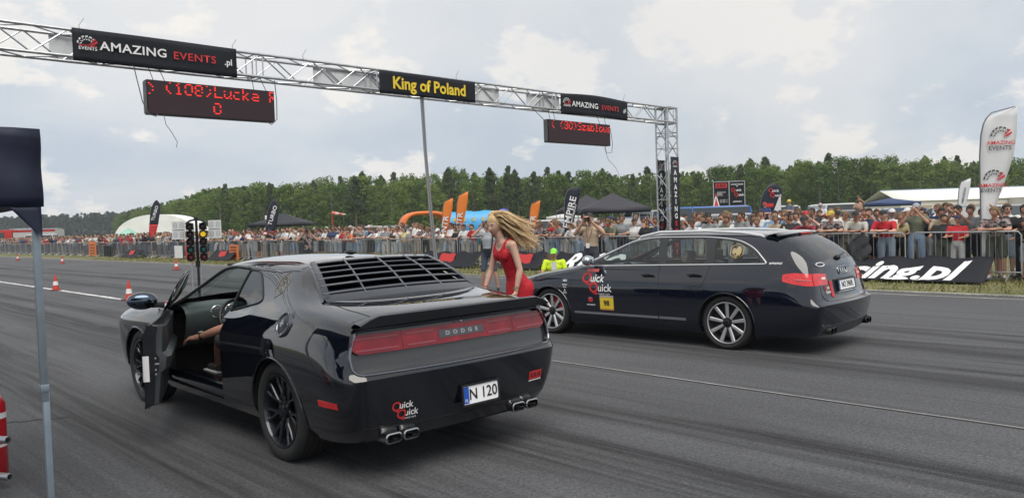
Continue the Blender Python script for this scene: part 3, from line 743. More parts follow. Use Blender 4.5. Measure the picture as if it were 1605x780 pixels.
def plate(parent, M, wdt, hgt, s, size, sx=1.0):
    p = MB(); p.prism(rrect(-wdt/2, -hgt/2, wdt/2, hgt/2, .012), .006, M); pl = p.build('licence_plate', mat('plate white', (.86, .87, .88), .4), parent)
    b = MB(); b.prism(rrect(-wdt/2+.004, -hgt/2+.004, -wdt/2+.004+hgt*.38, hgt/2-.004, .008), .001, M @ T(0, 0, .006)); b.build('blue_band', mat('plate blue', (.01, .08, .42), .4), pl)
    f = MB()
    for x0, x1, y0, y1 in ((-wdt/2-.012, wdt/2+.012, hgt/2, hgt/2+.012), (-wdt/2-.012, wdt/2+.012, -hgt/2-.012, -hgt/2), (-wdt/2-.012, -wdt/2, -hgt/2, hgt/2), (wdt/2, wdt/2+.012, -hgt/2, hgt/2)):
        f.box(((x0+x1)/2, (y0+y1)/2, .004), (x1-x0, y1-y0, .018), M)
    f.build('plate_frame', BLACKP, pl)
    text('plate_number', s, size, mat('plate ink', (.01, .01, .012), .5), pl, M @ T(hgt*.17, -.002, .0085), bold=.0012, sx=sx, ext=.0005)
    text('country_letters', 'PL', hgt*.26, WHITEV, pl, M @ T(-wdt/2+.004+hgt*.19, -hgt*.3, .0085))
    return pl
def seat(parent, x, y, m):
    s = thing('seat', None, None, (x, y, .0)); s.parent = parent
    b = MB(); b.box((0, .02, .42), (.50, .52, .18)); b.box((-.23, 0, .47), (.07, .48, .2)); b.box((.23, 0, .47), (.07, .48, .2)); b.build('cushion', m, s, bevel=.04)
    b = MB(); M = T(0, -.26, .48) @ RX(R(18)); b.box((0, 0, .28), (.46, .14, .58), M, .88); b.box((-.22, .03, .26), (.08, .16, .5), M, .9); b.box((.22, .03, .26), (.08, .16, .5), M, .9); b.build('backrest', m, s, bevel=.04)
    b = MB(); b.box((0, 0, .68), (.26, .09, .15), M, .9); b.build('headrest', m, s, bevel=.03)
    return s
def interior(parent, ysw, ydash, rear_y, floor_z, belt, dash_z, m_dash, xw=.72):
    s = MB(); s.box((0, (ydash+rear_y)/2, floor_z), (2*xw+.12, ydash-rear_y+1.1, .04)); s.box((0, ydash+.35, (floor_z+dash_z)/2-.02), (2*xw, .04, dash_z-floor_z-.1))
    s.box((0, .1, floor_z+.10), (.26, 1.5, .2)); s.build('cabin_floor', mat('cabin carpet', (.012, .012, .013), .95), parent)
    d = MB()
    prof = [(.34, -.03), (.30, .02), (.10, .015), (.03, -.02), (0, -.08), (.03, -.22), (.12, -.36), (.34, -.42)]
    rows = [[(x, ydash+a, dash_z+b+(.02*math.cos((x+.36)*4) if x < 0 else 0)) for a, b in prof] for x in (-xw, -.6, -.36, -.1, .1, .4, .6, xw)]
    d.grid(rows); d.build('dashboard', m_dash, parent, angle=50)
    w = thing('steering_wheel', None, None, (-.37, ysw, dash_z-.10)); w.parent = parent; w.rotation_euler = (R(-24), 0, 0)
    r = MB(); r.tube([(math.cos(t)*.185, 0, math.sin(t)*.185) for t in [2*PI*k/28 for k in range(28)]], .016, 8, closed=True); r.build('wheel_rim', BLACKP, w)
    r = MB(); r.ball((0, .02, 0), (.065, .03, .06)); [r.box((math.cos(t)*.11, .015, math.sin(t)*.11), (.15 if abs(math.sin(t)) < .5 else .035, .02, .035 if abs(math.sin(t)) < .5 else .14)) for t in (0, PI, -PI/2)]
    r.build('wheel_hub', GREYP, w)
    g = MB()
    for x in (-.44, -.30): g.lathe([(0, .0), (0, .055)], 20, T(x, ydash+.018, dash_z-.055) @ RZ(PI/2))
    g.build('gauges', mat('gauge face', (.55, .56, .56), .4), parent)
    g = MB()
    for x in (-.44, -.30): g.tube([(x+math.cos(t)*.058, ydash+.01, dash_z-.055+math.sin(t)*.058) for t in [2*PI*k/20 for k in range(20)]], .006, 6, closed=True)
    g.build('gauge_rings', CHROME, parent)

# ------------------------------------------------------------------ the black coupe with the open door
PAINT = mat('black car paint', (.003, .004, .008), .05, 0, 1.0, .45, coatr=.008)
PAINT2 = mat('dark navy car paint', (.004, .006, .014), .06, 0, 1.0, .40, coatr=.01)
GLASS = glass('clear car glass', (.80, .88, .85))
GLASSD = glass('tinted car glass', (.035, .05, .055))
GLASSM = glass('side glass', (.78, .84, .83))
MIRR = mat('mirror glass', (.55, .6, .65), .03, 1.0)
REDL = mat('red lamp lens', (.20, .002, .010), .12, 0, .3, noise_amt=.35, noise_scale=9)
REDB = mat('bright red lamp lens', (.62, .015, .02), .15, 0, 1.0, noise_amt=.25, noise_scale=30)
def S(y, *pts):
    return [(p[0], p[1], p[2] if len(p) > 2 else y) for p in pts]
def build_coupe():
    root = thing('sports_coupe', 'black two-door coupe with open driver door and louvred rear window', 'car', (3.595, 6.733, 0), -.014)
    ST = [
     S(-2.42, (.80,.27,-2.38), (.875,.35,-2.43), (.94,.52,-2.46), (.962,.69,-2.475), (.935,.74,-2.44), (.855,1.025,-2.385), (.72,1.05,-2.395), (.55,1.075,-2.405), (.30,1.085,-2.41), (0,1.087,-2.415)),
     S(-2.20, (.86,.25), (.92,.34), (.965,.52), (.975,.72), (.96,.86), (.875,1.055), (.755,1.092), (.57, 1.118), (.31, 1.123), (0, 1.125)),
     S(-1.95, (.87,.24), (.92,.33), (.955,.52), (.97,.74), (.958,.90), (.88,1.08), (.77,1.125), (.60, 1.136), (.33, 1.141), (0, 1.142)),
     S(-1.70, (.87,.24), (.92,.33), (.96,.52), (.975,.75), (.962,.92), (.87,1.095), (.775,1.15,-1.72), (.70,1.16,-1.77), (.36,1.146,-1.81), (0,1.146,-1.83)),
     S(-1.42, (.87,.24), (.92,.33), (.955,.52), (.97,.77), (.957,.93), (.85,1.09), (.745,1.195,-1.45), (.655,1.255,-1.55), (.35,1.265,-1.59), (0,1.27,-1.60)),
     S(-1.12, (.87,.24), (.92,.33), (.945,.53), (.96,.78), (.945,.93), (.825,1.065), (.70,1.23,-1.16), (.59,1.375,-1.32), (.33,1.405,-1.37), (0,1.415,-1.39)),
     S(-.80, (.87,.24), (.915,.33), (.93,.54), (.945,.79), (.925,.925), (.80,1.045), (.685,1.24), (.565,1.40,-.9), (.32,1.435,-.95), (0,1.445,-.97)),
     S(-.45, (.87,.24), (.91,.33), (.92,.55), (.935,.80), (.91,.915), (.785,1.01), (.68,1.235), (.56,1.405), (.32,1.445), (0,1.455)),
     S(-.05, (.87,.24), (.91,.33), (.915,.55), (.93,.80), (.905,.905), (.78,.99), (.68,1.22), (.56,1.395), (.32,1.435), (0,1.445)),
     S(.35, (.87,.24), (.91,.33), (.915,.55), (.93,.80), (.905,.90), (.785,.985), (.69,1.18,.30), (.575,1.35,.20), (.33,1.395,.30), (0,1.405,.33)),
     S(.70, (.87,.24), (.91,.33), (.915,.55), (.93,.79), (.91,.895), (.80,.975), (.72,1.07,.66), (.635,1.19,.55), (.36,1.235,.68), (0,1.245,.72)),
     S(1.0, (.87,.24), (.91,.33), (.925,.55), (.94,.79), (.925,.89), (.83,.965), (.76,.995,1.0), (.71,1.01,.97), (.39,1.03,1.12), (0,1.04,1.17)),
     S(1.30, (.87,.24), (.915,.33), (.945,.55), (.955,.79), (.94,.885), (.85,.955), (.77,.975), (.68,.98), (.38,1.0), (0,1.0)),
     S(1.65, (.87,.24), (.92,.33), (.955,.55), (.96,.78), (.945,.87), (.86,.94), (.77,.96), (.65,.97), (.38,.985), (0,.985)),
     S(2.0, (.86,.24), (.91,.33), (.945,.55), (.95,.76), (.935,.85), (.85,.91), (.76,.93), (.62,.94), (.36,.955), (0,.955)),
     S(2.24, (.80,.24), (.86,.32), (.90,.52), (.91,.72), (.895,.80), (.82,.855), (.73,.875), (.58,.89), (.33,.90), (0,.905)),
     S(2.34, (.70,.26), (.77,.34), (.82,.52), (.83,.70), (.82,.77), (.77,.82), (.70,.83), (.55,.845), (.32,.855), (0,.86)),
    ]
    rear = [-2.47, -2.515, -2.545, -2.585, -2.50]; front = [2.42, 2.44, 2.46, 2.45, 2.43]
    CR = [('rearrow', 3, 5, 9, .85), ('rearrow', 4, 5, 9, .5), ('rearrow', 5, 5, 9, .8), ('rearrow', 0, 5, 9, 1), ('rail', 0, 0, 16, 1), ('st', 0, 4, 5, .7), ('rail', 3, 0, 14, .25), ('rail', 7, 4, 9, .35),
          ('rail', 5, 6, 12, .45), ('st', 3, 7, 9, .75), ('st', 5, 7, 9, .5), ('st', 11, 7, 9, .7), ('rail', 7, 9, 11, .3), ('rail', 5, 0, 4, .3), ('st', 9, 7, 9, .3), ('frontrow', 0, 5, 9, 1), ('rail', 3, 0, 1, .6)]
    bm = car_body(ST, rear, front, CR)
    sf = Surf(bm)
    L = lambda c: c.x < -.3
    Rr = lambda c: c.x > .3
    # wheel arches
    for yy in (-1.473, 1.473):
        circ = [(yy+math.cos(t)*.405, .345+math.sin(t)*.405) for t in [2*PI*k/36 for k in range(36)]]
        circ = [(a, max(b, .05)) for a, b in circ]
        for fl in (L, Rr):
            fs = cut(bm, circ, (1, 2), lambda c, fl=fl: fl(c) and abs(c.x) > .72 and c.z < .85)
            bmesh.ops.delete(bm, geom=fs, context='FACES')
    # openings: door, windows
    door = smoothpoly([(-.47, .30, .05), (-.50, .72, .05), (-.485, .955, .03), (.985, .955, .02), (1.02, .62, .1), (.985, .30, .06)])
    win = smoothpoly([(-.385, .955, .003), (-.405, 1.35, .004), (-.05, 1.362, .1), (.18, 1.335, .08), (.52, 1.20, .06), (.93, .985, .03), (.965, .9552, .003)])
    winR = smoothpoly([(-.385, 1.0, .01), (-.405, 1.345, .01), (-.05, 1.352, .1), (.18, 1.325, .08), (.50, 1.19, .06), (.86, 1.015, .03)])
    qtr = smoothpoly([(-.405, 1.012, .01), (-.42, 1.342, .01), (-.60, 1.335, .03), (-.70, 1.30, .06), (-.965, 1.13, .05), (-.92, 1.10, .04)])
    dbm = take(bm, cut(bm, door, (1, 2), L))
    wbm = take(bm, cut(bm, win, (1, 2), L))
    wr = take(bm, cut(bm, winR, (1, 2), Rr))
    ql = take(bm, cut(bm, qtr, (1, 2), L)); qr = take(bm, cut(bm, qtr, (1, 2), Rr))
    wind = smoothpoly([(-.66, .98, .05), (-.36, 1.10, .05), (0, 1.145, .2), (.36, 1.10, .05), (.66, .98, .05), (.555, .28, .05), (.30, .36, .1), (0, .38, .2), (-.30, .36, .1), (-.555, .28, .05)])
    ws = take(bm, cut(bm, wind, (0, 1), lambda c: c.z > .9))
    # recessed tail panel
    pan = smoothpoly([(-.88, .725, .07), (.88, .725, .07), (.895, .85, .08), (.82, 1.005, .06), (-.82, 1.005, .06), (-.895, .85, .08)], 5)
    fs = cut(bm, pan, (0, 2), lambda c: c.y < -2.3)
    recess(bm, fs, (0, .028, 0), floor_mat=1)
    bodyo = bm_obj(bm, 'body', [PAINT, mat('tail panel black', (.025, .026, .03), .22, 0, .6)], root, angle=38)
    # inner shells and floor
    u = MB(); u.box((0, 0, .235), (1.40, 4.6, .05)); u.box((0, -2.15, .33), (1.3, .5, .15)); u.build('underbody', DARK, root)
    for yy in (-1.473, 1.473):
        for sx in (-1, 1):
            a = MB(); n = 20
            rows = [[(sx*x, yy+math.cos(PI*k/n)*.402, .345+math.sin(PI*k/n)*.402) for k in range(n+1)] for x in (.925, .62)]
            a.grid(rows); a.add([rows[1][k] for k in range(n+1)]+[(sx*.62, yy, .2)], [(k, k+1, n+1) for k in range(n)]); a.build('wheel_arch', DARK, root)
    for yy in (-1.473, 1.473):
        lp = MB(); pts = [sf.hit('L', yy+math.cos(t)*.408, .345+math.sin(t)*.408, .001)[0] for t in [PI*(-.03+1.06*k/24) for k in range(25)]]; lp.tube(pts, .009, 6); lp.build('arch_lip', PAINT, bodyo)
    # open door
    da = thing('door', 'black driver door standing open', None, (-.905, 1.0, 0), R(-22.5)); da.parent = root
    def shift(b):
        for v in b.verts: v.co -= Vector((-.905, 1.0, 0))
        return b
    shift(dbm); dsk = bm_obj(dbm, 'door_skin', PAINT, da, thick=.012)
    inner = MB()
    def pr(y):  # profile of the door interior side
        return [(.02, .31), (.12, .34), (.15, .58), (.19, .61), (.205, .70), (.165, .74), (.175, .88), (.15, .945), (.03, .962)]
    def rowy(y, s0=1.0): return [(Vector((x*s0-.02+(.0 if z < .9 else .03), y-1.0, z))) for x, z in pr(y)]
    rows = [rowy(y, s) for y, s in ((-.455, .05), (-.452, .55), (-.44, .85), (-.38, 1.0), (.2, 1.0), (.85, .95), (.95, .6), (.96, .05))]
    inner.grid(rows); inner.build('door_trim', mat('door trim', (.05, .055, .062), .35), da, angle=40)
    eb = MB(); rr_ = [rowy(-.46, s) for s in (.05, .6)]
    eb.grid([[p+Vector((0, -.004, 0)) for p in rr_[0]], [p+Vector((0, -.004, 0)) for p in rr_[1]]]); eb.build('door_edge', PAINT, da)
    h = MB(); h.box((.085, -1.23, .74), (.05, .24, .03)); h.box((.085, -1.12, .78), (.03, .03, .08)); h.build('armrest_handle', mat('silver grip', (.35, .36, .38), .3, .6), da, bevel=.008)
    sp = MB(); sp.lathe([(0, .0), (-.004, .07), (0, .085)], 24, T(.10, -.55, .5) @ RY(PI)); sp.build('speaker', GREYP, da)
    st = MB(); st.box((.005, -1.466, .62), (.045, .004, .20)); st.build('sticker', WHITEV, da)
    lt = MB()
    for z in (.575, .61, .70): lt.box((.075, -1.466, z), (.012, .006, .012))
    lt.box((.085, -1.464, .655), (.03, .004, .012)); lt.build('latch', ALU, da)
    # door glass, lowered slightly into the door, standing above the belt
    bmesh.ops.delete(wbm, geom=[f for f in wbm.faces if f.calc_center_median().z < .95], context='FACES')
    shift(wbm); bm_obj(wbm, 'door_window', GLASSD, da, thick=.004)
    sm = MB(); pts = [Vector(sf.hit('L', y, .958, .0)[0])-Vector((-.905, 1.0, 0)) for y in [-.47+i*.1 for i in range(15)]]; sm.tube(pts, .010, 6); sm.build('belt_seal', BLACKP, da)
    mr = thing('door_mirror', None, None, (-.03, -.12, 1.02)); mr.parent = da
    mo = MB(); mo.ball((-.085, .0, .03), (.135, .075, .082), 20, 12); mo.build('mirror_housing', PAINT, mr)
    mg = MB(); mg.ball((-.085, -.045, .03), (.115, .036, .066), 20, 10); mg.build('mirror_face', mat('mirror face', (.10, .13, .17), .05, 1.0), mr)
    ma = MB(); ma.box((.045, .01, -.015), (.12, .06, .05)); ma.build('mirror_arm', BLACKP, mr, bevel=.012)
    # right mirror
    mr = thing('door_mirror', None, None, (.88, .80, 1.03)); mr.parent = root
    mo = MB(); mo.ball((.10, .0, .03), (.125, .07, .08), 18, 10); mo.box((-.02, 0, -.01), (.12, .05, .04)); mo.build('mirror_housing', PAINT, mr)
    # glass
    bm_obj(ql, 'quarter_window', glass('quarter glass', (.10, .13, .15), refl=1.0), root, off=-.004); bm_obj(qr, 'quarter_window', GLASSM, root, off=-.004)
    bm_obj(wr, 'passenger_window', GLASS, root, off=-.004); bm_obj(ws, 'windscreen', GLASS, root, off=-.004)
    tr = MB(); tr.tube(sf.line('L', qtr, .0, closed=True), .009, 6, closed=True)
    tr.tube(sf.line('L', [p for p in win if p[1] > .96], -.004), .016, 6); tr.build('window_seal', BLACKP, root)
    k0 = max(range(len(door)), key=lambda i: (door[i][1] > .94 and door[i][0] > 0)*1.0+door[i][1]*.001)
    rot_ = lambda d: [p for p in sorted([q for q in d if q[0] < .3 and q[1] < .95], key=lambda q: -q[1])]+[p for p in sorted([q for q in d if q[0] >= .3 and q[1] < .95], key=lambda q: q[1])]
    dj = MB(); dj.tube([p+Vector((.035, 0, 0)) for p in sf.line('L', rot_(door), .0)], .018, 6); dj.build('door_frame', BLACKP, root)
    si = MB(); si.box((-.80, .26, .33), (.14, 1.5, .16)); si.build('sill', PAINT, root, bevel=.03)
    pb = MB(); pb.box((-.70, -.72, .62), (.04, .5, .70)); pb.box((.78, .25, .62), (.10, 1.5, .62)); pb.box((-.80, 1.1, .62), (.08, .2, .7)); pb.box((0, -1.0, .72), (1.3, .05, .6), RX(0)); pb.build('cabin_lining', mat('cabin lining', (.012, .013, .015), .8), root)
    hl = MB(); hl.box((0, -.35, 1.365), (1.0, 1.3, .02)); hl.build('headlining', mat('headlining', (.05, .05, .052), .9), root)
    # gap lines (boot lid, fuel door, bumper)
    def gap(side, pts, r=.0035): gp = MB(); gp.tube(sf.line(side, pts, .0), r, 5); gp.build('panel_gap', DARK, bodyo)
    gap('T', [(-.69, -1.80), (-.70, -2.1), (-.66, -2.36)]); gap('T', [(.69, -1.80), (.70, -2.1), (.66, -2.36)])
    gap('L', [(-1.87, .585), (-2.42, .545)]); gap('R', [(-1.87, .585), (-2.42, .545)])
    gap('T', [(-.6, -1.27), (-.62, -1.0), (-.60, -.5), (-.57, .2)]); gap('T', [(.6, -1.27), (.62, -1.0), (.60, -.5), (.57, .2)])
    gap('T', [(-.58, -1.27), (-.3, -1.33), (0, -1.345), (.3, -1.33), (.58, -1.27)])
    gap('L', [(-.47, .34), (-1.03, .33)], .004); gap('B', [(-.87, .37), (-.5, .36), (0, .355), (.5, .36), (.87, .37)], .004)
    gap('L', [(1.01, .9), (1.03, .6), (1.0, .33)])
    # tail lamp strip
    def lens(x0, x1, z0, z1, off, rl=False, rr=False):
        rows = []
        nx = 50
        for i in range(nx+1):
            t = i/nx; x = x0+(x1-x0)*t; e = 1.0
            if rl and x-x0 < .07: e = math.sqrt(max(.12, 1-(1-(x-x0)/.07)**2))
            if rr and x1-x < .07: e = math.sqrt(max(.12, 1-(1-(x1-x)/.07)**2))
            zc = (z0+z1)/2; hh = (z1-z0)/2*e
            rows.append([(x, zc+hh*k) for k in (-1, -.8, -.4, 0, .4, .8, 1)])
        return rows
    fpan = Surf(_bm_of(bodyo))
    for i, (x0, x1, a, b) in enumerate(((-.868, -.500, 1, 0), (-.4975, -.2085, 0, 0), (.2085, .4975, 0, 0), (.50, .868, 0, 1))):
        tl = fpan.band('B', lens(x0, x1, .845, .968, .022, a, b), .024, skirt=.03).build('tail_lamp', REDL, root)
        hb = fpan.band('B', [[(x, z) for z in (.862, .874)] for x in [x0+.03+(x1-x0-.06)*k/12 for k in range(13)]], .029).build('lamp_highlight', mat('lamp highlight', (.24, .03, .045), .15, 0, .5), tl)  # lens highlight lines, painted as paler bands low and high
        hb = fpan.band('B', [[(x, z) for z in (.938, .946)] for x in [x0+.03+(x1-x0-.06)*k/12 for k in range(13)]], .029).build('lamp_highlight', mat('lamp highlight', (.24, .03, .045), .15, 0, .5), tl)
    bz = fpan.band('B', [[(x, z) for z in (.845, .88, .925, .968)] for x in [-.21+.42*k/10 for k in range(11)]], .024, skirt=.03).build('badge_bar', REDL, root)
    fpan.text('B', 'D  O  D  G  E', .036, (0, .907), mat('dull chrome', (.42, .42, .43), .3, .8), root, 'badge_letters', off=.030, sx=1.4, bold=.0015, ext=.0)
    fb = fpan.band('B', [[(x, z) for z in (.882, .932)] for x in [-.20+.40*k/10 for k in range(11)]], .027).build('badge_plate', mat('badge grey', (.10, .10, .11), .35, .6), bz)
    bez = MB(); bez.tube(sf.line('B', pan, .003, closed=True, step=.08), .0095, 6, closed=True); bez.build('tail_bezel', mat('bezel highlight', (.14, .15, .18), .15, .7, 1.0), bodyo)  # bright ledge highlight put into the bezel colour
    # spoiler
    s = MB(); rows = []
    for i in range(25):
        x = -.845+1.69*i/24; e = abs(x)/.845
        k = 1.0 if e < .86 else max(0.0, (1-e)/.14)
        zt = 1.048+.052*k; yb = -2.36-.135*1.0-.02*(1-e*e); zb = 1.022+.008*(1-e*e)
        if e > .98: zt = 1.046
        base = 1.052+.018*(1-e**2)
        rows.append([(x, -2.28-.06*e, base+.004), (x, -2.36-.04*e, base+.02*k+.004), (x, yb+.02, zt+.004*(1-e*e)), (x, yb, zt-.006), (x, yb+.022, zb), (x, -2.40, zb-.004)])
    s.grid(rows); s.build('spoiler', mat('satin black spoiler', (.012, .013, .017), .28, 0, .5), root, angle=30)
    # louvres over the rear window
    lv = thing('window_louvre', None, None, (0, 0, 0)); lv.parent = root
    LM = mat('louvre gloss black', (.02, .022, .028), .16, .2, 1.0); LE = mat('louvre edge highlight', (.13, .135, .15), .25, .5, 1.0)  # second material is paler: reflection on the gloss black put into colour
    n = 6
    def lp_(t, u):   # t along the slope, u -1..1 across
        return lq_(t, u)+Vector((0, .006, -.011))
    def lq_(t, u):
        hw = .555+(.70-.555)*t
        y = -1.345-.45*t-.045*(1-u*u)*(1-.3*t); z = 1.402-.245*t+.018*(1-u*u)+.022*math.sin(PI*t)
        return Vector((u*hw, y, z))
    nrm = Vector((0, -.48, .87))
    lo_ = nrm*-.012
    for i in range(n):
        t0 = i/n+.02
        rows = []; edge = []
        for k in range(25):
            u = -1+2*k/24; tp = max(0.0, (abs(u)-.93)/.07)
            a = lp_(t0, u)+nrm*.022; b = lp_(t0+.24/n, u)+nrm*.024
            rows.append([a+Vector((0, .075*(1-tp), -.004)), a, b, b-nrm*.010, b+Vector((0, .05*(1-tp), -.022))]); edge.append(b+nrm*.0005)
        m_ = MB(); m_.grid(rows); sl = m_.build('louvre_slat', LM, lv, angle=30)
        m_ = MB(); m_.tube(edge, .0048, 5); m_.build('slat_highlight', LE, sl)  # painted highlight running along the slat edge
    fr = MB()
    for e in (-1, 1):
        fr.grid([[lp_(k/12, e)+Vector((e*.012, -.004, -.05)), lp_(k/12, e)+Vector((e*.006, -.006, .012)), lp_(k/12, e*.985)+Vector((0, -.01, .026)), lp_(k/12, e*.93)+Vector((0, -.01, .024)), lp_(k/12, e*.925)+Vector((0, -.005, -.02))] for k in range(13)])
    rows = [[lp_(1.0, -1+2*k/20)+Vector((0, a, b)) for a, b in ((.055, .052), (.05, .054), (-.005, .026), (-.05, -.002), (-.055, -.02))] for k in range(21)]; fr.grid(rows)
    rows = [[lp_(0.0, -1+2*k/20)+Vector((0, a, b)) for a, b in ((.03, .022), (.02, .026), (-.03, .012), (-.03, .0))] for k in range(21)]; fr.grid(rows)
    fr.build('louvre_frame', LM, lv, angle=40)
    for u in (-.52, 0, .50):
        rb = MB(); rb.tube([lp_(k/12, u)+Vector((0, -.008, .020)) for k in range(13)], .0075, 6); rb.build('louvre_rib', LE, lv)
    bgp = MB(); bgp.grid([[lp_(t, -1+2*k/14)+Vector((0, .02, -.045)) for k in range(15)] for t in (0, .25, .5, .75, 1)]); bgp.build('rear_window', mat('rear window glass', (.004, .005, .008), .05, 0, 1), root)
    # marker, plate, exhausts, stickers, fuel door
    for sd in ('L', 'R'):
        sf.band(sd, [[(y, z) for z in (.505, .545)] for y in (-2.12, -2.18, -2.26, -2.335)], .004).build('side_marker', REDB, root)
    P0 = sf.hit('B', .045, .475, .0)[0]
    plate(root, frame((.07, -2.558, .478), (1, .05, 0), (0, -1, .06)), .32, .125, 'N 120', .108, .95)
    for sx in (-1, 1):
        ex = thing('exhaust_tip', None, None, (sx*.56, -2.46, .290)); ex.parent = root
        for k in (-1, 1):
            e = MB(); o_ = rrect(-.063, -.034, .063, .034, .026); i_ = rrect(-.055, -.026, .055, .026, .02)
            M = T(k*.070, 0, 0)
            rings = [[(x, y, z) for x, z in o_] for y in (.20, -.04)]+[[(x, -.045, z) for x, z in i_]]+[[(x, .10, z) for x, z in i_]]
            e.grid(rings, M, closed=True); e.build('exhaust_pipe', mat('polished exhaust', (.50, .50, .50), .22, 1.0), ex)
            e = MB(); e.add([(x, .07, z) for x, z in i_], [tuple(range(len(i_)))], M); e.build('exhaust_bore', DARK, ex)
    g = thing('fuel_cap', None, None, sf.hit('L', -1.60, 1.00, .0)[0]); g.parent = root
    nn = sf.hit('L', -1.60, 1.00)[1]
    q = nn.to_track_quat('X', 'Z').to_matrix().to_4x4()
    f_ = MB(); f_.lathe([(-.005, .098), (.014, .094), (.016, .080), (.008, .074)], 36, q); f_.build('cap_ring', mat('satin ring', (.12, .13, .15), .25, .8, .5), g)
    f_ = MB(); f_.lathe([(.006, .076), (.010, .06), (.018, .045), (.020, 0)], 30, q)
    f_.build('cap_centre', mat('cap grey', (.06, .065, .075), .3, .7), g)
    f_ = MB()
    for k in range(6): a = 2*PI*k/6; f_.lathe([(.022, 0), (.020, .007)], 8, q @ T(0, math.cos(a)*.087, math.sin(a)*.087))
    f_.box((.021, 0, 0), (.008, .05, .014), q); f_.box((.021, 0, 0), (.008, .014, .05), q); f_.build('cap_bolts', ALU, g)
    an = MB(); an.ball((0, -1.02, 1.462), (.032, .075, .022), 14, 8); an.build('roof_antenna', BLACKP, root)
    sf.text('B', 'Q', .088, (-.605, .490), REDV, root, 'sticker', off=.004, bold=.0015); sf.text('B', 'uick', .062, (-.535, .495), WHITEV, root, 'sticker', off=.004, bold=.001)
    sf.text('B', 'Q', .088, (-.565, .435), REDV, root, 'sticker', off=.005, bold=.0015); sf.text('B', 'uick', .062, (-.492, .44), WHITEV, root, 'sticker', off=.004, bold=.001)
    sf.text('B', 'rental cars', .022, (-.50, .405), WHITEV, root, 'sticker', off=.004)
    sf.band('B', [[(x, z) for z in (.475, .535)] for x in (.60, .64, .70, .745)], .003).build('sticker', REDV, root)
    sf.text('B', 'K R I S', .042, (.672, .505), BLACKP, root, 'sticker', off=.006, bold=.002)
    sf.band('B', [[(x, z) for z in (.462, .468)] for x in (.60, .67, .745)], .003).build('sticker', WHITEV, root)
    gold = mat('gold line', (.17, .13, .08), .5)
    gm = MB(); hx = [(-1.16+math.cos(R(30+60*k))*.085, 1.245+math.sin(R(30+60*k))*.095) for k in range(6)]
    gm.tube(sf.line('L', hx, .001, closed=True), .003, 4, closed=True); gm.tube(sf.line('L', [(-1.21, 1.28), (-1.16, 1.30), (-1.11, 1.28), (-1.14, 1.25), (-1.17, 1.20)], .001), .004, 4)
    gm.tube(sf.line('L', [(-1.20, 1.25), (-1.16, 1.27), (-1.12, 1.24)], .001), .003, 4); gm.build('sticker', gold, root)
    cv = MB(); cv.ball((0, -2.452, .985), .009, 8, 6); cv.build('rear_camera', ALU, root)
    # nose: headlamps and grille (face away from the camera)
    fg = sf.band('F', [[(x, z) for z in (.60, .68, .76)] for x in [-.72+1.44*k/12 for k in range(13)]], .006).build('grille', BLACKP, root)
    for x in (-.62, -.42, .42, .62):
        hh = MB(); hh.ball((x, 2.44-.05*abs(x), .68), (.075, .03, .065), 16, 10); hh.build('headlamp', mat('headlamp glass', (.6, .6, .62), .1, 0, 1), root)
    for x, y, fl in ((-.80, -1.473, 0), (-.80, 1.473, 0), (.80, -1.473, 1), (.80, 1.473, 1)):
        wheel(root, (x, y, .362), fl, .362, .255, .262, 'seven', (mat('gloss dark rim', (.022, .026, .034), .25, .5, .6), mat('gloss dark rim', (0,)*3), mat('dark hub', (.02, .02, .025), .3, .5)), rot=.3+y)
    interior(root, .38, .72, -.9, .26, 1.0, .955, mat('dash plastic', (.06, .078, .08), .28), .74)
    SEATM = mat('seat cloth', (.016, .016, .018), .75)
    for x in (-.38, .38): seat(root, x, -.12, SEATM)
    return root, sf
def _bm_of(o):
    b = bmesh.new(); b.from_mesh(o.data); return b
coupe, coupe_sf = build_coupe()

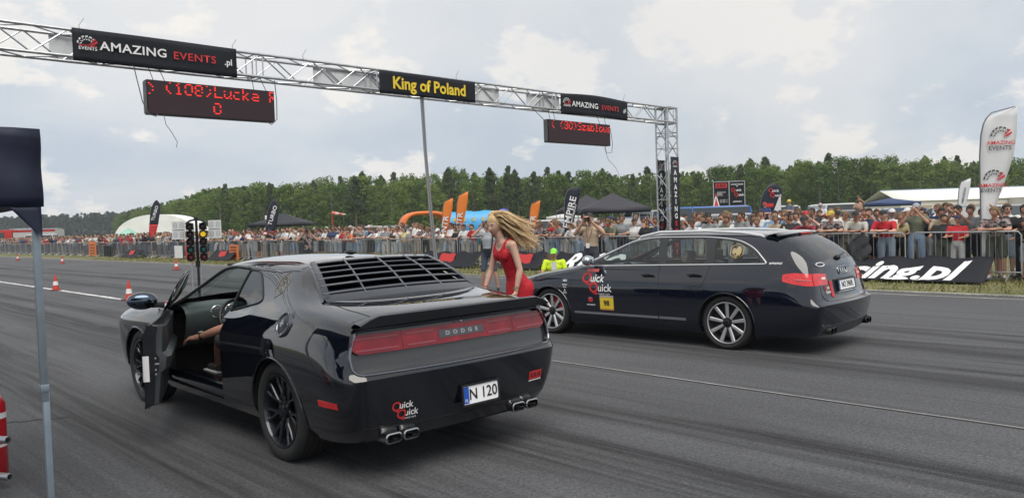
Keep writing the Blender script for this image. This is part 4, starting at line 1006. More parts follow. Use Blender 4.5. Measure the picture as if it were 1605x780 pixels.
# ------------------------------------------------------------------ the estate car
def build_estate():
    root = thing('estate_car', 'dark navy estate car with silver wheels and Quick Quick door stickers', 'car', (9.422, 6.692, 0), .056)
    ST = [
     S(-2.40, (.76,.22,-2.36), (.82,.30,-2.40), (.865,.46,-2.43), (.88,.575,-2.445), (.865,.62,-2.38), (.80,.98,-2.33), (.72,1.03,-2.345), (.60,1.05,-2.36), (.32,1.06,-2.385), (0,1.065,-2.39)),
     S(-2.16, (.85,.2), (.885,.29), (.915,.46), (.925,.60), (.915,.78), (.835,1.005,-2.17), (.755,1.12,-2.20), (.645,1.19,-2.25), (.35,1.21,-2.275), (0,1.215,-2.28)),
     S(-1.90, (.86,.2), (.895,.29), (.92,.47), (.93,.64), (.92,.82), (.82,1.02,-1.93), (.74,1.19,-2.02), (.62,1.32,-2.115), (.34,1.345,-2.14), (0,1.35,-2.145)),
     S(-1.62, (.86,.2), (.895,.29), (.92,.47), (.93,.66), (.915,.84), (.805,1.03,-1.66), (.715,1.235,-1.75), (.60,1.39,-1.92), (.34,1.425,-1.99), (0,1.435,-2.01)),
     S(-1.2, (.86,.2), (.895,.29), (.915,.47), (.93,.68), (.91,.85), (.80,1.03), (.705,1.25), (.585,1.42,-1.3), (.34,1.455,-1.35), (0,1.462,-1.35)),
     S(-.75, (.86,.2), (.895,.29), (.91,.47), (.925,.69), (.905,.85), (.795,1.025), (.70,1.25), (.58,1.43), (.33,1.465), (0,1.472)),
     S(-.3, (.86,.2), (.895,.29), (.905,.47), (.92,.69), (.90,.845), (.79,1.015), (.70,1.245), (.58,1.43), (.33,1.465), (0,1.472)),
     S(.1, (.86,.2), (.895,.29), (.905,.47), (.92,.69), (.90,.84), (.79,1.005), (.705,1.21), (.59,1.395,.0), (.33,1.44,.05), (0,1.45,.06)),
     S(.5, (.86,.2), (.895,.29), (.905,.47), (.92,.68), (.90,.835), (.795,.995), (.725,1.11,.46), (.635,1.26,.36), (.36,1.315,.42), (0,1.325,.44)),
     S(.85, (.86,.2), (.895,.29), (.905,.47), (.92,.68), (.905,.83), (.81,.975), (.755,1.02,.82), (.68,1.095,.74), (.38,1.15,.84), (0,1.16,.88)),
     S(1.12, (.86,.2), (.895,.29), (.915,.47), (.93,.67), (.915,.82), (.84,.945), (.77,.965,1.1), (.71,.985,1.05), (.40,1.005,1.18), (0,1.015,1.22)),
     S(1.45, (.86,.2), (.895,.29), (.92,.47), (.93,.66), (.915,.80), (.84,.90), (.75,.92), (.65,.93), (.38,.95), (0,.955)),
     S(1.85, (.85,.2), (.885,.29), (.91,.46), (.92,.64), (.90,.77), (.82,.84), (.73,.86), (.60,.875), (.36,.90), (0,.905)),
     S(2.16, (.79,.2), (.83,.28), (.86,.44), (.865,.60), (.85,.70), (.77,.755), (.69,.78), (.56,.80), (.34,.82), (0,.83)),
     S(2.30, (.68,.2), (.72,.28), (.76,.43), (.765,.58), (.75,.66), (.70,.71), (.63,.73), (.52,.745), (.32,.76), (0,.765)),
    ]
    ext = lambda y: y-.12*min(1, max(0, (-2.0-y)/.4))
    ST = [[(x, z, ext(y)) for x, z, y in st] for st in ST]
    rear = [-2.59, -2.62, -2.645, -2.665, -2.57]; front = [2.42, 2.44, 2.46, 2.46, 2.44]
    CR = [('rearrow', 3, 5, 9, .8), ('rearrow', 4, 5, 9, .4), ('rearrow', 0, 5, 9, 1), ('rail', 0, 0, 14, 1), ('rail', 3, 0, 1, .6), ('rail', 4, 3, 10, .15), ('rail', 5, 2, 10, .6), ('st', 3, 7, 9, .4),
          ('rail', 7, 3, 7, .35), ('st', 10, 7, 9, .6), ('frontrow', 0, 5, 9, 1), ('rail', 7, 7, 10, .3)]
    bm = car_body(ST, rear, front, CR); sf = Surf(bm)
    L = lambda c: c.x < -.3
    Rr = lambda c: c.x > .3
    for yy in (-1.42, 1.42):
        circ = [(yy+math.cos(t)*.375, .325+math.sin(t)*.375) for t in [2*PI*k/36 for k in range(36)]]
        for fl in (L, Rr):
            bmesh.ops.delete(bm, geom=cut(bm, circ, (1, 2), lambda c, fl=fl: fl(c) and abs(c.x) > .7 and c.z < .8), context='FACES')
    sur = smoothpoly([(.90, 1.0, .03), (.50, 1.17, .1), (.12, 1.345, .14), (-.25, 1.395, .2), (-1.1, 1.39, .2), (-1.52, 1.345, .14), (-1.74, 1.24, .08), (-1.93, 1.065, .05), (-.6, 1.035, .1)])
    wins = [smoothpoly([(.74, 1.035, .02), (.46, 1.165, .06), (.10, 1.325, .1), (-.24, 1.37, .06), (-.335, 1.372, .01), (-.385, 1.045, .01)]),
            smoothpoly([(-.52, 1.048, .01), (-.455, 1.375, .02), (-1.05, 1.37, .02), (-1.115, 1.062, .01)]),
            smoothpoly([(-1.225, 1.065, .01), (-1.175, 1.365, .02), (-1.48, 1.325, .08), (-1.68, 1.23, .06), (-1.855, 1.085, .03)])]
    names = ('front_window', 'rear_window', 'cargo_window')
    glb = []
    for fl in (L, Rr):
        sb = take(bm, cut(bm, sur, (1, 2), fl))
        for nm, w in zip(names, wins): glb.append((nm, take(sb, cut(sb, w, (1, 2), fl))))
        bm_obj(sb, 'window_surround', mat('gloss black trim', (.01, .011, .013), .2, 0, .6), root, angle=50)
    for nm, b in glb: bm_obj(b, nm, GLASSM, root, off=-.004, angle=60)
    wind = smoothpoly([(-.64, 1.02, .05), (-.36, 1.15, .05), (0, 1.19, .2), (.36, 1.15, .05), (.64, 1.02, .05), (.56, .08, .05), (.30, .12, .1), (0, .13, .2), (-.30, .12, .1), (-.56, .08, .05)])
    bm_obj(take(bm, cut(bm, wind, (0, 1), lambda c: c.z > .9)), 'windscreen', GLASS, root, off=-.004)
    rw = smoothpoly([(-.655, 1.085, .05), (.655, 1.085, .05), (.60, 1.385, .05), (-.60, 1.385, .05)])
    bm_obj(take(bm, cut(bm, rw, (0, 2), lambda c: c.y < -1.75)), 'tailgate_window', glass('tailgate glass', (.05, .07, .09), ior=1.9), root, off=-.003, angle=60)
    bodyo = bm_obj(bm, 'body', PAINT2, root, angle=38)
    u = MB(); u.box((0, 0, .20), (1.36, 4.5, .05)); u.build('underbody', DARK, root)
    for yy in (-1.42, 1.42):
        for sx in (-1, 1):
            a = MB(); n = 20
            rows = [[(sx*x, yy+math.cos(PI*k/n)*.373, .325+math.sin(PI*k/n)*.373) for k in range(n+1)] for x in (.90, .62)]
            a.grid(rows); a.add([rows[1][k] for k in range(n+1)]+[(sx*.62, yy, .2)], [(k, k+1, n+1) for k in range(n)]); a.build('wheel_arch', DARK, root)
    for yy in (-1.42, 1.42): lp = MB(); lp.tube([sf.hit('L', yy+math.cos(t)*.380, .325+math.sin(t)*.380, .002)[0] for t in [PI*(-.05+1.1*k/24) for k in range(25)]], .009, 6); lp.build('arch_lip', PAINT2, bodyo)
    # chrome line round the windows, roof rails
    c = MB(); c.tube(sf.line('L', sur, .003, closed=True), .0095, 6, closed=True); c.tube(sf.line('R', sur, .003, closed=True), .0095, 6, closed=True)
    c.build('chrome_trim', mat('satin chrome trim', (.80, .81, .82), .25, .7), root)
    for sx in (-1, 1):
        rl = MB(); pts = [(.05, -.0), (.0, .03), (-.3, .05), (-1.0, .05), (-1.5, .035), (-1.75, .01), (-1.80, -.01)]
        P3 = []
        for y, hz in pts:
            p = sf.hit('T', sx*.565, y, 0)[0]; P3.append((p.x, p.y, p.z+hz))
        rl.tube(P3, .019, 8); rl.build('roof_rail', mat('satin silver rail', (.70, .71, .72), .35, .4), root)
    def gap(side, pts, r=.003): gp = MB(); gp.tube(sf.line(side, pts, .0), r, 5); gp.build('panel_gap', DARK, bodyo)
    for sd in 'LR':
        gap(sd, [(.98, .88), (1.02, .72), (.99, .40), (.93, .27)]); gap(sd, [(-.42, 1.03), (-.46, .8), (-.45, .28)]); gap(sd, [(-1.17, 1.04), (-1.13, .85), (-1.02, .70), (-.98, .45), (-.92, .28)])
        gap(sd, [(.93, .27), (-.92, .27)]); gap(sd, [(-1.795, .54), (-2.5, .59)]); gap(sd, [(.98, .91), (1.5, .84), (2.0, .76)])
    gap('B', [(-.64, 1.05), (-.655, .9), (-.66, .70), (-.60, .625), (0, .615), (.60, .625), (.66, .70), (.655, .9), (.64, 1.05)])
    for sd in 'LR':
        for yy, zz in ((-.28, .895), (-.98, .91)):
            p, n = sf.hit(sd, yy, zz, 0); sg = -1 if sd == 'L' else 1
            h = thing('door_handle', None, None, p); h.parent = root
            b = MB(); b.box((sg*.022, 0, .008), (.022, .19, .022)); b.build('handle_bar', PAINT2, h, bevel=.007)
            b = MB(); b.box((sg*.034, 0, .016), (.004, .17, .008)); b.build('handle_chrome', CHROME, h)
            b = MB(); b.ball((0, .01, -.006), (.012, .07, .032), 14, 8); b.build('handle_cup', DARK, h)
        sf.band(sd, [[(y, z) for z in (.335, .350, .362)] for y in [.96-.14*k for k in range(11)]], .012, skirt=.014).build('door_moulding', mat('satin moulding', (.30, .31, .33), .3, .6), root)
        sf.band(sd, [[(y, z) for z in (.335, .350, .362)] for y in [-.46-.10*k for k in range(5)]], .012, skirt=.014).build('door_moulding', mat('satin moulding', (.3,)*3), root)
    # mirrors
    for sx in (-1, 1):
        mr = thing('door_mirror', None, None, (sx*.86, .66, 1.07)); mr.parent = root
        b = MB(); b.ball((sx*.08, .01, .02), (.105, .075, .075), 18, 10); b.build('mirror_housing', mat('silver mirror shell', (.45, .46, .48), .25, .9, .5), mr)
        b = MB(); b.ball((sx*.08, -.035, .02), (.09, .036, .062), 18, 8); b.build('mirror_face', MIRR, mr)
        b = MB(); b.box((0, .01, -.03), (.10, .06, .03)); b.build('mirror_arm', BLACKP, mr, bevel=.01)
    # tail lamps
    def shape(side, f, n=12, m=6): return [[f(i/n, j/m) for j in range(m+1)] for i in range(n+1)]
    def lside(t, s):    # wraps the flank: pointed front end
        y = -2.10-.30*t; h0 = .855-.02*t; h1 = .985+.012*t; zc = (h0+h1)/2+.02*(1-t); e = min(1, .25+math.sqrt(t)*1.1)
        return (y, zc+(h1-h0)*(s-.5)*e)
    for sd, sx in (('L', -1), ('R', 1)):
        PA = [(-.93, -2.15), (-.925, -2.29), (-.91, -2.41), (-.87, -2.51), (-.80, -2.57), (-.71, -2.60), (-.60, -2.62), (-.50, -2.63)]
        rows = []; low = []
        for k, (x, y) in enumerate(PA):
            t = k/7; zl = .838-.004*t+.045*max(0, 1-t*5); zh = 1.0+.008*math.sin(PI*t)-.03*max(0, (t-.7)/.3)-.02*max(0, 1-t*6)
            cc = [sf.t.find_nearest(Vector((-sx*x, y, zl+(zh-zl)*j/5)))[:2] for j in range(6)]
            rows.append([p+n*.007 for p, n in cc]); low.append([p-n*.004 for p, n in cc])
        b = MB(); b.grid(rows)
        for A, C in ((rows[0], low[0]), (rows[-1], low[-1]), ([r[0] for r in rows], [r[0] for r in low]), ([r[-1] for r in rows], [r[-1] for r in low])): b.grid([A, C])
        tl = b.build('tail_lamp', REDB, root)
        b = MB(); b.tube([r[2]+(r[2]-l[2])*.1 for r, l in zip(rows[1:5], low[1:5])], .005, 5); b.build('lamp_highlight_line', mat('lamp highlight', (.55, .20, .22), .15), tl)  # highlight along the lens, put into a paler colour
        gp2 = MB(); gp2.tube([p+(p-q_)*.05 for p, q_ in zip(rows[4], low[4])], .003, 4); gp2.build('lamp_gap', DARK, tl)
        sf.band('B', [[(sx*x, z) for z in (.875, .90)] for x in (.52, .56, .60)], .012).build('reversing_lens', mat('white lens', (.75, .72, .7), .2, 0, 1), tl)
    # roof spoiler
    s = MB(); rows = []
    for i in range(17):
        x = -.60+1.2*i/16; e = abs(x)/.60
        rows.append([(x, -1.80, 1.452-.022*e*e), (x, -1.95, 1.452-.026*e*e), (x, -2.075+.10*e**3, 1.425-.03*e*e), (x, -2.07+.10*e**3, 1.405-.03*e*e), (x, -1.98+.06*e**3, 1.40-.035*e*e)])
    s.grid(rows); s.build('roof_spoiler', PAINT2, root, angle=30)
    b = MB(); b.box((0, -2.078, 1.412), (.34, .006, .016)); b.build('brake_light', REDB, root)
    # tailgate: plate, rings, wiper, stickers
    gr = MB()
    for k in range(4):
        cx = -.095+.063*k
        gr.tube([sf.hit('B', cx+math.cos(t)*.042, .955+math.sin(t)*.042, .006)[0] for t in [2*PI*i/20 for i in range(20)]], .006, 6, closed=True)
    gr.build('badge_rings', CHROME, root)
    P0, N0 = sf.hit('B', .0, .775, .0)
    rc = sf.band('B', [[(x, z) for z in (.69, .78, .865)] for x in [-.34+.68*k/8 for k in range(9)]], .004).build('plate_recess', mat('recess black', (.01, .011, .014), .3), root)
    plate(root, frame((.0, P0.y-.012, .785), (1, 0, 0), (0, -1, .16)), .52, .114, 'NO 3969L', .100, .86)
    gh = MB(); gh.tube([sf.hit('B', x, .705, .012)[0] for x in (-.3, -.15, 0, .15, .3)], .010, 6); gh.build('tailgate_handle', CHROME, root)
    wp = MB(); wp.tube([sf.hit('B', 0, 1.10, .012)[0], sf.hit('B', .10, 1.12, .022)[0], sf.hit('B', .30, 1.14, .02)[0]], [.02, .012, .006], 6); wp.ball(sf.hit('B', 0, 1.10, .01)[0], .035, 10, 6); wp.build('rear_wiper', BLACKP, root)
    st = sf.band('B', [[(x, .66+.19*j/8+0*x) for j in range(9)] for x in (-.44, -.425, -.40, -.385)], .007); st.build('sticker', REDV, root)
    sf.text('B', 'Q', .07, (-.55, .77), REDV, root, 'sticker', off=.008, bold=.002); sf.text('B', 'uick', .045, (-.50, .775), WHITEV, root, 'sticker', off=.008, bold=.001); sf.text('B', 'Quick', .045, (-.51, .725), WHITEV, root, 'sticker', off=.008, bold=.001)
    ov = MB(); ov.tube([sf.hit('B', -.52+math.cos(t)*.085, 1.045+math.sin(t)*.022, .006)[0] for t in [2*PI*i/20 for i in range(20)]], .006, 5, closed=True); ov.build('sticker', WHITEV, root)
    # exhausts and valance
    for sx in (-1, 1):
        ex = thing('exhaust_tip', None, None, (sx*.58, -2.575, .285)); ex.parent = root
        for k in (-1, 1):
            e = MB(); e.lathe([(.16, .040), (-.045, .043), (-.048, .036), (.10, .034)], 20, T(k*.052, 0, 0) @ RZ(PI/2)); e.build('exhaust_pipe', mat('dark exhaust', (.12, .12, .12), .25, 1.0), ex)
            e = MB(); e.lathe([(.05, 0), (.05, .036)], 20, T(k*.052, 0, 0) @ RZ(PI/2)); e.build('exhaust_bore', DARK, ex)
    sf.band('B', [[(x, z) for z in (.245, .30, .345)] for x in [-.74+1.48*k/14 for k in range(15)]], .006).build('rear_diffuser', mat('grey diffuser', (.035, .037, .042), .45), root)
    # door stickers (left and right alike)
    sf.text('L', 'Q', .20, (.735, .835), REDV, root, 'sticker', bold=.006); sf.text('L', 'uick', .150, (.555, .835), WHITEV, root, 'sticker', bold=.002, sx=.95)
    sf.text('L', 'Q', .20, (.60, .705), REDV, root, 'sticker', bold=.006, off=.005); sf.text('L', 'uick', .150, (.415, .705), WHITEV, root, 'sticker', bold=.002, sx=.95)
    sf.text('L', 'rental cars', .045, (.42, .625), WHITEV, root, 'sticker')
    sf.band('L', [[(y, z) for z in (.925, .97)] for y in (.76, .70, .62, .56)], .004).build('sticker', mat('pale red vinyl', (.5, .09, .09), .5), root)
    yel = sf.band('L', [[(y, z) for z in (.42, .50, .575)] for y in (.50, .42, .34, .27)], .004).build('race_number', YELV, root)
    sf.text('L', '98', .10, (.385, .495), BLACKP, root, 'sticker', off=.007, bold=.003); sf.band('L', [[(y, z) for z in (.578, .605)] for y in (.50, .42, .34, .27)], .004).build('sticker', mat('pale sticker', (.45, .40, .38), .5), root)
    sf.band('L', [[(y, z) for z in (.402, .418)] for y in (.50, .42, .34, .27)], .004).build('sticker', mat('orange sticker', (.55, .22, .06), .5), root)
    sh = sf.band('L', [[(.70-.075*t+.0*s, .50+(.065*s)+(.02*abs(t-.5)*2*(1-s))) for s in (0, .5, 1)] for t in (0, .25, .5, .75, 1)], .004).build('sticker', REDV, root)
    sf.text('L', '\u2022 \u2022', .05, (.665, .562), WHITEV, root, 'sticker', off=.006); sf.text('L', 'MOTORSPORT', .022, (.655, .465), WHITEV, root, 'sticker', bold=.001)
    for z, s_, sz in ((.795, 'MSX', .04), (.735, 'OPONY', .026), (.70, 'FILTR', .024), (.655, 'A', .05), (.62, 'AUTO', .026)): sf.text('L', s_, sz, (1.12, z), WHITEV, root, 'sticker', bold=.001)
    sf.text('L', 'quickquick.pl', .034, (-2.03, 1.075), WHITEV, root, 'sticker', bold=.001, sx=.9)
    gold = mat('gold sticker', (.42, .33, .17), .5); gm = MB()
    hx = [(-1.50+math.cos(R(30+60*k))*.098, 1.215+math.sin(R(30+60*k))*.092) for k in range(6)]
    gm.tube(sf.line('L', hx, .003, closed=True), .006, 4, closed=True); gm.grid([[sf.hit('L', -1.50+a, 1.215+b*s, .003)[0] for s in (-1, 1)] for a, b in ((-.06, .015), (-.045, .05), (-.01, .058), (.02, .02), (.045, .045), (.06, .02))])
    gm.tube(sf.line('L', [(-1.52, 1.18), (-1.50, 1.14), (-1.47, 1.17)], .003), .01, 4); gm.build('sticker', gold, root)
    # nose
    hl = []
    for sd, sx in (('L', -1), ('R', 1)):
        sf.band(sd, [[(y, z) for z in (.60+.02*k, .66+.01*k, .73-.012*k)] for k, y in enumerate((2.05, 2.12, 2.2, 2.27))], .006).build('headlamp', mat('headlamp glass', (.6,)*3), root)
    sf.band('F', [[(x, z) for z in (.35, .5, .66)] for x in (-.28, -.14, 0, .14, .28)], .006).build('grille', BLACKP, root)
    RM = (mat('machined silver rim', (.62, .62, .64), .42, .75), mat('rim barrel', (.10, .10, .11), .35, .8), mat('black hub', (.02, .02, .022), .3, .3))
    for x, y, fl in ((-.785, -1.42, 0), (-.785, 1.42, 0), (.785, -1.42, 1), (.785, 1.42, 1)):
        wheel(root, (x, y, .335), fl, .335, .235, .255, 'nine', RM, caliper=mat('red caliper', (.45, .01, .02), .35) if y > 0 else None, rot=R(10))
        rg = MB(); rg.lathe([(0, .245), (-.006, .249), (-.006, .259), (0, .261)], 56, T(x+(.108 if fl else -.108), y, .335) @ (RZ(PI) if fl else Matrix())); rg.build('rim_edge', RM[0], root)
    interior(root, .33, .70, -1.9, .24, 1.0, .96, mat('dash plastic', (.03,)*3), .72)
    SEATM = mat('light seat leather', (.16, .155, .145), .55)
    for x in (-.38, .38): seat(root, x, -.15, SEATM)
    b = MB(); b.box((0, -1.02, .42), (1.3, .5, .18)); b.box((0, -1.3, .75), (1.3, .14, .55), None, .92); b.build('rear_bench', SEATM, root, bevel=.04)
    for x in (-.42, .42):
        b = MB(); b.box((x, -1.32, 1.10), (.26, .09, .15)); b.build('headrest', SEATM, root, bevel=.03)
    b = MB(); b.box((.0, .50, 1.30), (.24, .03, .07)); b.build('rear_view_mirror', BLACKP, root, bevel=.01)
    for sx in (-.8, .8): ln = MB(); ln.box((sx, -.4, .62), (.04, 2.6, .70)); ln.build('door_lining', mat('cabin lining', (0,)*3), root)
    return root, sf
estate, estate_sf = build_estate()

# ================================================================== people
def infomat(name, kind, rough=.8, ramp=None, bump=.25):
    m = bpy.data.materials.new(name); m.use_nodes = True; nt = m.node_tree; b = nt.nodes['Principled BSDF']; b.inputs['Roughness'].default_value = rough
    oi = nt.nodes.new('ShaderNodeObjectInfo'); src = oi.outputs['Color']
    if ramp:
        r = nt.nodes.new('ShaderNodeValToRGB'); r.color_ramp.interpolation = 'CONSTANT'; e = r.color_ramp.elements
        while len(e) < len(ramp): e.new(.5)
        for i, (q, c) in enumerate(zip(e, ramp)): q.position = i/len(ramp); q.color = (*c, 1)
        nt.links.new(oi.outputs['Random'], r.inputs[0]); src = r.outputs[0]
    tcn = nt.nodes.new('ShaderNodeTexCoord')
    if kind == 'pattern':
        vo = nt.nodes.new('ShaderNodeTexNoise'); vo.inputs['Scale'].default_value = 14; vo.inputs['Detail'].default_value = 2; nt.links.new(tcn.outputs['Object'], vo.inputs[0])
        rr = nt.nodes.new('ShaderNodeValToRGB'); rr.color_ramp.interpolation = 'CONSTANT'; e = rr.color_ramp.elements; e.new(.5); e.new(.6)
        for q, (p, c) in zip(e, ((0, (.03, .035, .04)), (.46, (.16, .15, .15)), (.53, (.35, .32, .30)), (.60, (.30, .09, .10)))): q.position = p; q.color = (*c, 1)
        nt.links.new(vo.outputs[0], rr.inputs[0]); src = rr.outputs[0]
    if src: nt.links.new(src, b.inputs['Base Color'])
    if bump:
        n = nt.nodes.new('ShaderNodeTexNoise'); n.inputs['Scale'].default_value = 11; n.inputs['Detail'].default_value = 3; nt.links.new(tcn.outputs['Object'], n.inputs[0])
        bp = nt.nodes.new('ShaderNodeBump'); bp.inputs['Strength'].default_value = bump; bp.inputs['Distance'].default_value = .03; nt.links.new(n.outputs[0], bp.inputs['Height']); nt.links.new(bp.outputs[0], b.inputs['Normal'])
    return m
SKIN = infomat('skin crowd', 'r', .55, [(.50, .28, .20), (.42, .22, .15), (.55, .33, .25), (.46, .24, .16), (.38, .19, .13)], 0)
SHIRT = infomat('shirt cloth', 'c'); SHIRTP = infomat('patterned shirt cloth', 'pattern')
TROU = infomat('trouser cloth', 'r', .85, [(.03, .035, .05), (.17, .24, .34), (.36, .33, .28), (.022, .022, .025), (.26, .33, .42), (.20, .20, .21), (.45, .45, .45), (.08, .09, .07), (.34, .38, .42), (.40, .38, .34)])
SHOE = infomat('shoes', 'r', .6, [(.03, .03, .03), (.6, .6, .6), (.1, .1, .12), (.5, .5, .5), (.03, .03, .03)], 0)
HAIRM = infomat('hair or cap', 'c', .75, None, .3)
EYE = mat('eye dark', (.02, .015, .012), .3); LIP = mat('lips', (.32, .08, .07), .5); BROW = mat('brow', (.10, .06, .04), .8); EYEW = mat('eye white', (.6, .58, .56), .4)
class Body:
    def __init__(s): s.c = []
    def cap(s, p0, p1, r0, r1, m, wide=None, wx=1.0):
        s.c.append((Vector(p0), Vector(p1), r0, r1, m, Vector(wide) if wide else None, wx)); return s
    def limb(s, pts, rs, ms):
        for i in range(len(pts)-1): s.cap(pts[i], pts[i+1], rs[i], rs[i+1], ms[i])
    def mesh(s, name, vox, mats, smooth_it=2):
        b = MB()
        for p0, p1, r0, r1, m, wide, wx in s.c:
            d = (p1-p0); L = d.length; d = d.normalized() if L > 1e-6 else Vector((0, 0, 1))
            a = wide if wide else d.orthogonal()
            a = (a-d*a.dot(d)).normalized(); c = d.cross(a); rows = []
            for k in range(4): t = PI/2*k/4; rows.append((-r0*math.cos(t), max(r0*math.sin(t), .0004)))
            rows += [(0, r0), (L*.5, (r0+r1)/2), (L, r1)]
            for k in range(1, 5): t = PI/2*k/4; rows.append((L+r1*math.sin(t), max(r1*math.cos(t), .0004)))
            g = [[p0+d*h+a*math.cos(2*PI*q/12)*r*wx+c*math.sin(2*PI*q/12)*r for q in range(12)] for h, r in rows]
            n0 = len(b.v); b.grid(g, closed=True); b.f.append([n0+q for q in range(12)][::-1]); b.f.append([n0+(len(g)-1)*12+q for q in range(12)]); b.mi += [0, 0]
        me = bpy.data.meshes.new('tmp'); me.from_pydata(b.v, [], b.f)
        bm_ = bmesh.new(); bm_.from_mesh(me); bmesh.ops.recalc_face_normals(bm_, faces=bm_.faces); bm_.to_mesh(me); bm_.free()
        o = bpy.data.objects.new('tmp', me); col.objects.link(o)
        md = o.modifiers.new('r', 'REMESH'); md.mode = 'VOXEL'; md.voxel_size = vox; md.use_smooth_shade = True
        ms = o.modifiers.new('s', 'SMOOTH'); ms.iterations = smooth_it; ms.factor = .5
        dg = bpy.context.evaluated_depsgraph_get(); out = bpy.data.meshes.new_from_object(o.evaluated_get(dg)); bpy.data.objects.remove(o); bpy.data.meshes.remove(me)
        out.materials.clear()
        for m in mats: out.materials.append(m)
        C = [(p0, p1-p0, max((p1-p0).length_squared, 1e-9), r0, r1, m, wx) for p0, p1, r0, r1, m, w, wx in s.c]
        for f in out.polygons:
            q = f.center; best = 9e9; bm2 = 0
            for p0, d, l2, r0, r1, m, wx in C:
                v = q-p0; t = min(1, max(0, v.dot(d)/l2)); r = r0+(r1-r0)*t
                k = (v-d*t).length/(r*(1+(wx-1)*.5))
                if k < best: best = k; bm2 = m
            f.material_index = bm2; f.use_smooth = True
        return out
def head_mb(b, M, male=True, mi=(0, 4, 5, 6, 7), n=(18, 14)):
    o = len(b.v); b.m = mi[0]; b.ball((0, 0, 0), (.074, .094, .116), n[0], n[1])
    for i in range(o, len(b.v)):
        x, y, z = b.v[i]
        t = max(0, (-z)/.116)
        x *= 1-.30*t**1.5; 
        if y > 0: y *= 1-.06*t
        else: y *= 1-.45*t**1.3
        if y > .03:
            fr = math.exp(-(x/.013)**2); nz = math.exp(-((z+.022)/.022)**2); y += .022*fr*nz
            y -= .010*math.exp(-((abs(x)-.031)/.016)**2-((z-.008)/.013)**2)
            y += .006*math.exp(-(x/.03)**2-((z+.095)/.016)**2)+.004*math.exp(-(x/.022)**2-((z+.062)/.008)**2)
            y += .004*math.exp(-((z-.032)/.010)**2)
        b.v[i] = (x, y, z)
    for i in range(o, len(b.v)): b.v[i] = (M @ Vector(b.v[i]))[:]
    for e in (-1, 1):
        b.m = mi[0]; b.ball((e*.075, -.008, -.005), (.010, .020, .030), 8, 6, M)
        b.m = mi[4]; b.ball((e*.030, .076, .008), (.0125, .009, .007), 8, 6, M)
        b.m = mi[1]; b.ball((e*.030, .0815, .008), (.006, .005, .006), 8, 6, M)
        b.m = mi[3]; b.ball((e*.031, .083, .027), (.017, .006, .0035), 8, 5, M)
    b.m = mi[2]; b.ball((0, .084, -.060), (.021, .008, .0075), 10, 6, M)
    b.m = 0
def hair_mb(kind, M):
    b = MB()
    o = len(b.v)
    if kind == 'cap':
        b.ball((0, -.006, .030), (.083, .102, .094), 16, 12)
        for i in range(o, len(b.v)):
            x, y, z = b.v[i]; b.v[i] = (x, y, max(z, .038 if y > 0 else .010))
        b.add([(-.06, .080, .042), (.06, .080, .042), (.05, .150, .030), (-.05, .150, .030), (-.06, .080, .034), (.06, .080, .034), (.05, .150, .024), (-.05, .150, .024)], [(0, 1, 2, 3), (7, 6, 5, 4), (3, 2, 6, 7), (0, 3, 7, 4), (1, 5, 6, 2)])
    else:
        b.ball((0, -.008, .012), (.083, .104, .118), 16, 12)
        for i in range(o, len(b.v)):
            x, y, z = b.v[i]
            if kind == 'short':
                lim = .052 if y > .035 else (-.03 if y > -.03 else -.075)
            elif kind == 'long': lim = .055 if y > .04 else -.30
            if z < lim:
                if kind == 'long' and y <= .04: z = z*1.9-.02; x *= 1.08; y = min(y, .01)-.005
                else: z = lim; x *= .93; y *= .93
            b.v[i] = (x*(1+.02*math.sin(i*2.3)), y, z)
    for i in range(len(b.v)): b.v[i] = (M @ Vector(b.v[i]))[:]
    return b
def finish(me, b, mats):                                 # add head pieces to a remeshed body
    hm = b.mesh('h', mats, True, 60); bm_ = bmesh.new(); bm_.from_mesh(me); bm_.from_mesh(hm)
    bm_.to_mesh(me); bm_.free(); bpy.data.meshes.remove(hm); me.polygons.foreach_set('use_smooth', [True]*len(me.polygons)); return me
def hand(B, wr, d, n, sc_, m, curl=.5, thumb=1):
    d = Vector(d).normalized(); n = Vector(n); n = (n-d*n.dot(d)).normalized(); s_ = d.cross(n)*thumb; wr = Vector(wr)
    pc = wr+d*.045*sc_; B.cap(wr, wr+d*.02*sc_, .024*sc_, .026*sc_, m, s_, 1.15); B.cap(pc, wr+d*.080*sc_, .019*sc_, .016*sc_, m, s_, 2.0)
    for k, (o_, L) in enumerate(((-.030, .060), (-.010, .075), (.011, .080), (.031, .070))):
        b0 = wr+d*.085*sc_+s_*o_*sc_; d1 = (d*math.cos(curl)+n*math.sin(curl)+s_*o_*1.2).normalized(); d2 = (d*math.cos(curl*2.2)+n*math.sin(curl*2.2)).normalized()
        b1 = b0+d1*L*.5*sc_; b2 = b1+d2*L*.5*sc_; B.cap(b0, b1, .0095*sc_, .0085*sc_, m); B.cap(b1, b2, .0085*sc_, .0072*sc_, m)
    t0 = wr+d*.025*sc_+s_*.028*sc_; t1 = t0+(d*.5+s_*.7+n*.3).normalized()*.038*sc_; t2 = t1+(d*.8+s_*.2+n*.4).normalized()*.028*sc_
    B.cap(t0, t1, .012*sc_, .010*sc_, m); B.cap(t1, t2, .010*sc_, .008*sc_, m)
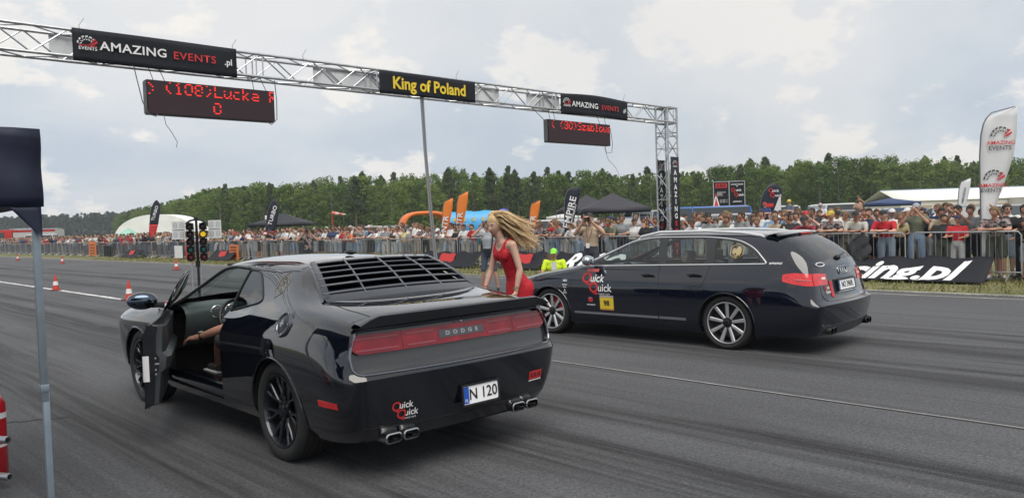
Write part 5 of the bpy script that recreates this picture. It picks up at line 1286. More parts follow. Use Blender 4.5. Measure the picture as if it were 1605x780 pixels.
def figure(P, female=False, shorts=True, sleeves=True, fine=False, bare=False, extra=None, sk=0):
    """P: joints; sides -1/+1 for elbow, wrist, hip, knee, ankle"""
    B = Body(); f = .92 if female else 1.0
    hp, ch, nk, hd = [Vector(P[k]) for k in ('hip', 'chest', 'neck', 'head')]
    w = Vector(P.get('wide', (1, 0, 0))); mid = (hp+ch)/2
    B.cap(hp, hp+(ch-hp)*.25, .108*f+.01*female, .105*f, 2 if not P.get('dress') else 1, w, 1.42+.12*female)
    B.cap(hp+(ch-hp)*.30, mid+(ch-hp)*.1, .105*f-.014*female, .105*f, 1, w, 1.36)
    B.cap(mid+(ch-hp)*.1, ch, .108*f, .118*f, 1, w, 1.42)
    B.cap(ch, ch+(nk-ch)*.55, .112*f, .075*f, 1, w, 1.65)
    B.cap(ch+(nk-ch)*.6, nk+(hd-nk)*.6, .056*f, .050*f, 0)
    for s_ in (-1, 1):
        sh, el, wr = [Vector(P[k][s_]) for k in ('sh', 'el', 'wr')]
        sm = 1 if sleeves else 0
        mu = sh+(el-sh)*.62
        B.cap(ch+(nk-ch)*.35, sh, .075*f, .060*f, 1 if not bare else 0); B.cap(sh, mu, .062*f if sleeves else .048*f, .056*f if sleeves else .040*f, sm)
        B.cap(mu, el, .044*f, .038*f, 0); B.cap(el, el+(wr-el)*.35, .039*f, .040*f, 0); B.cap(el+(wr-el)*.35, wr, .040*f, .025*f, 0)
        if fine or 'hd' in P:
            dd, nn, cu = P['hd'][s_]; hand(B, wr, dd, nn, .95 if female else 1.05, 0, cu, s_)
        else:
            dv = (wr-el).normalized(); B.cap(wr, wr+dv*.07, .028, .026, 0, w, 1.25); B.cap(wr+dv*.07, wr+dv*.13, .022, .016, 0, w, 1.2)
        hi, kn, an = [Vector(P[k][s_]) for k in ('hi', 'kn', 'an')]
        B.cap(hi, hi+(kn-hi)*.5, .088*f+.012*female, .078*f, 2); B.cap(hi+(kn-hi)*.5, kn+(hi-kn)*.08, .080*f, .074*f if shorts else .066*f, 2)
        lm = 0 if shorts else 2
        B.cap(kn, kn+(an-kn)*.35, .052*f if shorts else .064, .053*f if shorts else .062, lm); B.cap(kn+(an-kn)*.35, an, .053*f if shorts else .062, .034*f if shorts else .056, lm)
        td = Vector(P['toe'][s_])-an; B.cap(an+Vector((0, 0, -.045))-td*.15, an+td*.9+Vector((0, 0, 0)), .040, .034, 3, w, 1.05)
    if extra: extra(B)
    return B
def side(dct, mx=True): return {-1: (-dct[0], dct[1], dct[2]), 1: (dct[0], dct[1], dct[2])}
def base_pose():
    return dict(hip=(0, 0, .93), chest=(0, .0, 1.26), neck=(0, -.01, 1.46), head=(0, .02, 1.61), sh=side((.185, -.01, 1.395)), el=side((.235, -.03, 1.13)), wr=side((.24, .06, .90)),
                hi=side((.09, 0, .90)), kn=side((.11, .02, .50)), an=side((.12, -.02, .09)), toe=side((.14, .15, .05)))
def pose(k):
    P = base_pose()
    if k == 'lean': P.update(hip=(0, .0, .92), chest=(0, .13, 1.22), neck=(0, .20, 1.40), head=(0, .26, 1.545), sh=side((.185, .16, 1.34)), el=side((.25, .30, 1.13)), wr={-1: (.02, .44, 1.15), 1: (-.04, .40, 1.17)})
    if k == 'lean2': P.update(hip=(.03, -.05, .90), chest=(0, .12, 1.16), neck=(-.01, .23, 1.32), head=(-.02, .30, 1.455), sh=side((.185, .17, 1.27)), el=side((.30, .32, 1.14)), wr={-1: (-.10, .44, 1.15), 1: (.13, .45, 1.15)}, kn={-1: (-.13, .10, .50), 1: (.12, -.02, .49)})
    if k == 'cross': P.update(el=side((.25, .06, 1.15)), wr={-1: (.10, .17, 1.20), 1: (-.10, .19, 1.16)})
    if k == 'photo': P.update(chest=(0, -.02, 1.27), el=side((.24, .17, 1.28)), wr={-1: (-.05, .27, 1.55), 1: (.06, .27, 1.55)}, head=(0, .03, 1.62))
    if k == 'high': P.update(el={-1: (-.23, .12, 1.45), 1: (.25, .05, 1.15)}, wr={-1: (-.08, .28, 1.68), 1: (.16, .24, 1.20)})
    if k == 'hold': P.update(chest=(0, .04, 1.25), neck=(0, .06, 1.44), head=(.0, .11, 1.585), sh=side((.185, .05, 1.385)), el={-1: (-.27, .14, 1.15), 1: (.27, .14, 1.15)}, wr={-1: (-.22, .38, 1.14), 1: (.20, .38, 1.14)})
    if k == 'turn': P.update(head=(-.02, .02, 1.61), chest=(0, .03, 1.26), wide=(1, .35, 0), sh={-1: (-.175, -.06, 1.39), 1: (.175, .06, 1.39)}, el={-1: (-.25, .02, 1.15), 1: (.24, .16, 1.13)}, wr={-1: (-.13, .24, 1.12), 1: (.18, .36, 1.13)})
    return P
HT = {'lean': -14, 'lean2': -22, 'turn': 0, 'hold': -10}
def crowd_mesh(name, k, female, shorts, pattern=False, vox=.030, head_turn=0, sleeves=True):
    P = pose(k); B = figure(P, female, shorts, sleeves, bare=not sleeves)
    mats = [SKIN, SHIRTP if pattern else SHIRT, TROU, SHOE, EYE, LIP, BROW, EYEW]
    me = B.mesh(name, vox, mats, 2)
    MH = T(*P['head']) @ RZ(R(head_turn)) @ RX(R(HT.get(k, 0)*.6))
    b = MB(); head_mb(b, MH, n=(12, 9)); finish(me, b, mats)
    hairs = {h: hair_mb(h, MH).mesh('hair_'+h, HAIRM, True, 60) for h in (('short', 'cap') if not female else ('long', 'cap'))}
    g = MB()
    for e in (-1, 1): g.box((e*.032, .088, .010), (.045, .008, .028), MH); g.box((e*.068, .045, .014), (.006, .09, .008), MH)
    return me, hairs, g.mesh('glasses', BLACKP, False)
PROTOS = []
for i, (k, fe, sh_, pt, tn) in enumerate((('lean', 0, 1, 0, 10), ('lean', 0, 1, 1, -25), ('lean2', 0, 1, 0, 20), ('cross', 0, 1, 0, 25), ('cross', 0, 0, 0, -10), ('photo', 0, 1, 0, 0), ('photo', 0, 0, 0, 5), ('hold', 0, 0, 0, 20), ('hold', 1, 1, 0, 15),
        ('turn', 0, 1, 0, 30), ('lean', 1, 1, 0, 10), ('high', 1, 1, 0, 15), ('lean', 0, 0, 0, -5), ('turn', 1, 0, 0, 35))):
    PROTOS.append((k, fe, pt, crowd_mesh('body_%s' % k, k, fe, sh_, pt, .030 if i % 2 else .028, tn)))
COLS = [('white', (.66, .66, .66), 42), ('black', (.02, .02, .022), 20), ('grey', (.22, .23, .24), 13), ('red', (.42, .03, .03), 5), ('navy', (.03, .045, .10), 8), ('blue', (.20, .32, .48), 5), ('olive', (.13, .14, .09), 5),
        ('pale yellow', (.58, .52, .28), 3), ('maroon', (.14, .02, .03), 4), ('beige', (.45, .37, .27), 5), ('orange', (.65, .22, .10), 2), ('pale grey', (.42, .43, .43), 8)]
PN = {'lean': 'leaning on the barrier', 'lean2': 'hunched over the barrier', 'cross': 'with folded arms', 'photo': 'holding a phone up', 'high': 'with one arm raised', 'hold': 'hands on the rail', 'turn': 'turned sideways'}
rc = random.Random(12)
def pick_col():
    t = rc.uniform(0, sum(c[2] for c in COLS))
    for n_, c, w in COLS:
        t -= w
        if t <= 0: return n_, c
    return COLS[0][:2]
ORD = ['first', 'second', 'third', 'fourth', 'fifth', 'sixth', 'seventh', 'eighth', 'ninth', 'tenth', 'eleventh', 'twelfth', 'thirteenth', 'fourteenth', 'fifteenth', 'sixteenth', 'seventeenth', 'eighteenth', 'nineteenth', 'twentieth']
cnt = {}
def where(y):
    for lim, w in ((6.2, 'right of the white feather flag'), (9.5, 'between the white feather flag and the estate car'), (13.2, 'behind the estate car, right of the gantry leg'), (16.5, 'just left of the gantry leg'), (21, 'behind the beige-shirted photographer'),
                   (27, 'behind the woman in red'), (36, 'left of the power cables'), (50, 'right of the start lights'), (70, 'left of the start lights'), (999, 'far down by the fire engine')):
        if y < lim: return w
def spectator(x, y, proto, rz=None, scale=None, colr=None, row=0, cap=None, hair=None, label=None, z=0, glasses=None):
    k, fe, pt, (me, hairs, gl) = PROTOS[proto]
    cn, cc = colr or pick_col()
    o = link('person', me); o.location = (x, y, z); o.rotation_euler = (0, 0, R(90)+rc.uniform(-.35, .45) if rz is None else rz)
    s_ = scale or rc.uniform(.93, 1.05)*(.95 if fe else 1.0); o.scale = (s_*rc.uniform(1.04, 1.22), s_*1.06, s_); o.color = (*cc, 1)
    if pt: cn = 'patterned'
    w = where(y); key = (cn, w, k); cnt[key] = cnt.get(key, 0)+1
    if not label:
        q = ORD[min(cnt[key], 20)-1]; label = '%s %s-shirted person %s, %s' % (q, cn, PN[k], w)
    tag(o, label, 'person', 'spectators behind the steel barriers')
    use_cap = rc.random() < .28 if cap is None else bool(cap)
    h = link('cap' if use_cap else 'hair', hairs['cap' if use_cap else ('long' if fe else 'short')], o)
    if use_cap: h.color = (*(cap if cap else rc.choice([(.02, .02, .02), (.6, .6, .6), (.02, .03, .08), (.4, .03, .03), (.1, .1, .1), (.02, .02, .02), (.35, .33, .30)])), 1)
    else: h.color = (*(hair or rc.choice([(.03, .02, .015), (.06, .035, .02), (.02, .015, .012), (.10, .06, .03), (.16, .10, .05), (.28, .19, .09) if fe else (.05, .03, .02)])), 1)
    if (glasses if glasses is not None else rc.random() < .3) and y < 30: link('sunglasses', gl, o)
    return o

# ================================================================== crowd control barriers and the crowd
FX = 19.92
def barrier_proto():
    root = thing('crowd_barrier', 'steel crowd barrier', 'barrier', (0, 0, 0), 0, 'steel crowd barriers along the runway')
    L = 2.36; b = MB()
    b.tube([(0, .06, .16), (0, .06, 1.02), (0, .12, 1.10), (0, L-.12, 1.10), (0, L-.06, 1.02), (0, L-.06, .16)], .019, 8); b.tube([(0, .06, .20), (0, L-.06, .20)], .016, 8); f = b.build('frame', STEEL, root)
    b = MB()
    for k in range(1, 18): b.tube([(0, .06+(L-.12)*k/18, .20), (0, .06+(L-.12)*k/18, 1.09)], .0055, 5, cap=False)
    b.build('bars', STEEL, root)
    for y in (.30, L-.30):
        b = MB(); b.tube([(-.28, y, .015), (-.10, y, .10), (0, y, .16), (.10, y, .10), (.28, y, .015)], .014, 6); b.build('foot', STEEL, root)
    return root
def ordn(i):
    tens = {20: 'twenty', 30: 'thirty', 40: 'forty', 50: 'fifty'}
    return ORD[i] if i < 20 else tens[(i+1)//10*10]+('-'+ORD[(i+1) % 10-1] if (i+1) % 10 else 'th')
bp0 = barrier_proto()
y = 2.3; i = 0
while y < 108:
    o = bp0 if i == 0 else copy_tree(bp0)
    o.location = (FX+rc.uniform(-.03, .03)+(.0 if y > 6 else .0), y, 0); o.rotation_euler = (0, 0, rc.uniform(-.015, .015))
    o['label'] = 'steel crowd barrier, %s from the right picture edge' % ordn(i)
    y += 2.40; i += 1
# ---- spectators: hand-placed near ones, then rows
X1 = FX+.42
near = [ # y, proto, colour, cap, extra label
 (4.75, 8, ('black', (.02, .02, .022)), None, 'boy in black t-shirt and shorts right of the patterned-shirt man', .80),
 (4.3, 10, ('beige', (.45, .33, .24)), None, 'woman in beige top at the right picture edge', 1.0),
 (5.35, 1, None, None, 'bald man in patterned shirt and denim shorts leaning beside the white feather flag', 1.0),
 (6.15, 9, ('red', (.50, .02, .03)), (.03, .03, .07), 'boy in red t-shirt and dark cap beside the white feather flag', .86),
 (6.45, 9, ('black', (.02, .02, .022)), None, 'dark-haired boy in black t-shirt next to the boy in red', .88),
 (7.05, 6, ('olive', (.13, .14, .10)), (.30, .32, .36), 'man in olive t-shirt and grey cap photographing with a phone over the banner', 1.04),
 (7.75, 12, ('red', (.50, .02, .03)), (.02, .02, .02), 'man in red t-shirt and black cap leaning above the long banner', 1.0),
 (8.45, 0, ('pale grey', (.45, .45, .40)), (.02, .02, .02), 'man in pale t-shirt and black cap leaning above the black bag', 1.0),
 (9.15, 1, None, (.50, .38, .05), 'man in patterned shirt and yellow cap leaning behind the estate car tail', 1.02),
 (9.75, 2, ('maroon', (.22, .02, .04)), (.02, .02, .03), 'man in maroon and white shirt hunched over the barrier by the estate car', 1.0)]
for (yy, pr, cc, cp, lb, sc__) in near:
    spectator(X1, yy, pr, scale=sc__, colr=cc, cap=cp if cp else 0, label=lb, glasses=False)
y = 10.3; n_front = 0
while y < 52:
    spectator(X1+rc.uniform(-.02, .10), y, rc.choice([0, 0, 1, 2, 2, 3, 4, 5, 7, 8, 9, 10, 12, 13])); y += rc.uniform(.36, .60); n_front += 1
y = 4.0
while y < 52:
    spectator(X1+rc.uniform(.45, .75), y, rc.choice([3, 4, 5, 6, 7, 9, 11, 13, 3, 4])); y += rc.uniform(.55, 1.05)
y = 4.4
while y < 40:
    spectator(X1+rc.uniform(1.0, 1.7), y, rc.choice([3, 4, 5, 6, 9, 13, 3, 6])); y += rc.uniform(.5, 1.0)*(1 if y < 22 else 1.9)
y = 4.2
while y < 13.5:
    spectator(X1+rc.uniform(.28, .48), y, rc.choice([3, 4, 5, 9, 11, 13, 7, 0, 2])); y += rc.uniform(.28, .40)
y = 4.2
while y < 20:
    spectator(X1+rc.uniform(1.9, 2.9), y, rc.choice([3, 4, 5, 6, 9, 11])); y += rc.uniform(.4, .8)
y = 52.4
while y < 104:
    spectator(X1+rc.uniform(-.05, .15), y, rc.choice([0, 2, 3, 4, 5, 8, 9, 12])); y += rc.uniform(2.6, 3.6)
# children up on shoulders and car roofs, over the heads
for (x, y_, z, cc, cp, lb) in ((22.3, 12.1, .95, ('navy', (.03, .05, .16)), (.45, .03, .03), 'child in navy with a red cap sitting high above the crowd'), (22.4, 11.35, 1.0, ('grey', (.10, .13, .18)), (.65, .50, .04), 'child in dark grey with a yellow cap sitting high above the crowd'),
                               (22.2, 10.3, .85, ('white', (.6, .6, .62)), (.42, .38, .38), 'child in white with a pale cap carried above the crowd'), (23.2, 9.6, 1.0, ('beige', (.5, .32, .24)), None, 'child with raised arm far right above the crowd')):
    spectator(x, y_, 3 if cp else 11, scale=.62, colr=cc, cap=cp if cp else 0, label=lb, z=z, glasses=False)
    spectator(x-.02, y_+.02, 4, scale=1.0, label='adult under the '+lb.split(' sitting')[0].split(' carried')[0].split(' far')[0], glasses=False)
# the dense far rows nobody could count
fb = MB(); far_cols = [mat('far cloth %d' % i, c, .85) for i, c in enumerate(((.55, .55, .55), (.03, .03, .035), (.20, .21, .23), (.35, .05, .05), (.05, .07, .14), (.40, .33, .26)))]; far_m = far_cols+[mat('far skin', (.45, .26, .19), .6), mat('far hair', (.04, .03, .02), .8), mat('far trousers', (.10, .11, .14), .85)]
rf = random.Random(3)
for k in range(420):
    y = rf.uniform(40, 112) if k > 85 else rf.uniform(53, 109); x = X1+(rf.uniform(.5, 2.6) if k > 85 else rf.uniform(-.02, .1)); h = rf.uniform(1.6, 1.85); s_ = h/1.75; c = rf.randrange(6); M = T(x, y, 0) @ RZ(R(90)+rf.uniform(-.4, .4)) @ SC(s_, s_, s_)
    fb.m = 8; fb.tube([(-.09, 0, .04), (-.09, .02, .5), (-.08, 0, .92)], [.05, .07, .10], 6, M=M); fb.tube([(.09, 0, .04), (.09, .02, .5), (.08, 0, .92)], [.05, .07, .10], 6, M=M)
    fb.m = c; fb.tube([(0, 0, .88), (0, 0, 1.15), (0, .04, 1.38), (0, .05, 1.47)], [.15, .16, .19, .07], 8, M=M)
    fb.m = 6; fb.ball((0, .07, 1.61), (.075, .09, .115), 8, 6, M); fb.m = 7; fb.ball((0, .045, 1.64), (.08, .09, .10), 8, 6, M)
    fb.m = c if rf.random() < .6 else 6; e = rf.uniform(.1, .3)
    for q in (-1, 1): fb.tube([(q*.19, .02, 1.40), (q*.25, .1, 1.15), (q*.10, .1+e, 1.15+rf.uniform(-.1, .4))], [.055, .045, .035], 6, M=M)
fo = fb.build('far_crowd', far_m); tag(fo, 'dense rows of distant spectators far down the barrier line', 'crowd', None, 'stuff')

# ================================================================== the main figures
def solo_mats(nm, skin, shirt, trou, shoe, hairc):
    return [mat(nm+' skin', skin, .5), mat(nm+' top', shirt, .8, bump=.4, bscale=9), mat(nm+' lower', trou, .85, bump=.3, bscale=9), mat(nm+' shoe', shoe, .6), EYE, LIP, BROW, EYEW], mat(nm+' hair', hairc, .6, bump=.5, bscale=60)
def solo(name, label, P, mats, hair, loc, rz, vox=.012, kind='short', headM=None, female=False, shorts=True, sleeves=True, bare=False, extra=None, cat='person'):
    B = figure(P, female, shorts, sleeves, fine='hd' in P, bare=bare, extra=extra)
    me = B.mesh(name, vox, mats, 2); MH = T(*P['head']) @ (headM or Matrix())
    b = MB(); head_mb(b, MH, n=(28, 22)); finish(me, b, mats)
    o = link(name, me); o.location = loc; o.rotation_euler = (0, 0, rz); tag(o, label, cat)
    if kind: 
        h = hair_mb(kind, MH).build('cap' if kind == 'cap' else 'hair', hair, o)
    return o, MH
# woman in the red dress
P = base_pose(); P.update(hip=(0, -.09, 1.02), chest=(0, .03, 1.33), neck=(0, .085, 1.50), head=(0, .155, 1.645), dress=True, wide=(1, 0, 0),
    sh={-1: (-.165, .035, 1.435), 1: (.165, .06, 1.43)}, el={-1: (-.205, -.02, 1.17), 1: (.19, .13, 1.16)}, wr={-1: (-.20, .03, .955), 1: (.17, .22, .965)},
    hi=side((.075, -.09, .98)), kn=side((.075, -.03, .55)), an=side((.08, -.12, .16)), toe=side((.08, .04, .07)),
    hd={-1: ((.05, .25, -1), (.6, .6, 0), .35), 1: ((0, .25, -1), (-.6, .5, 0), .35)})
def dress(B):
    for s_ in (-1, 1):
        B.cap((s_*.072, .082, 1.345), (s_*.068, .088, 1.325), .066, .064, 1)                     # bust
        B.cap((s_*.090, .130, 1.37), (s_*.112, .088, 1.462), .020, .017, 1); B.cap((s_*.112, .088, 1.462), (s_*.115, .02, 1.495), .017, .017, 1)
        B.cap((s_*.115, .02, 1.495), (s_*.085, -.05, 1.40), .017, .022, 1)
        B.cap((s_*.07, -.13, .97), (s_*.06, -.10, .80), .108, .10, 1)
    B.cap((0, -.09, 1.02), (0, -.07, .80), .115, .112, 1, (1, 0, 0), 1.45); B.cap((0, -.07, .80), (0, -.06, .58), .110, .095, 1, (1, 0, 0), 1.5)
wm = [mat('fair skin', (.60, .37, .28), .5), mat('red dress', (.48, .010, .022), .7, bump=.5, bscale=14), mat('red dress', (0,)*3), mat('nude shoe', (.35, .2, .14), .4), EYE, LIP, BROW, EYEW]
B = Body(); 
hp, ch, nk = Vector(P['hip']), Vector(P['chest']), Vector(P['neck'])
B.cap(hp, hp+(ch-hp)*.25, .112, .092, 1, (1, 0, 0), 1.45); B.cap(hp+(ch-hp)*.25, hp+(ch-hp)*.6, .090, .084, 1, (1, 0, 0), 1.35); B.cap(hp+(ch-hp)*.6, ch+Vector((0, 0, .015)), .086, .100, 1, (1, 0, 0), 1.40)
B.cap(ch+Vector((0, .0, .04)), ch+(nk-ch)*.7, .090, .058, 0, (1, 0, 0), 1.75); B.cap(ch+(nk-ch)*.7, Vector((0, .13, 1.58)), .050, .044, 0)
for s_ in (-1, 1):
    sh, el, wr = [Vector(P[k][s_]) for k in ('sh', 'el', 'wr')]
    B.cap(ch+(nk-ch)*.45, sh, .060, .046, 0); B.cap(sh, sh+(el-sh)*.5, .045, .038, 0); B.cap(sh+(el-sh)*.5, el, .038, .032, 0); B.cap(el, el+(wr-el)*.3, .033, .034, 0); B.cap(el+(wr-el)*.3, wr, .034, .020, 0)
    dd, nn, cu = P['hd'][s_]; hand(B, wr, dd, nn, .92, 0, cu, s_)
    hi, kn, an = [Vector(P[k][s_]) for k in ('hi', 'kn', 'an')]; B.cap(hi, hi+(kn-hi)*.75, .088, .066, 1); B.cap(hi+(kn-hi)*.75, kn, .060, .052, 0); B.cap(kn, kn+(an-kn)*.35, .048, .050, 0); B.cap(kn+(an-kn)*.35, an, .050, .030, 0); B.cap(an+Vector((0, -.03, -.04)), Vector(P['toe'][s_]), .032, .028, 3)
dress(B)
me = B.mesh('woman', .0095, wm, 2); MH = T(*P['head']) @ RZ(R(26)) @ RX(R(-15)) @ SC(.94, .95, .97)
b = MB(); head_mb(b, MH, n=(36, 28)); finish(me, b, wm)
WL, WR_ = (5.71, 6.03, 0), R(72)
wo = link('person', me); wo.location = WL; wo.rotation_euler = (0, 0, WR_); tag(wo, 'blonde woman in red dress with windblown hair between the two cars', 'person')
HM = mat('blonde hair', (.50, .34, .17), .5, noise_amt=.3, noise_scale=40); HM2 = mat('blonde hair light', (.68, .52, .30), .5, noise_amt=.25, noise_scale=40)
rh = random.Random(5); hb = MB()
sk_ = hair_mb('short', MH); sk_.m = 0; hb.v = sk_.v; hb.f = sk_.f; hb.mi = [0]*len(sk_.f)
for g in range(120):
    a = rh.uniform(-2.1, 2.1); e = rh.uniform(-.15, 1.45)       # scalp point: a around back (0 = back), e elevation
    sx_ = math.sin(a)*math.cos(e); sy_ = -math.cos(a)*math.cos(e); sz_ = math.sin(e)
    if sy_ > .30 and sz_ < .75: continue
    v = Vector((sx_*.6, min(sy_, .2)-.3, sz_*.4-.1)).normalized(); Lh = rh.uniform(.24, .50); n = 12
    wind = Vector((-.42+rh.uniform(-.10, .10), -1, rh.uniform(-.90, -.05))).normalized(); ph = rh.uniform(0, 6); am = rh.uniform(.004, .011)
    gp_ = [MH @ Vector((sx_*.081, sy_*.101-.006, sz_*.124))]
    for j in range(1, n+1):
        t = j/n; v = (v*.74+(wind*(.35+t)+Vector((0, 0, -.85*(1-t)))).normalized()*.26).normalized(); gp_.append(gp_[-1]+v*Lh/n)
    for q in range(26):
        oa = rh.uniform(0, 6.28); orr = rh.uniform(0, 1)**.5; o1 = Vector((math.cos(oa), math.sin(oa)*.6, math.sin(oa+1)))*orr; cut_ = rh.uniform(.72, 1.0); m_ = max(5, int(n*cut_)); ph2 = ph+rh.uniform(-.5, .5); fl_ = rh.uniform(.6, 1.6)
        pts = [gp_[j]+o1*(.018+.044*(j/n)**1.5*fl_)+Vector((math.sin(ph2+j*.85), math.cos(ph2*1.3+j*.6)*.4, math.cos(ph2+j*.85)))*am*min(1, j/3) for j in range(m_+1)]
        hb.m = rh.choice((0, 0, 1)); hb.tube(pts, [.0027*(1-.6*(j/n)) for j in range(m_+1)], 4)
hb.build('hair', [HM, HM2], wo)
b = MB(); b.lathe([(-.012, .024), (.012, .024), (.012, .021), (-.012, .021)], 20, T(-.195, .035, .985) @ RY(PI/2)); b.lathe([(.0, .0), (.0, .020), (-.006, .020)], 16, T(-.226, .035, .985)); b.build('wrist_watch', mat('gold watch', (.6, .5, .35), .3, .9), wo)
b = MB(); b.tube([(.17+.024*math.cos(t), .205+.024*math.sin(t), 1.0) for t in [2*PI*k/14 for k in range(14)]], .004, 5, closed=True); b.build('bracelet', mat('red thread', (.4, .05, .05), .6), wo)
# man on the phone behind her
P = base_pose(); P.update(el={-1: (-.24, -.03, 1.13), 1: (.36, .14, 1.36)}, wr={-1: (-.25, .06, .90), 1: (.14, .05, 1.58)}, hd={-1: ((0, .1, -1), (.5, .3, 0), .6), 1: ((-.25, .0, 1), (-1, 0, 0), .7)}, kn=side((.14, .04, .50)), an=side((.20, -.02, .09)), toe=side((.24, .15, .05)))
mm, hm_ = solo_mats('phone man', (.44, .25, .18), (.34, .36, .38), (.06, .075, .12), (.03, .03, .03), (.05, .03, .02))
o, MH = solo('person', 'man in grey t-shirt and blue shorts phoning behind the woman in red', P, mm, hm_, (12.95, 14.4, 0), R(125), .014, 'short', RZ(R(-15)) @ RX(R(-8)))
b = MB(); b.tube([(-.10, .09, 1.02), (-.13, .13, 1.25), (-.13, .06, 1.44), (-.12, -.08, 1.44), (-.10, -.16, 1.30)], .018, 6); b.build('shoulder_strap', BLACKP, o)
b = MB(); b.tube([(.135*math.cos(t)*1.15, .115*math.sin(t)*1.15-.0, 1.0) for t in [2*PI*k/20 for k in range(20)]], .016, 6, closed=True); b.box((0, .15, .99), (.20, .06, .10)); b.build('waist_bag', BLACKP, o)
ph = MB(); ph.box((0, 0, 0), (.012, .07, .14)); po = ph.build('mobile_phone', BLACKP, None, bevel=.004); pw = Matrix.LocRotScale(Vector((12.95, 14.4, 0)), Matrix.Rotation(R(125), 3, 'Z'), None) @ Vector((.105, .04, 1.63)); po.location = pw; po.rotation_euler = (0, R(8), R(125)); tag(po, 'black phone held to the ear of the man behind the woman in red', 'phone')
# marshal crouching
P = base_pose(); P.update(hip=(0, -.05, .33), chest=(0, .10, .64), neck=(0, .14, .82), head=(0, .18, .945), sh=side((.19, .10, .76)), el={-1: (-.27, .18, .52), 1: (.27, .18, .52)}, wr={-1: (-.14, .38, .50), 1: (.14, .38, .50)}, hi=side((.10, -.03, .32)), kn={-1: (-.20, .36, .47), 1: (.20, .34, .45)}, an=side((.16, .16, .09)), toe=side((.18, .32, .05)))
mm, hm_ = solo_mats('marshal', (.46, .26, .18), (.55, .75, .02), (.03, .035, .05), (.03, .03, .03), (.30, .72, .04))
mm[1] = mat('hi-vis yellow', (.62, .82, .02), .6, bump=.3, bscale=8)
o, MH = solo('person', 'marshal in fluorescent yellow vest and lime cap crouching beside the estate car nose', P, mm, mat('lime cap', (.28, .75, .06), .7), (12.75, 12.0, 0), R(128), .014, 'cap', RX(R(-6)), shorts=False)
b = MB(); b.grid([[(x, .215+.0*z+(z-.6)*.12, z) for z in (.46, .6, .76)] for x in (-.055, 0, .055)]); b.build('white_shirt_front', WHITEV, o)
# photographer in beige
P = base_pose(); P.update(chest=(0, .0, 1.27), el={-1: (-.30, .12, 1.30), 1: (.30, .12, 1.30)}, wr={-1: (-.07, .24, 1.56), 1: (.08, .24, 1.55)}, head=(0, .04, 1.61), hd={-1: ((.3, .3, 1), (.6, .6, 0), .8), 1: ((-.3, .3, 1), (-.6, .6, 0), .8)})
mm, hm_ = solo_mats('photographer', (.46, .27, .19), (.46, .36, .25), (.04, .045, .06), (.03, .03, .03), (.02, .02, .02))
PL, PRZ = Vector((13.0, 11.15, 0)), R(118)
o, MH = solo('person', 'photographer in beige t-shirt and black cap aiming a camera, standing before the barrier', P, mm, hm_, PL, PRZ, .014, 'cap', None, shorts=False)
o.scale = (1.05, 1.05, 1.05)
b = MB(); b.tube([(-.07, .10, 1.43), (-.03, .135, 1.25), (.03, .14, 1.12), (.06, .115, 1.30), (.06, .08, 1.43)], .006, 5); b.build('lanyard', mat('red strap', (.25, .04, .03), .7), o)
b = MB(); b.box((.03, .15, 1.06), (.07, .006, .10)); b.build('press_card', WHITEV, o)
def camera_thing(loc, rz, label, lens=.09):
    r = thing('photo_camera', label, 'camera', loc, rz); b = MB(); b.box((0, 0, 0), (.14, .07, .095)); b.box((0, 0, .055), (.06, .06, .03)); b.build('camera_body', BLACKP, r, bevel=.008)
    b = MB(); b.lathe([(.03, .0), (.03, .038), (.03+lens, .038), (.03+lens, .030), (.01+lens, .0)], 18, RZ(PI/2)); b.build('camera_lens', BLACKP, r); return r
Rz = Matrix.Rotation(PRZ, 3, 'Z'); c_ = PL+Rz @ Vector((0, .215, 1.68)); camera_thing(c_, PRZ, 'black camera at the face of the beige-shirted photographer')
# photographer on the left
mm, hm_ = solo_mats('left photographer', (.46, .27, .19), (.1, .1, .1), (.03, .03, .035), (.03, .03, .03), (.02, .02, .02)); mm[1] = SHIRTP
PL, PRZ = Vector((12.2, 21.9, 0)), R(150)
o, MH = solo('person', 'photographer in patterned shirt and black cap beyond the coupe roof', P, mm, hm_, PL, PRZ, .018, 'cap', None, shorts=False)
Rz = Matrix.Rotation(PRZ, 3, 'Z'); camera_thing(PL+Rz @ Vector((0, .21, 1.62)), PRZ, 'black camera with long lens held by the patterned-shirt photographer', .16)
# driver of the coupe (arm out to the open door)
def carw(p): return Matrix.LocRotScale(Vector((3.595, 6.733, 0)), Matrix.Rotation(-.014, 3, 'Z'), None) @ Vector(p)
P = base_pose(); P.update(hip=(0, 0, .56), chest=(0, -.15, .86), neck=(0, -.20, 1.04), head=(.02, -.16, 1.19), sh={-1: (-.18, -.15, .96), 1: (.18, -.15, .96)}, el={-1: (-.31, .06, .83), 1: (.24, .08, .74)}, wr={-1: (-.445, .315, .745), 1: (.12, .38, .86)}, hi=side((.09, .03, .54)), kn={-1: (-.20, .44, .68), 1: (.10, .46, .66)}, an={-1: (-.14, .66, .42), 1: (.10, .80, .36)}, toe={-1: (-.15, .84, .38), 1: (.10, .95, .38)},
    hd={-1: ((-.62, .62, -.10), (.1, .2, -1), .45), 1: ((-.2, .8, .3), (0, .3, -1), .9)})
mm, hm_ = solo_mats('driver', (.46, .24, .165), (.03, .03, .035), (.03, .032, .04), (.03, .03, .03), (.04, .03, .02))
o, MH = solo('person', 'driver in dark clothes seated in the black coupe, bare arm reaching to the open door', P, mm, hm_, carw((-.38, -.10, .0)), -.014, .0085, 'short', None)
b = MB(); b.lathe([(-.014, .033), (.014, .033), (.014, .029), (-.014, .029)], 18, T(-.425, .29, .752) @ RZ(R(133))); b.build('wrist_watch', BLACKP, o)
b = MB(); b.lathe([(.0, .0), (.0, .022), (-.008, .022)], 16, T(-.432, .293, .787) @ RY(R(75))); b.build('watch_face', mat('watch silver', (.6, .62, .64), .25, .7), o)
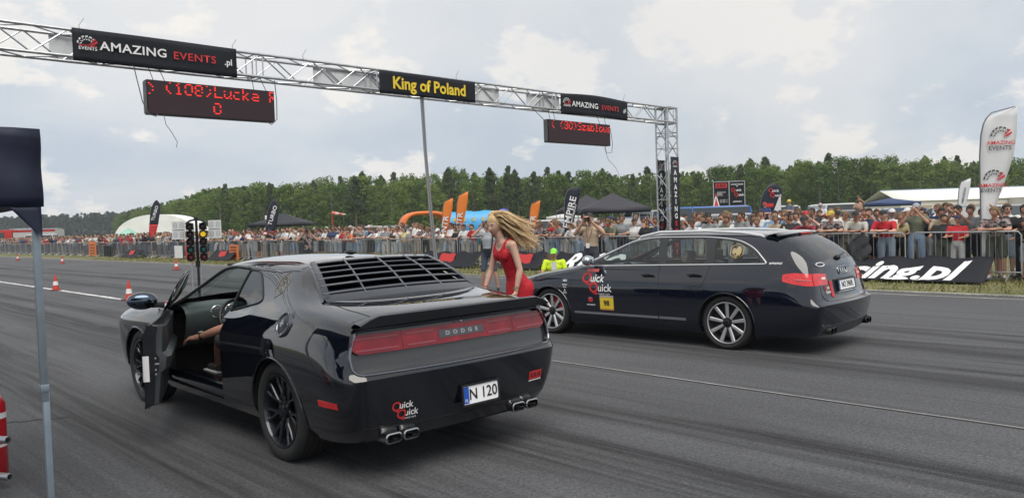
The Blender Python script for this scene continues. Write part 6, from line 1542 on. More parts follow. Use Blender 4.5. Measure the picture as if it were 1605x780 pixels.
b = MB(); b.box((-.155, .74, .352), (.09, .28, .022), RZ(0)); b.build('shoe_sole', WHITEV, o, bevel=.006)

# ================================================================== behind the barriers
def at(px, depth, z=0.0):
    """ground point seen in direction px (photo columns) at a given distance along the view axis"""
    f2 = Vector((math.sin(YAW), math.cos(YAW), 0)); r2 = Vector((math.cos(YAW), -math.sin(YAW), 0)); p = f2*depth+r2*((px-802.5)/F_PX*depth); return Vector((p.x, p.y, z))
FACE = -YAW                                             # rotation that turns local -y towards the camera side
def clothsolid(o, t=.006):
    md = o.modifiers.new('s', 'SOLIDIFY'); md.thickness = t; return o
def feather(loc, H, W, label, mats, words, rz=FACE, kind='feather', flipx=1, lean=0.0, group='feather flags'):
    root = thing('feather_flag', label, 'flag', loc, rz, group)
    if kind == 'feather': prof = [(0, 0, .10), (.14, 0, .13), (.32, 0, .36), (.5, -.01, .62), (.68, -.01, .85), (.82, .03, .97), (.91, .12, 1.0), (.96, .28, 1.0), (.985, .52, 1.0), (1, .93, 1.0)]
    else: prof = [(0, 0, .12), (.15, 0, .35), (.35, .0, .72), (.55, 0.0, .95), (.72, .02, 1.02), (.86, .12, 1.0), (.94, .28, .88), (.98, .42, .76), (1, .55, .62)]
    def pt(t, s):
        for i in range(len(prof)-1):
            if prof[i+1][0] >= t: break
        a, b = prof[i], prof[i+1]; k = (t-a[0])/(b[0]-a[0]); l = a[1]+(b[1]-a[1])*k; r = a[2]+(b[2]-a[2])*k
        z = .45+(H-.45)*t; x = (l+(r-l)*s)*W+lean*z
        return Vector((flipx*x, .03*math.sin(z*3+s*3)*s, z))
    ts = [k/28 for k in range(29)]
    for mi_, (t0, t1, m) in enumerate(mats):
        b = MB(); b.grid([[pt(t, s) for s in (0, .25, .5, .75, 1)] for t in [t0+(t1-t0)*k/16 for k in range(17)]]); clothsolid(b.build('flag_cloth', m, root))
    b = MB(); b.tube([(0, .01, 0), (lean*.45*flipx, .01, .45)]+[pt(t, 0)+Vector((-.012*flipx, .01, 0)) for t in ts], .014, 6); b.box((0, 0, .02), (.4, .4, .03)); b.build('flag_pole', GREYP, root)
    for (w, t, s, size, m, ang) in words:
        p = pt(t, s); M = T(p.x, p.y-.035, p.z) @ RX(PI/2) @ RZ(ang)
        if w == '@': tacho(root, M, size, mat('dark grey ink', (.06, .06, .07), .5), REDV)
        else: text('lettering', w, size, m, root, M, bold=size*.012, sx=1.15)
    return root
WCL = mat('white flag cloth', (.62, .63, .65), .7, bump=.4, bscale=2.5); NCL = mat('black flag cloth', (.012, .016, .03), .65, bump=.3, bscale=3); OCL = mat('orange flag cloth', (.72, .20, .03), .65); RCL = mat('red flag cloth', (.50, .03, .03), .65)
DKI = mat('dark grey ink', (.06, .06, .07), .5); PUR = mat('purple ink', (.12, .04, .16), .5)
feather(Vector((20.25, 5.62, 0)), 3.92, .86, 'tall white feather flag printed AMAZING EVENTS twice, standing in the barrier line', [(0, 1, WCL)],
        [('@', .80, .52, .62, None, 0), ('AMAZING', .765, .54, .125, REDV, 0), ('EVENTS', .73, .54, .135, DKI, 0), ('@', .52, .52, .62, None, 0), ('AMAZING', .488, .50, .12, REDV, 0), ('EVENTS', .455, .46, .12, DKI, 0), ('AMAZING', .19, .5, .09, WCL, PI/2)], lean=.0)
feather(at(1500, 30), 2.75, .42, 'small white feather flag left of the tall white one', [(0, 1, WCL)], [('AMAZING', .72, .5, .12, DKI, PI/2.3)], lean=.05)
feather(at(884, 28), 2.86, .52, 'navy feather flag lettered EMPIRE in front of the black tents', [(0, 1, NCL)], [('EMPIRE', .62, .45, .32, WHITEV, R(74)), ('MOTORSPORT', .60, .82, .09, WHITEV, R(74))], lean=.035)
for px, d, H, l, wd in ((691, 33, 2.75, 'left one of two neighbouring orange feather flags beside the blue inflatable', .42), (713, 33, 3.0, 'right, taller one of two neighbouring orange feather flags beside the blue inflatable', .46), (828, 34, 2.55, 'lone orange feather flag right of the woman in red', .42)):
    feather(at(px, d), H, wd, l, [(0, 1, OCL)], [('PNTR', .50, .45, .30, PUR, R(80)), ('PNTR', .495, .42, .30, WHITEV, R(80))], lean=.06)
feather(at(412, 44), 3.35, .62, 'black and red feather flag by the left black tent', [(0, .40, RCL), (.40, 1, NCL)], [('TURBO', .70, .5, .30, WHITEV, R(70))], kind='tear', lean=.13)
feather(at(231, 57), 4.1, .68, 'black and red feather flag before the white dome', [(0, .52, RCL), (.52, 1, NCL)], [('TURBO', .74, .5, .30, WHITEV, R(70))], kind='tear', lean=.11)
fq = feather(at(1186, 33), 2.92, .86, 'dark teardrop flag with Quick Quick logo above the parked cars', [(0, 1, NCL)], [('Q', .88, .35, .24, REDV, 0), ('uick', .875, .62, .15, WHITEV, 0), ('Q', .80, .50, .24, REDV, 0), ('uick', .795, .80, .15, WHITEV, 0)], kind='tear', lean=.10)
b = MB(); b.box((.52, -.05, 2.02), (.42, .01, .15)); b.build('red_patch', REDV, fq)
b = MB(); b.add([(.62, -.045, 1.5), (1.05, -.045, 1.5), (1.05, -.045, 2.35), (.98, -.045, 2.36)], [(0, 1, 2, 3)]); b.build('white_panel', WCL, fq)
# pop-up tents
def popup(loc, w, eave, peak, label, m, rz=FACE, group='pop-up tents behind the crowd', d=None):
    root = thing('pop_up_tent', label, 'tent', loc, rz, group); h = w/2; d = d or w; g = d/2
    b = MB(); rows = []
    for t in (0, .12, .3, .5, .7, .85, 1): 
        k = 1-t; z = eave+(peak-eave)*(t*.72+.28*t*t); c = [(-h*k, -g*k), (0, -g*k*.97), (h*k, -g*k), (h*k*.97, 0), (h*k, g*k), (0, g*k*.97), (-h*k, g*k), (-h*k*.97, 0)]; rows.append([(x, y, z) for x, y in c])
    b.grid(rows, closed=True); clothsolid(b.build('canopy', m, root, angle=50), .01)
    b = MB(); b.grid([[(x, y, z) for x, y in ((-h, -g), (h, -g), (h, g), (-h, g))] for z in (eave+.01, eave-.22)], closed=True); clothsolid(b.build('valance', m, root), .01)
    for x in (-h+.03, h-.03):
        for y in (-g+.03, g-.03):
            b = MB(); b.box((x, y, eave/2), (.04, .04, eave)); b.build('leg', ALU, root)
    return root
GT = mat('dark tent cloth', (.035, .035, .045), .7, bump=.3, bscale=1.5); BT = mat('navy tent cloth far', (.03, .055, .14), .7)
popup(at(962, 40), 3.3, 2.18, 3.0, 'right and larger one of two dark grey pop-up tents behind the EMPIRE flag', GT)
popup(at(922, 44), 3.3, 2.25, 3.05, 'left and partly hidden one of two dark grey pop-up tents behind the EMPIRE flag', GT)
o = popup(at(446, 60), 4.1, 2.15, 2.95, 'black pop-up tent with white logo right of the black and red flag', mat('black tent cloth', (.02, .022, .03), .7)); b = MB(); b.box((-.6, -1.38, 2.62), (.7, .02, .3), None); b.build('white_logo', WHITEV, o)
popup(at(1396, 48), 2.5, 2.10, 2.38, 'low navy pop-up tent in front of the white hall', BT)
popup(at(884, 56), 2.3, 1.95, 2.15, 'flat white gazebo behind the EMPIRE flag', mat('white gazebo cloth', (.6, .6, .6), .7))
# white dome, white hall, inflatables
dm = MB(); rows = []
for k in range(19):
    a = PI*k/18; rows.append([(-7.0*math.cos(a)*(1-.0*j), -2+6*j/6+.0, 4.9*math.sin(a)**.75) for j in range(7)])
dm.grid(rows); n0 = len(dm.v); dm.add([rows[k][0] for k in range(19)], [tuple(range(19))]); o = dm.build('air_dome', mat('dome membrane', (.82, .84, .82), .6, noise_amt=.08, noise_scale=.5), None, angle=60); p = at(254, 132); o.location = p; o.rotation_euler = (0, 0, FACE); tag(o, 'large white air dome behind the left crowd', 'dome')
hl = thing('white_hall', 'long low white tent hall at the right under the forest edge', 'hall', at(1500, 118), FACE+.05); W_ = 23.0
b = MB(); b.box((0, 0, 1.4), (W_, 10, 2.8)); b.build('wall', mat('hall wall', (.66, .63, .57), .7, noise_amt=.05, noise_scale=.4), hl)
b = MB(); b.grid([[(x, y, z) for y, z in ((-5.2, 2.75), (0, 4.45), (5.2, 2.75))] for x in (-W_/2-.2, 0, W_/2+.2)]); clothsolid(b.build('roof', mat('hall roof', (.80, .80, .75), .6, noise_amt=.06, noise_scale=.3), hl, angle=10), .05)
b = MB(); b.tube([(-W_/2-.2, 0, 4.5), (W_/2+.2, 0, 4.5)], .10, 6); b.build('ridge', mat('ridge blue', (.12, .2, .28), .5), hl)
b = MB(); [b.box((-8+i*4.0, -5.03, 1.3), (2.6, .04, 1.6)) for i in range(5)]; b.build('wall_panel', mat('hall wall panel', (.42, .33, .25), .7), hl)
h2 = thing('small_hall', 'smaller beige gabled hall behind the white feather flag', 'hall', at(1640, 112), FACE); 
b = MB(); b.box((0, 0, 1.4), (9, 8, 2.8)); b.build('wall', MATS['hall wall'], h2); b = MB(); b.add([(-4.6, -4.1, 2.8), (4.6, -4.1, 2.8), (0, -4.1, 4.2), (-4.6, 4.1, 2.8), (4.6, 4.1, 2.8), (0, 4.1, 4.2)], [(0, 1, 2), (5, 4, 3), (0, 2, 5, 3), (2, 1, 4, 5)]); b.build('roof', MATS['hall roof'], h2, smooth=False)
b = MB(); rows = [[(-1.60*math.copysign(abs(math.cos(a))**.55, math.cos(a)), y_, .0+2.42*math.sin(a)**.42) for y_ in (-1.4, -.7, 0, .7, 1.4)] for a in [PI*k/14 for k in range(15)]]
b.grid(rows); o = clothsolid(b.build('inflatable_arch', mat('orange inflatable', (.72, .17, .03), .5), None, angle=60), .25); o.location = at(666, 58); o.rotation_euler = (0, 0, FACE+.25); tag(o, 'orange inflatable arch shelter left of the blue inflatable', 'inflatable')
bi = thing('inflatable_slide', 'long blue inflatable with yellow patches behind the woman in red', 'inflatable', at(745, 63), FACE+.12)
b = MB(); rows = [[(-2.65+5.3*k/14, .9*math.cos(a), 1.35+1.33*math.sin(a)+.05*math.sin(k*1.5)) for a in [2*PI*j/14 for j in range(14)]] for k in range(15)]; b.grid(rows, closed=True); b.add(rows[0], [tuple(range(14))[::-1]]); b.add(rows[-1], [tuple(range(14))]); b.build('tube', mat('light blue inflatable', (.05, .33, .68), .4), bi)
b = MB(); b.ball((2.35, 0, 1.45), (.75, 1.0, 1.35), 16, 10); b.build('end_cushion', mat('deep blue inflatable', (.015, .05, .45), .4), bi)
b = MB(); [b.box((-1.6+i*.75, -.72, 2.0), (.22, .3, .3), RZ(.0)) for i in range(4)]; b.build('yellow_patch', mat('pale yellow patch', (.6, .55, .2), .5), bi)
# billboard trailer and things beside it
bb = thing('billboard', 'twin black sponsor board on a trailer, Quick Quick on its right half', 'billboard', at(1145, 40), FACE)
for k, x in enumerate((-.40, .40)):
    b = MB(); b.box((x, 0, 2.74), (.72, .04, 1.18)); pn = b.build('panel', BLACKV, bb)
    if k == 0:
        b = MB(); b.box((x, -.024, 3.16), (.58, .008, .24)); b.build('red_box', REDV, pn); text('lettering', 'KRIS', .24, BLACKP, pn, frame((x, -.032, 3.15), (1, 0, 0), (0, -1, 0)), bold=.006)
        for i, (w, s_) in enumerate((('WARSZTAT', .085), ('SERWIS', .085), ('OPONY', .085))): text('lettering', w, s_, WHITEV, pn, frame((x-.22, -.024, 2.82-i*.075), (1, 0, 0), (0, -1, 0)), align='LEFT')
        for i in range(2): text('lettering', '602 508 111', .085, WHITEV, pn, frame((x+.12, -.024, 2.42-i*.09), (1, 0, 0), (0, -1, 0)))
    else:
        for w, s_, dx_, z, m in (('Q', .26, -.20, 2.92, REDV), ('uick', .17, .07, 2.91, WHITEV), ('Q', .26, -.05, 2.68, REDV), ('uick', .17, .20, 2.67, WHITEV), ('WYPOZYCZALNIA', .075, 0, 3.20, WHITEV), ('aut', .07, 0, 3.12, WHITEV), ('quickquick.pl', .085, 0, 2.34, WHITEV)): text('lettering', w, s_, m, pn, frame((x+dx_, -.026, z), (1, 0, 0), (0, -1, 0)), bold=.003)
b = MB(); [b.box((x, 0, 2.1), (.035, .035, 2.6)) for x in (-.79, 0, .79)]; b.box((0, 0, 3.36), (1.6, .035, .035)); b.box((0, 0, 2.1), (1.6, .035, .05)); b.build('frame', ALU, bb)
b = MB(); b.box((0, .4, .75), (1.9, 1.6, .5)); b.box((0, .4, .4), (.1, 1.2, .7)); b.build('trailer', GREYP, bb)
tp_ = thing('warning_pyramid', 'red triangular pyramid sign at the left foot of the billboard', 'sign', at(1124, 39.2), FACE)
b = MB(); b.add([(-.20, -.1, 1.95), (.20, -.1, 1.95), (0, -.02, 2.78), (0, .25, 1.95)], [(0, 1, 2), (1, 3, 2), (3, 0, 2), (0, 3, 1)]); b.box((0, 0, .97), (.08, .08, 1.94)); b.build('pyramid', WHITEV, tp_, smooth=False)
b = MB(); b.add([(-.13, -.108, 2.0), (.13, -.108, 2.0), (0, -.045, 2.58)], [(0, 1, 2)]); b.add([(-.05, -.06, 2.60), (.05, -.06, 2.60), (0, -.025, 2.79)], [(0, 1, 2)]); b.build('red_face', REDV, tp_, smooth=False)
ws_ = thing('windsock', 'small orange and white windsock on a red pole before the forest', 'windsock', at(523, 98), FACE)
b = MB(); b.tube([(0, 0, 0), (0, 0, 3.75)], .07, 6); b.build('pole', RCL, ws_)
for k in range(4):
    b = MB(); r0 = .26-.045*k; b.lathe([(k*.42, r0), ((k+1)*.42, r0-.045)], 12, T(0, 0, 3.5-.03*k) @ RY(R(4))); b.build('sock_band', mat('sock pale', (.6, .45, .42), .7) if k % 2 else mat('sock red', (.55, .14, .10), .7), ws_)
# orange boards, fallen banners and bags along the barriers
for px, w, h, l in ((148, .95, 1.15, 'orange printed board hung on the barriers near the fire engine'), (370, .58, .85, 'orange printed board hung on the barriers right of the start lights')):
    a_ = math.atan((px-802.5)/F_PX)+YAW; y = (FX-.08)/math.tan(a_); r = thing('orange_board', l, 'board', (FX-.08, y, 0), 0, 'orange boards on the barriers')
    for s_ in (0, 1):
        b = MB(); b.box((-.25*s_*.5, 0, h/2+.05), (.03, w*2.0, h)); 
    b.build('board_face', mat('orange print', (.70, .20, .04), .6), r); b = MB(); [b.box((-.152, 0, .25+i*.2*h), (.02, w*1.3, .07)) for i in range(4)]; b.build('dark_print', mat('maroon print', (.18, .03, .05), .6), r)
def ground_banner(y0, y1, x0, x1, zt, label, m=BLACKV, name='ground_banner'):
    b = MB(); n = max(6, int(abs(y1-y0)*6)); rr = random.Random(int(y0*10)); rows = []
    for i in range(n+1):
        y = y0+(y1-y0)*i/n; w1 = .035*math.sin(i*1.1)+rr.uniform(-.015, .015); rows.append([(x1+(x0-x1)*t, y, zt*(1-t)**1.2*(1+w1*2)+.02+abs(.022*math.sin(i*.8+t*4)*math.sin(PI*t))) for t in [k/8 for k in range(9)]])
    b.grid(rows); o = b.build(name, m); tag(o, label, 'banner', 'banners slumped at the foot of the barriers'); return clothsolid(o), rows
gb, gr_ = ground_banner(5.25, 13.0, 19.02, 19.84, .50, 'long black banner with white racing.pl lettering slumped before the right barriers')
gbm = bmesh.new(); gbm.from_mesh(gb.data); gt = BVHTree.FromBMesh(gbm); gbm.free()
def gtext(s, size, yc, xc, par, **k):
    me = text_mesh(s, size, WHITEV, **k); q = bmesh.new(); q.from_mesh(me)
    for ax_, lim in ((0, 2.2), (1, .6)):
        t = -lim
        while t < lim:
            bmesh.ops.bisect_plane(q, geom=list(q.verts)+list(q.edges)+list(q.faces), dist=1e-5, plane_co=(t, t, 0), plane_no=(1, 0, 0) if ax_ == 0 else (0, 1, 0)); t += .08
    q.to_mesh(me); q.free()
    for v in me.vertices:
        yy = yc-v.co.x; xx = xc+v.co.y; h = gt.ray_cast(Vector((xx, yy, 3)), Vector((0, 0, -1))); z = h[0].z if h[0] is not None else .05; v.co = (xx-.012, yy, z+.016)
    return link('white_lettering', me, par)
gtext('racing.pl', .86, 7.55, 19.36, gb, bold=.03, shear=.35, sx=1.16)
gb2, _ = ground_banner(15.2, 18.4, 19.1, 19.84, .55, 'black banner with white RICO lettering behind the crouching marshal'); gbm = bmesh.new(); gbm.from_mesh(gb2.data); gt = BVHTree.FromBMesh(gbm); gbm.free(); gtext('RICO', .85, 16.7, 19.42, gb2, bold=.03, shear=.3, sx=1.2)
for y0, y1, l in ((19.0, 20.9, 'left of the crouching marshal'), (22.4, 26.0, 'behind the woman in red'), (43.5, 46.5, 'left of the orange board'), (59, 62, 'in front of the white dome')):
    o, rws = ground_banner(y0, y1, 19.2, 19.84, .55, 'black and red banner slumped at the barriers '+l)
    b = MB(); ym = (y0+y1)/2; b.grid([[(19.45+.2*t-.02, ym-.45+.9*k/5, .40-.35*(1-t)+.12+.02*math.sin(k*2)) for t in (0, .5, 1)] for k in range(6)]); b.build('red_print', RCL, o)
for y, w, l, m in ((52.0, .9, 'small white board leaning on the barriers near the dome', WHITEV), (66.5, 1.2, 'dark framed board leaning on the far barriers', BLACKV), (50.3, .7, 'red bag at the foot of the barriers', RCL)):
    b = MB(); b.box((FX-.25, y, .45), (.04, w*1.4, .8), None); o = b.build('leaning_board', m); tag(o, l, 'board')
b = MB(); rows = []
for k in range(12):
    t = k/11; z = 1.12-.80*t; w = .05+.20*math.sin(PI*min(1, t*1.05))**.8+.05*t; rows.append([(FX-.10+math.cos(a)*(.05+.10*t)*(1+.25*math.sin(a*5+k)), 8.12+.12*math.sin(t*3)+math.sin(a)*w*(1+.18*math.sin(a*4+k*1.3)), z) for a in [2*PI*j/18 for j in range(18)]])
b.grid(rows, closed=True); b.add(rows[-1], [tuple(range(18))]); o = b.build('plastic_bag', mat('black bin bag', (.018, .018, .02), .28, 0, .4)); tag(o, 'crumpled black plastic bag hanging on the barrier above the racing.pl banner', 'bag')
# parked vehicles beyond the crowd
def parked(kind, colr, loc, rz, label):
    root = thing('parked_car' if kind != 'van' else 'parked_van', label, 'car' if kind != 'van' else 'van', loc, rz, 'vehicles parked beyond the crowd')
    L, W_, H = {'hatch': (4.2, 1.76, 1.48), 'suv': (4.5, 1.84, 1.72), 'van': (5.0, 1.95, 2.05)}[kind]; h = L/2; bl = H*.60
    paint = mat('paint %.2f %.2f %.2f' % colr, colr, .25, 0, 1.0)
    rear_slope = {'hatch': .55, 'suv': .30, 'van': .12}[kind]; fs_ = {'hatch': 1.25, 'suv': 1.25, 'van': .75}[kind]
    st = [(-h, bl*.55, bl*.9), (-h+.08, .28, bl), (-h+.5, .25, bl+.02), (0, .25, bl+.01), (h-1.0, .25, bl*.96), (h-.35, .27, bl*.84), (h, .34, bl*.64)]
    b = MB(); b.grid([[(s_*x, y, z) for x, z in pr2] for y, z0, z1 in st for s_ in (1,) for pr2 in [[(-W_/2*.84, z0), (-W_/2*.98, z0+.1), (-W_/2, (z0+z1)/2), (-W_/2*.95, z1-.03), (-W_/2*.78, z1), (0, z1+.02), (W_/2*.78, z1), (W_/2*.95, z1-.03), (W_/2, (z0+z1)/2), (W_/2*.98, z0+.1), (W_/2*.84, z0)]]])
    b.build('body', paint, root, angle=50)
    b = MB(); cb = [(-h+.05, -h+.05+rear_slope), (h-fs_, h-fs_-.75)]
    lo = [(x, y, bl-.01) for x, y in ((-W_/2*.92, cb[0][0]), (W_/2*.92, cb[0][0]), (W_/2*.92, cb[1][0]), (-W_/2*.92, cb[1][0]))]; hi_ = [(x, y, H-.06) for x, y in ((-W_/2*.72, cb[0][1]), (W_/2*.72, cb[0][1]), (W_/2*.72, cb[1][1]), (-W_/2*.72, cb[1][1]))]
    top = [(x*.86, y*.96, H) for x, y, z in hi_]
    b.grid([lo, hi_], closed=True); b.build('windows', mat('parked glass', (.02, .03, .035), .06, 0, 1), root, smooth=False)
    b = MB(); b.grid([hi_, top], closed=True); b.add(top, [(0, 1, 2, 3)])
    for i in range(4): b.tube([lo[i], hi_[i]], .045, 5)
    for sx in (-1, 1): b.tube([(sx*W_/2*.93, 0, bl), (sx*W_/2*.73, 0, H-.05)], .04, 5)
    b.build('roof', paint, root, angle=60)
    for sx in (-1, 1):
        for y in (-h+.85, h-.85):
            b = MB(); b.lathe([(0, 0), (-.10, .28), (-.11, .33), (.11, .33), (.1, .2)], 18, T(sx*(W_/2-.1), y, .33)); b.build('wheel', RUBBER, root)
        b = MB(); b.ball((sx*W_/2*.75, h-.14, bl*.66), (.16, .12, .08), 10, 6); b.build('headlight', MATS['headlamp glass'], root)
        b = MB(); b.ball((sx*W_/2*.9, -h+.08, bl*.86), (.07, .08, .14), 8, 6); b.build('tail_light', REDB, root)
    return root
pc = [((.45, .46, .48), 'silver'), ((.02, .02, .025), 'black'), ((.55, .55, .55), 'white'), ((.12, .13, .15), 'dark grey'), ((.03, .06, .16), 'dark blue'), ((.30, .31, .32), 'grey'), ((.20, .02, .02), 'dark red')]
rp = random.Random(21); kk = 0
for (px, d, kind, ci, ang, l) in ((1082, 33, 'van', None, 1.5, 'bright blue van right of the gantry leg'), (1205, 29, 'suv', 3, 1.3, 'dark grey car under the Quick Quick teardrop flag'), (1160, 34, 'hatch', 1, .2, 'black car under the billboard'),
    (1130, 30, 'suv', 5, 1.45, 'grey car left of the billboard'), (1262, 33, 'suv', 0, 1.5, 'silver car behind the children above the crowd'), (1330, 31, 'suv', 5, 1.2, 'grey car left of the navy tent'), (1375, 34, 'suv', 0, .4, 'silver car in front of the navy tent'),
    (1420, 30, 'suv', 4, 1.4, 'dark blue car behind the man in red t-shirt'), (1462, 33, 'hatch', 2, 1.5, 'white car behind the photographing man in olive'), (1492, 30, 'suv', 3, .3, 'dark grey car left of the small white flag'), (1545, 32, 'suv', 5, 1.4, 'grey car directly behind the tall white flag'),
    (1590, 29, 'suv', 0, 1.3, 'silver car at the right picture edge'), (1300, 40, 'van', 2, 1.5, 'white van behind the silver cars'), (868, 38, 'suv', 2, 1.4, 'white car left of the EMPIRE flag'), (845, 42, 'suv', 0, 1.2, 'silver car behind the lone orange flag'),
    (900, 36, 'suv', 0, 1.5, 'silver car behind the EMPIRE flag pole'), (1012, 44, 'van', 5, 1.3, 'grey van right of the dark tents'), (985, 38, 'suv', 4, 1.5, 'dark blue car under the larger dark tent'), (625, 52, 'suv', 1, 1.4, 'black car left of the orange arch'), (60, 102, 'van', 2, 1.57, 'white van in front of the fire engine'),
    (560, 60, 'suv', 0, 1.4, 'silver car between the windsock and the orange arch'), (1230, 42, 'van', 2, 1.4, 'white van behind the teardrop flag')):
    if px not in (1082, 60, 560): ang = (0 if rp.random() < .5 else PI)+rp.uniform(-.35, .35)
    parked(kind, (.01, .10, .38) if ci is None else pc[ci][0], at(px, d), FACE+ang, l)
fe = thing('fire_engine', 'red fire engine with silver box body beyond the far left crowd', 'fire engine', at(50, 108), FACE+.05)
RD = mat('fire red', (.42, .02, .02), .35)
b = MB(); b.box((-2.8, 0, 1.7), (2.0, 2.4, 2.3)); b.build('cab', RD, fe, bevel=.15); b = MB(); b.box((-3.4, -1.21, 2.1), (1.1, .03, .8)); b.box((-3.82, 0, 2.1), (.04, 2.0, .8)); b.build('cab_window', mat('parked glass', (0,)*3), fe)
b = MB(); b.box((1.1, 0, 1.65), (5.6, 2.4, 2.2)); b.build('equipment_box', mat('shutter silver', (.42, .42, .43), .5), fe, bevel=.04); b = MB(); b.box((1.0, 0, 2.85), (5.8, 1.3, .12)); b.box((-1.0, 0, 2.98), (3.4, .5, .10)); b.build('ladder', ALU, fe)
b = MB(); b.box((1.1, -1.22, 2.62), (5.6, .03, .25)); b.box((0, -1.22, .7), (7.6, .03, .3)); b.build('red_stripe', RD, fe)
for x in (-2.8, 2.2):
    b = MB(); b.lathe([(0, 0), (-.15, .4), (-.15, .5), (2.3, .5)], 18, T(x, -1.15, .5) @ RZ(PI/2)); b.build('wheel', RUBBER, fe)
o = popup(at(203, 95), 2.4, 1.6, 2.5, 'low mint green tent half hidden before the white dome', mat('mint cloth', (.28, .50, .42), .7))

# ================================================================== trees
def leafmat(name, c0, c1):
    m = bpy.data.materials.new(name); m.use_nodes = True; nt = m.node_tree; b = nt.nodes['Principled BSDF']; b.inputs['Roughness'].default_value = .75; b.inputs['Specular IOR Level'].default_value = .25
    oi = nt.nodes.new('ShaderNodeObjectInfo'); tcn = nt.nodes.new('ShaderNodeTexCoord'); n = nt.nodes.new('ShaderNodeTexNoise'); n.inputs['Scale'].default_value = .8; n.inputs['Detail'].default_value = 3; nt.links.new(tcn.outputs['Object'], n.inputs[0])
    ad = nt.nodes.new('ShaderNodeMath'); ad.operation = 'ADD'; nt.links.new(oi.outputs['Random'], ad.inputs[0]); nt.links.new(n.outputs[0], ad.inputs[1])
    mr = nt.nodes.new('ShaderNodeMapRange'); nt.links.new(ad.outputs[0], mr.inputs[0]); mr.inputs[1].default_value = .35; mr.inputs[2].default_value = 1.5
    mx = nt.nodes.new('ShaderNodeMix'); mx.data_type = 'RGBA'; nt.links.new(mr.outputs[0], mx.inputs[0]); mx.inputs[6].default_value = (*c0, 1); mx.inputs[7].default_value = (*c1, 1); nt.links.new(mx.outputs[2], b.inputs['Base Color'])
    tr = nt.nodes.new('ShaderNodeBsdfTranslucent'); nt.links.new(mx.outputs[2], tr.inputs[0]); ms = nt.nodes.new('ShaderNodeMixShader'); ms.inputs[0].default_value = .4
    nt.links.new(b.outputs[0], ms.inputs[1]); nt.links.new(tr.outputs[0], ms.inputs[2]); nt.links.new(ms.outputs[0], nt.nodes['Material Output'].inputs[0]); return m
LEAF = leafmat('broadleaf', (.075, .138, .028), (.175, .25, .058)); PINE = leafmat('pine needles', (.055, .095, .038), (.095, .135, .05)); BARK = mat('bark', (.16, .13, .10), .9, noise_amt=.3); BIRCH = mat('birch bark', (.24, .23, .19), .8, noise_amt=.25)
def crown(rt, kind, H, seed):
    b = MB(); cl = []
    if kind == 'pine':
        for k in range(64):
            t = rt.random()**.8; z = H*(.30+.70*t); r = H*.16*(1-t)**.8+.12; a = rt.uniform(0, 6.28); q = rt.uniform(.3, 1); cl.append((math.cos(a)*r*q, math.sin(a)*r*q, z, rt.uniform(.35, .8)*(1.15-.5*t), 22))
        cl.append((0, 0, H, .35, 10))
    else:
        for k in range(96):
            t = rt.random(); z = H*(.08+.86*t); r = H*.225*math.sin(PI*(.16+.74*t))**.7; a = rt.uniform(0, 6.28); q = rt.uniform(.45, 1.05); cl.append((math.cos(a)*r*q, math.sin(a)*r*q, z, rt.uniform(.6, 1.1), 24))
    for x, y, z, r, n in cl:
        for i in range(n):
            v = Vector((rt.gauss(0, 1), rt.gauss(0, 1), rt.gauss(0, .8))).normalized()*r*rt.uniform(.6, 1.08); c = Vector((x, y, z))+v; s_ = rt.uniform(.15, .34); nn = (v.normalized()+Vector((rt.uniform(-.8, .8), rt.uniform(-.8, .8), rt.uniform(-.2, 1)))).normalized(); a = nn.orthogonal().normalized(); e = nn.cross(a)
            b.add([c-a*s_, c-e*s_*.7, c+a*s_, c+e*s_*.7], [(0, 1, 2, 3)])
    return b
def tree_proto(kind, seed):
    rt = random.Random(seed); H = 14.0
    cm = crown(rt, kind, H, seed).mesh('crown', PINE if kind == 'pine' else LEAF, False)
    t = MB(); t.tube([(0, 0, 0), (rt.uniform(-.2, .2), 0, H*.4), (rt.uniform(-.3, .3), rt.uniform(-.2, .2), H*.93)], [.20, .14, .03], 7)
    for k in range(9):
        z = H*rt.uniform(.35, .85); a = rt.uniform(0, 6.28); L = H*rt.uniform(.08, .16); t.tube([(0, 0, z), (math.cos(a)*L*.6, math.sin(a)*L*.6, z+L*.35), (math.cos(a)*L, math.sin(a)*L, z+L*.8)], [.07, .04, .015], 5)
    return cm, t.mesh('trunk', BARK if kind == 'pine' or seed % 2 else BIRCH)
TP = [('pine' if i % 4 == 3 else 'broadleaf', tree_proto('pine' if i % 4 == 3 else 'broadleaf', 100+i)) for i in range(12)]
rt = random.Random(77)
def tree(px, d, hh, k=None):
    kind, (cm, tm) = rt.choice(TP) if k is None else k
    p = at(px, d); r = thing(kind+'_tree', None, 'tree', p, rt.uniform(0, 6.28), 'trees of the forest edge'); s_ = hh/14.0; r.scale = (s_*rt.uniform(.9, 1.25), s_*rt.uniform(.9, 1.25), s_)
    link('crown', cm, r); link('trunk', tm, r); n = 0
    zone = 'left of the start lights' if px < 330 else 'above the left black tent' if px < 520 else 'above the orange arch' if px < 700 else 'behind the woman in red' if px < 840 else 'behind the dark tents' if px < 1020 else 'right of the gantry leg' if px < 1180 else 'behind the children' if px < 1350 else 'behind the white hall'
    row = 'front row' if d < 205 and px > 330 else 'middle row' if d < 214 and px > 330 else 'rear row'
    nm = 'dark pine' if kind == 'pine' else 'green broadleaf tree'; key = (nm, zone, row); cnt[key] = cnt.get(key, 0)+1
    r['label'] = '%s %s from left, %s, forest %s' % (ordn(cnt[key]-1), nm, row, zone)
TL = []
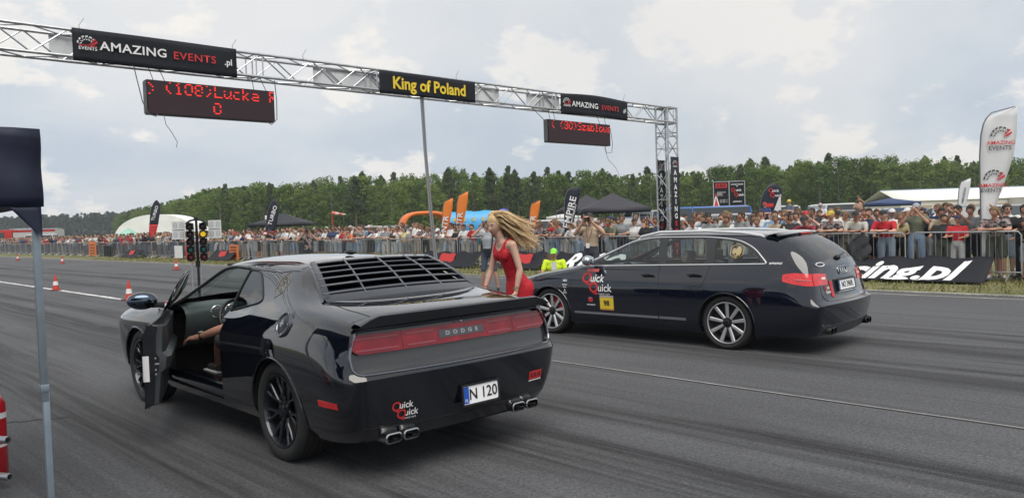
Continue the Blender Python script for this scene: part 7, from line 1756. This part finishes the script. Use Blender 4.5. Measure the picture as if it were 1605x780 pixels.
for row, (d, st_) in enumerate(((200, 26), (209, 27), (218, 27))):
    px = 322+row*9
    while px < 1660:
        hh = (13.6+.9*row)*rt.uniform(.86, 1.10)*(1.0 if px > 380 else .80+.20*(px-322)/58)*(1+.06*math.sin(px*.011)); 
        kk_ = None
        if row == 2 and rt.random() < .6: kk_ = TP[3+4*rt.randrange(3)]
        tree(px+rt.uniform(-8, 8), d+rt.uniform(-3, 3), hh, kk_); px += st_*rt.uniform(.75, 1.2)
for k in range(34):
    t = k/33; px = 330-145*t; d = 205+190*t; tree(px+rt.uniform(-3, 3), d+rt.uniform(-4, 4), (12.2-.3*t)*rt.uniform(.9, 1.1))
for px in (318, 300, 280, 262, 246, 232): tree(px, 240+(318-px)*1.8, 12.5*rt.uniform(.9, 1.1))
# the mass of the wood behind, and the far wood on the left
def wood(name, pts, label, m, hs, n, sz):
    b = MB(); rw = random.Random(9)
    for k in range(n):
        t = rw.random(); i = min(int(t*(len(pts)-1)), len(pts)-2); u = t*(len(pts)-1)-i; px = pts[i][0]+(pts[i+1][0]-pts[i][0])*u; d = pts[i][1]+(pts[i+1][1]-pts[i][1])*u; p = at(px, d+rw.uniform(0, 14)); h = hs*rw.uniform(.72, 1.06); w = h*.16
        for q in range(26):
            zt = rw.random(); z = h*(.05+.95*zt); rr_ = w*(1.05-zt**1.5); c = p+Vector((rw.gauss(0, 1)*rr_, rw.gauss(0, 1)*rr_, z)); s_ = sz*rw.uniform(.6, 1.2); nn = Vector((rw.gauss(0, 1), rw.gauss(0, 1), rw.gauss(0, 1))).normalized(); a = nn.orthogonal().normalized(); e = nn.cross(a); b.add([c-a*s_, c-e*s_, c+a*s_, c+e*s_], [(0, 1, 2, 3)])
    o = b.build(name, m, smooth=False); tag(o, label, 'wood', None, 'stuff'); return o
wood('wood', [(205, 400), (330, 232), (420, 226), (1000, 226), (1680, 226)], 'dense wood behind the forest edge trees', LEAF, 13.9, 2600, .75)
wood('far_wood', [(-60, 640), (60, 620), (200, 590)], 'distant dark pine wood at the far left horizon', leafmat('far pine', (.035, .062, .045), (.055, .085, .055)), 18.5, 900, 1.2)
b = MB(); b.add([at(-80, 660, 0), at(215, 600, 0), at(215, 600, 13), at(-80, 660, 13), at(-80, 690, 0), at(215, 630, 0), at(215, 630, 13), at(-80, 690, 13)], [(0, 1, 2, 3), (3, 2, 6, 7), (7, 6, 5, 4)]); o = b.build('far_wood_shade_slab', mat('wood shade', (.02, .03, .022), .95), smooth=False); tag(o, 'dark slab painted as the shade inside the distant wood', 'wood', None, 'stuff')  # plain dark slab, the far wood's inner shade put into its colour
b = MB(); pts = [at(340, 250), at(1680, 244)]; b.add([pts[0], pts[1], pts[1]+Vector((0, 0, 10)), pts[0]+Vector((0, 0, 10)), pts[0]*1.06, pts[1]*1.06, pts[1]*1.06+Vector((0, 0, 10)), pts[0]*1.06+Vector((0, 0, 10))], [(0, 1, 2, 3), (3, 2, 6, 7), (7, 6, 5, 4)]); o = b.build('wood_shade_slab', mat('wood shade', (0,)*3), smooth=False); tag(o, 'dark slab painted as the shade inside the wood behind the forest edge', 'wood', None, 'stuff')  # added dark slab painting the shade between the trunks
# grass tufts on the verge
b = MB(); rg = random.Random(31)
for k in range(9000):
    y = 2+rg.random()**1.7*60; x = rg.uniform(16.72, 21.2); h = rg.uniform(.03, .10); a = rg.uniform(0, 6.28); w = rg.uniform(.008, .02)*(1+y*.05)
    b.add([(x-w*math.cos(a), y-w*math.sin(a), -.03), (x+w*math.cos(a), y+w*math.sin(a), -.03), (x+rg.uniform(-.04, .04), y+rg.uniform(-.04, .04), -.02+h)], [(0, 1, 2)])
o = b.build('grass', mat('dry grass blades', (.20, .19, .075), .85), smooth=False); tag(o, 'patchy dry grass of the verge before the barriers', 'grass', None, 'stuff')
# ================================================================== air
hz = bpy.data.materials.new('haze air'); hz.use_nodes = True; nt = hz.node_tree; nt.nodes.clear()
ho = nt.nodes.new('ShaderNodeOutputMaterial'); pv = nt.nodes.new('ShaderNodeVolumePrincipled'); pv.inputs['Color'].default_value = (.88, .93, 1.0, 1); pv.inputs['Density'].default_value = .00026; pv.inputs['Anisotropy'].default_value = .0
nt.links.new(pv.outputs[0], ho.inputs['Volume'])
b = MB(); b.box((500, 900, 14.0), (4200, 4400, 32)); o = b.build('haze', hz, smooth=False); tag(o, 'thin pale summer haze over the airfield', 'haze', None, 'stuff')
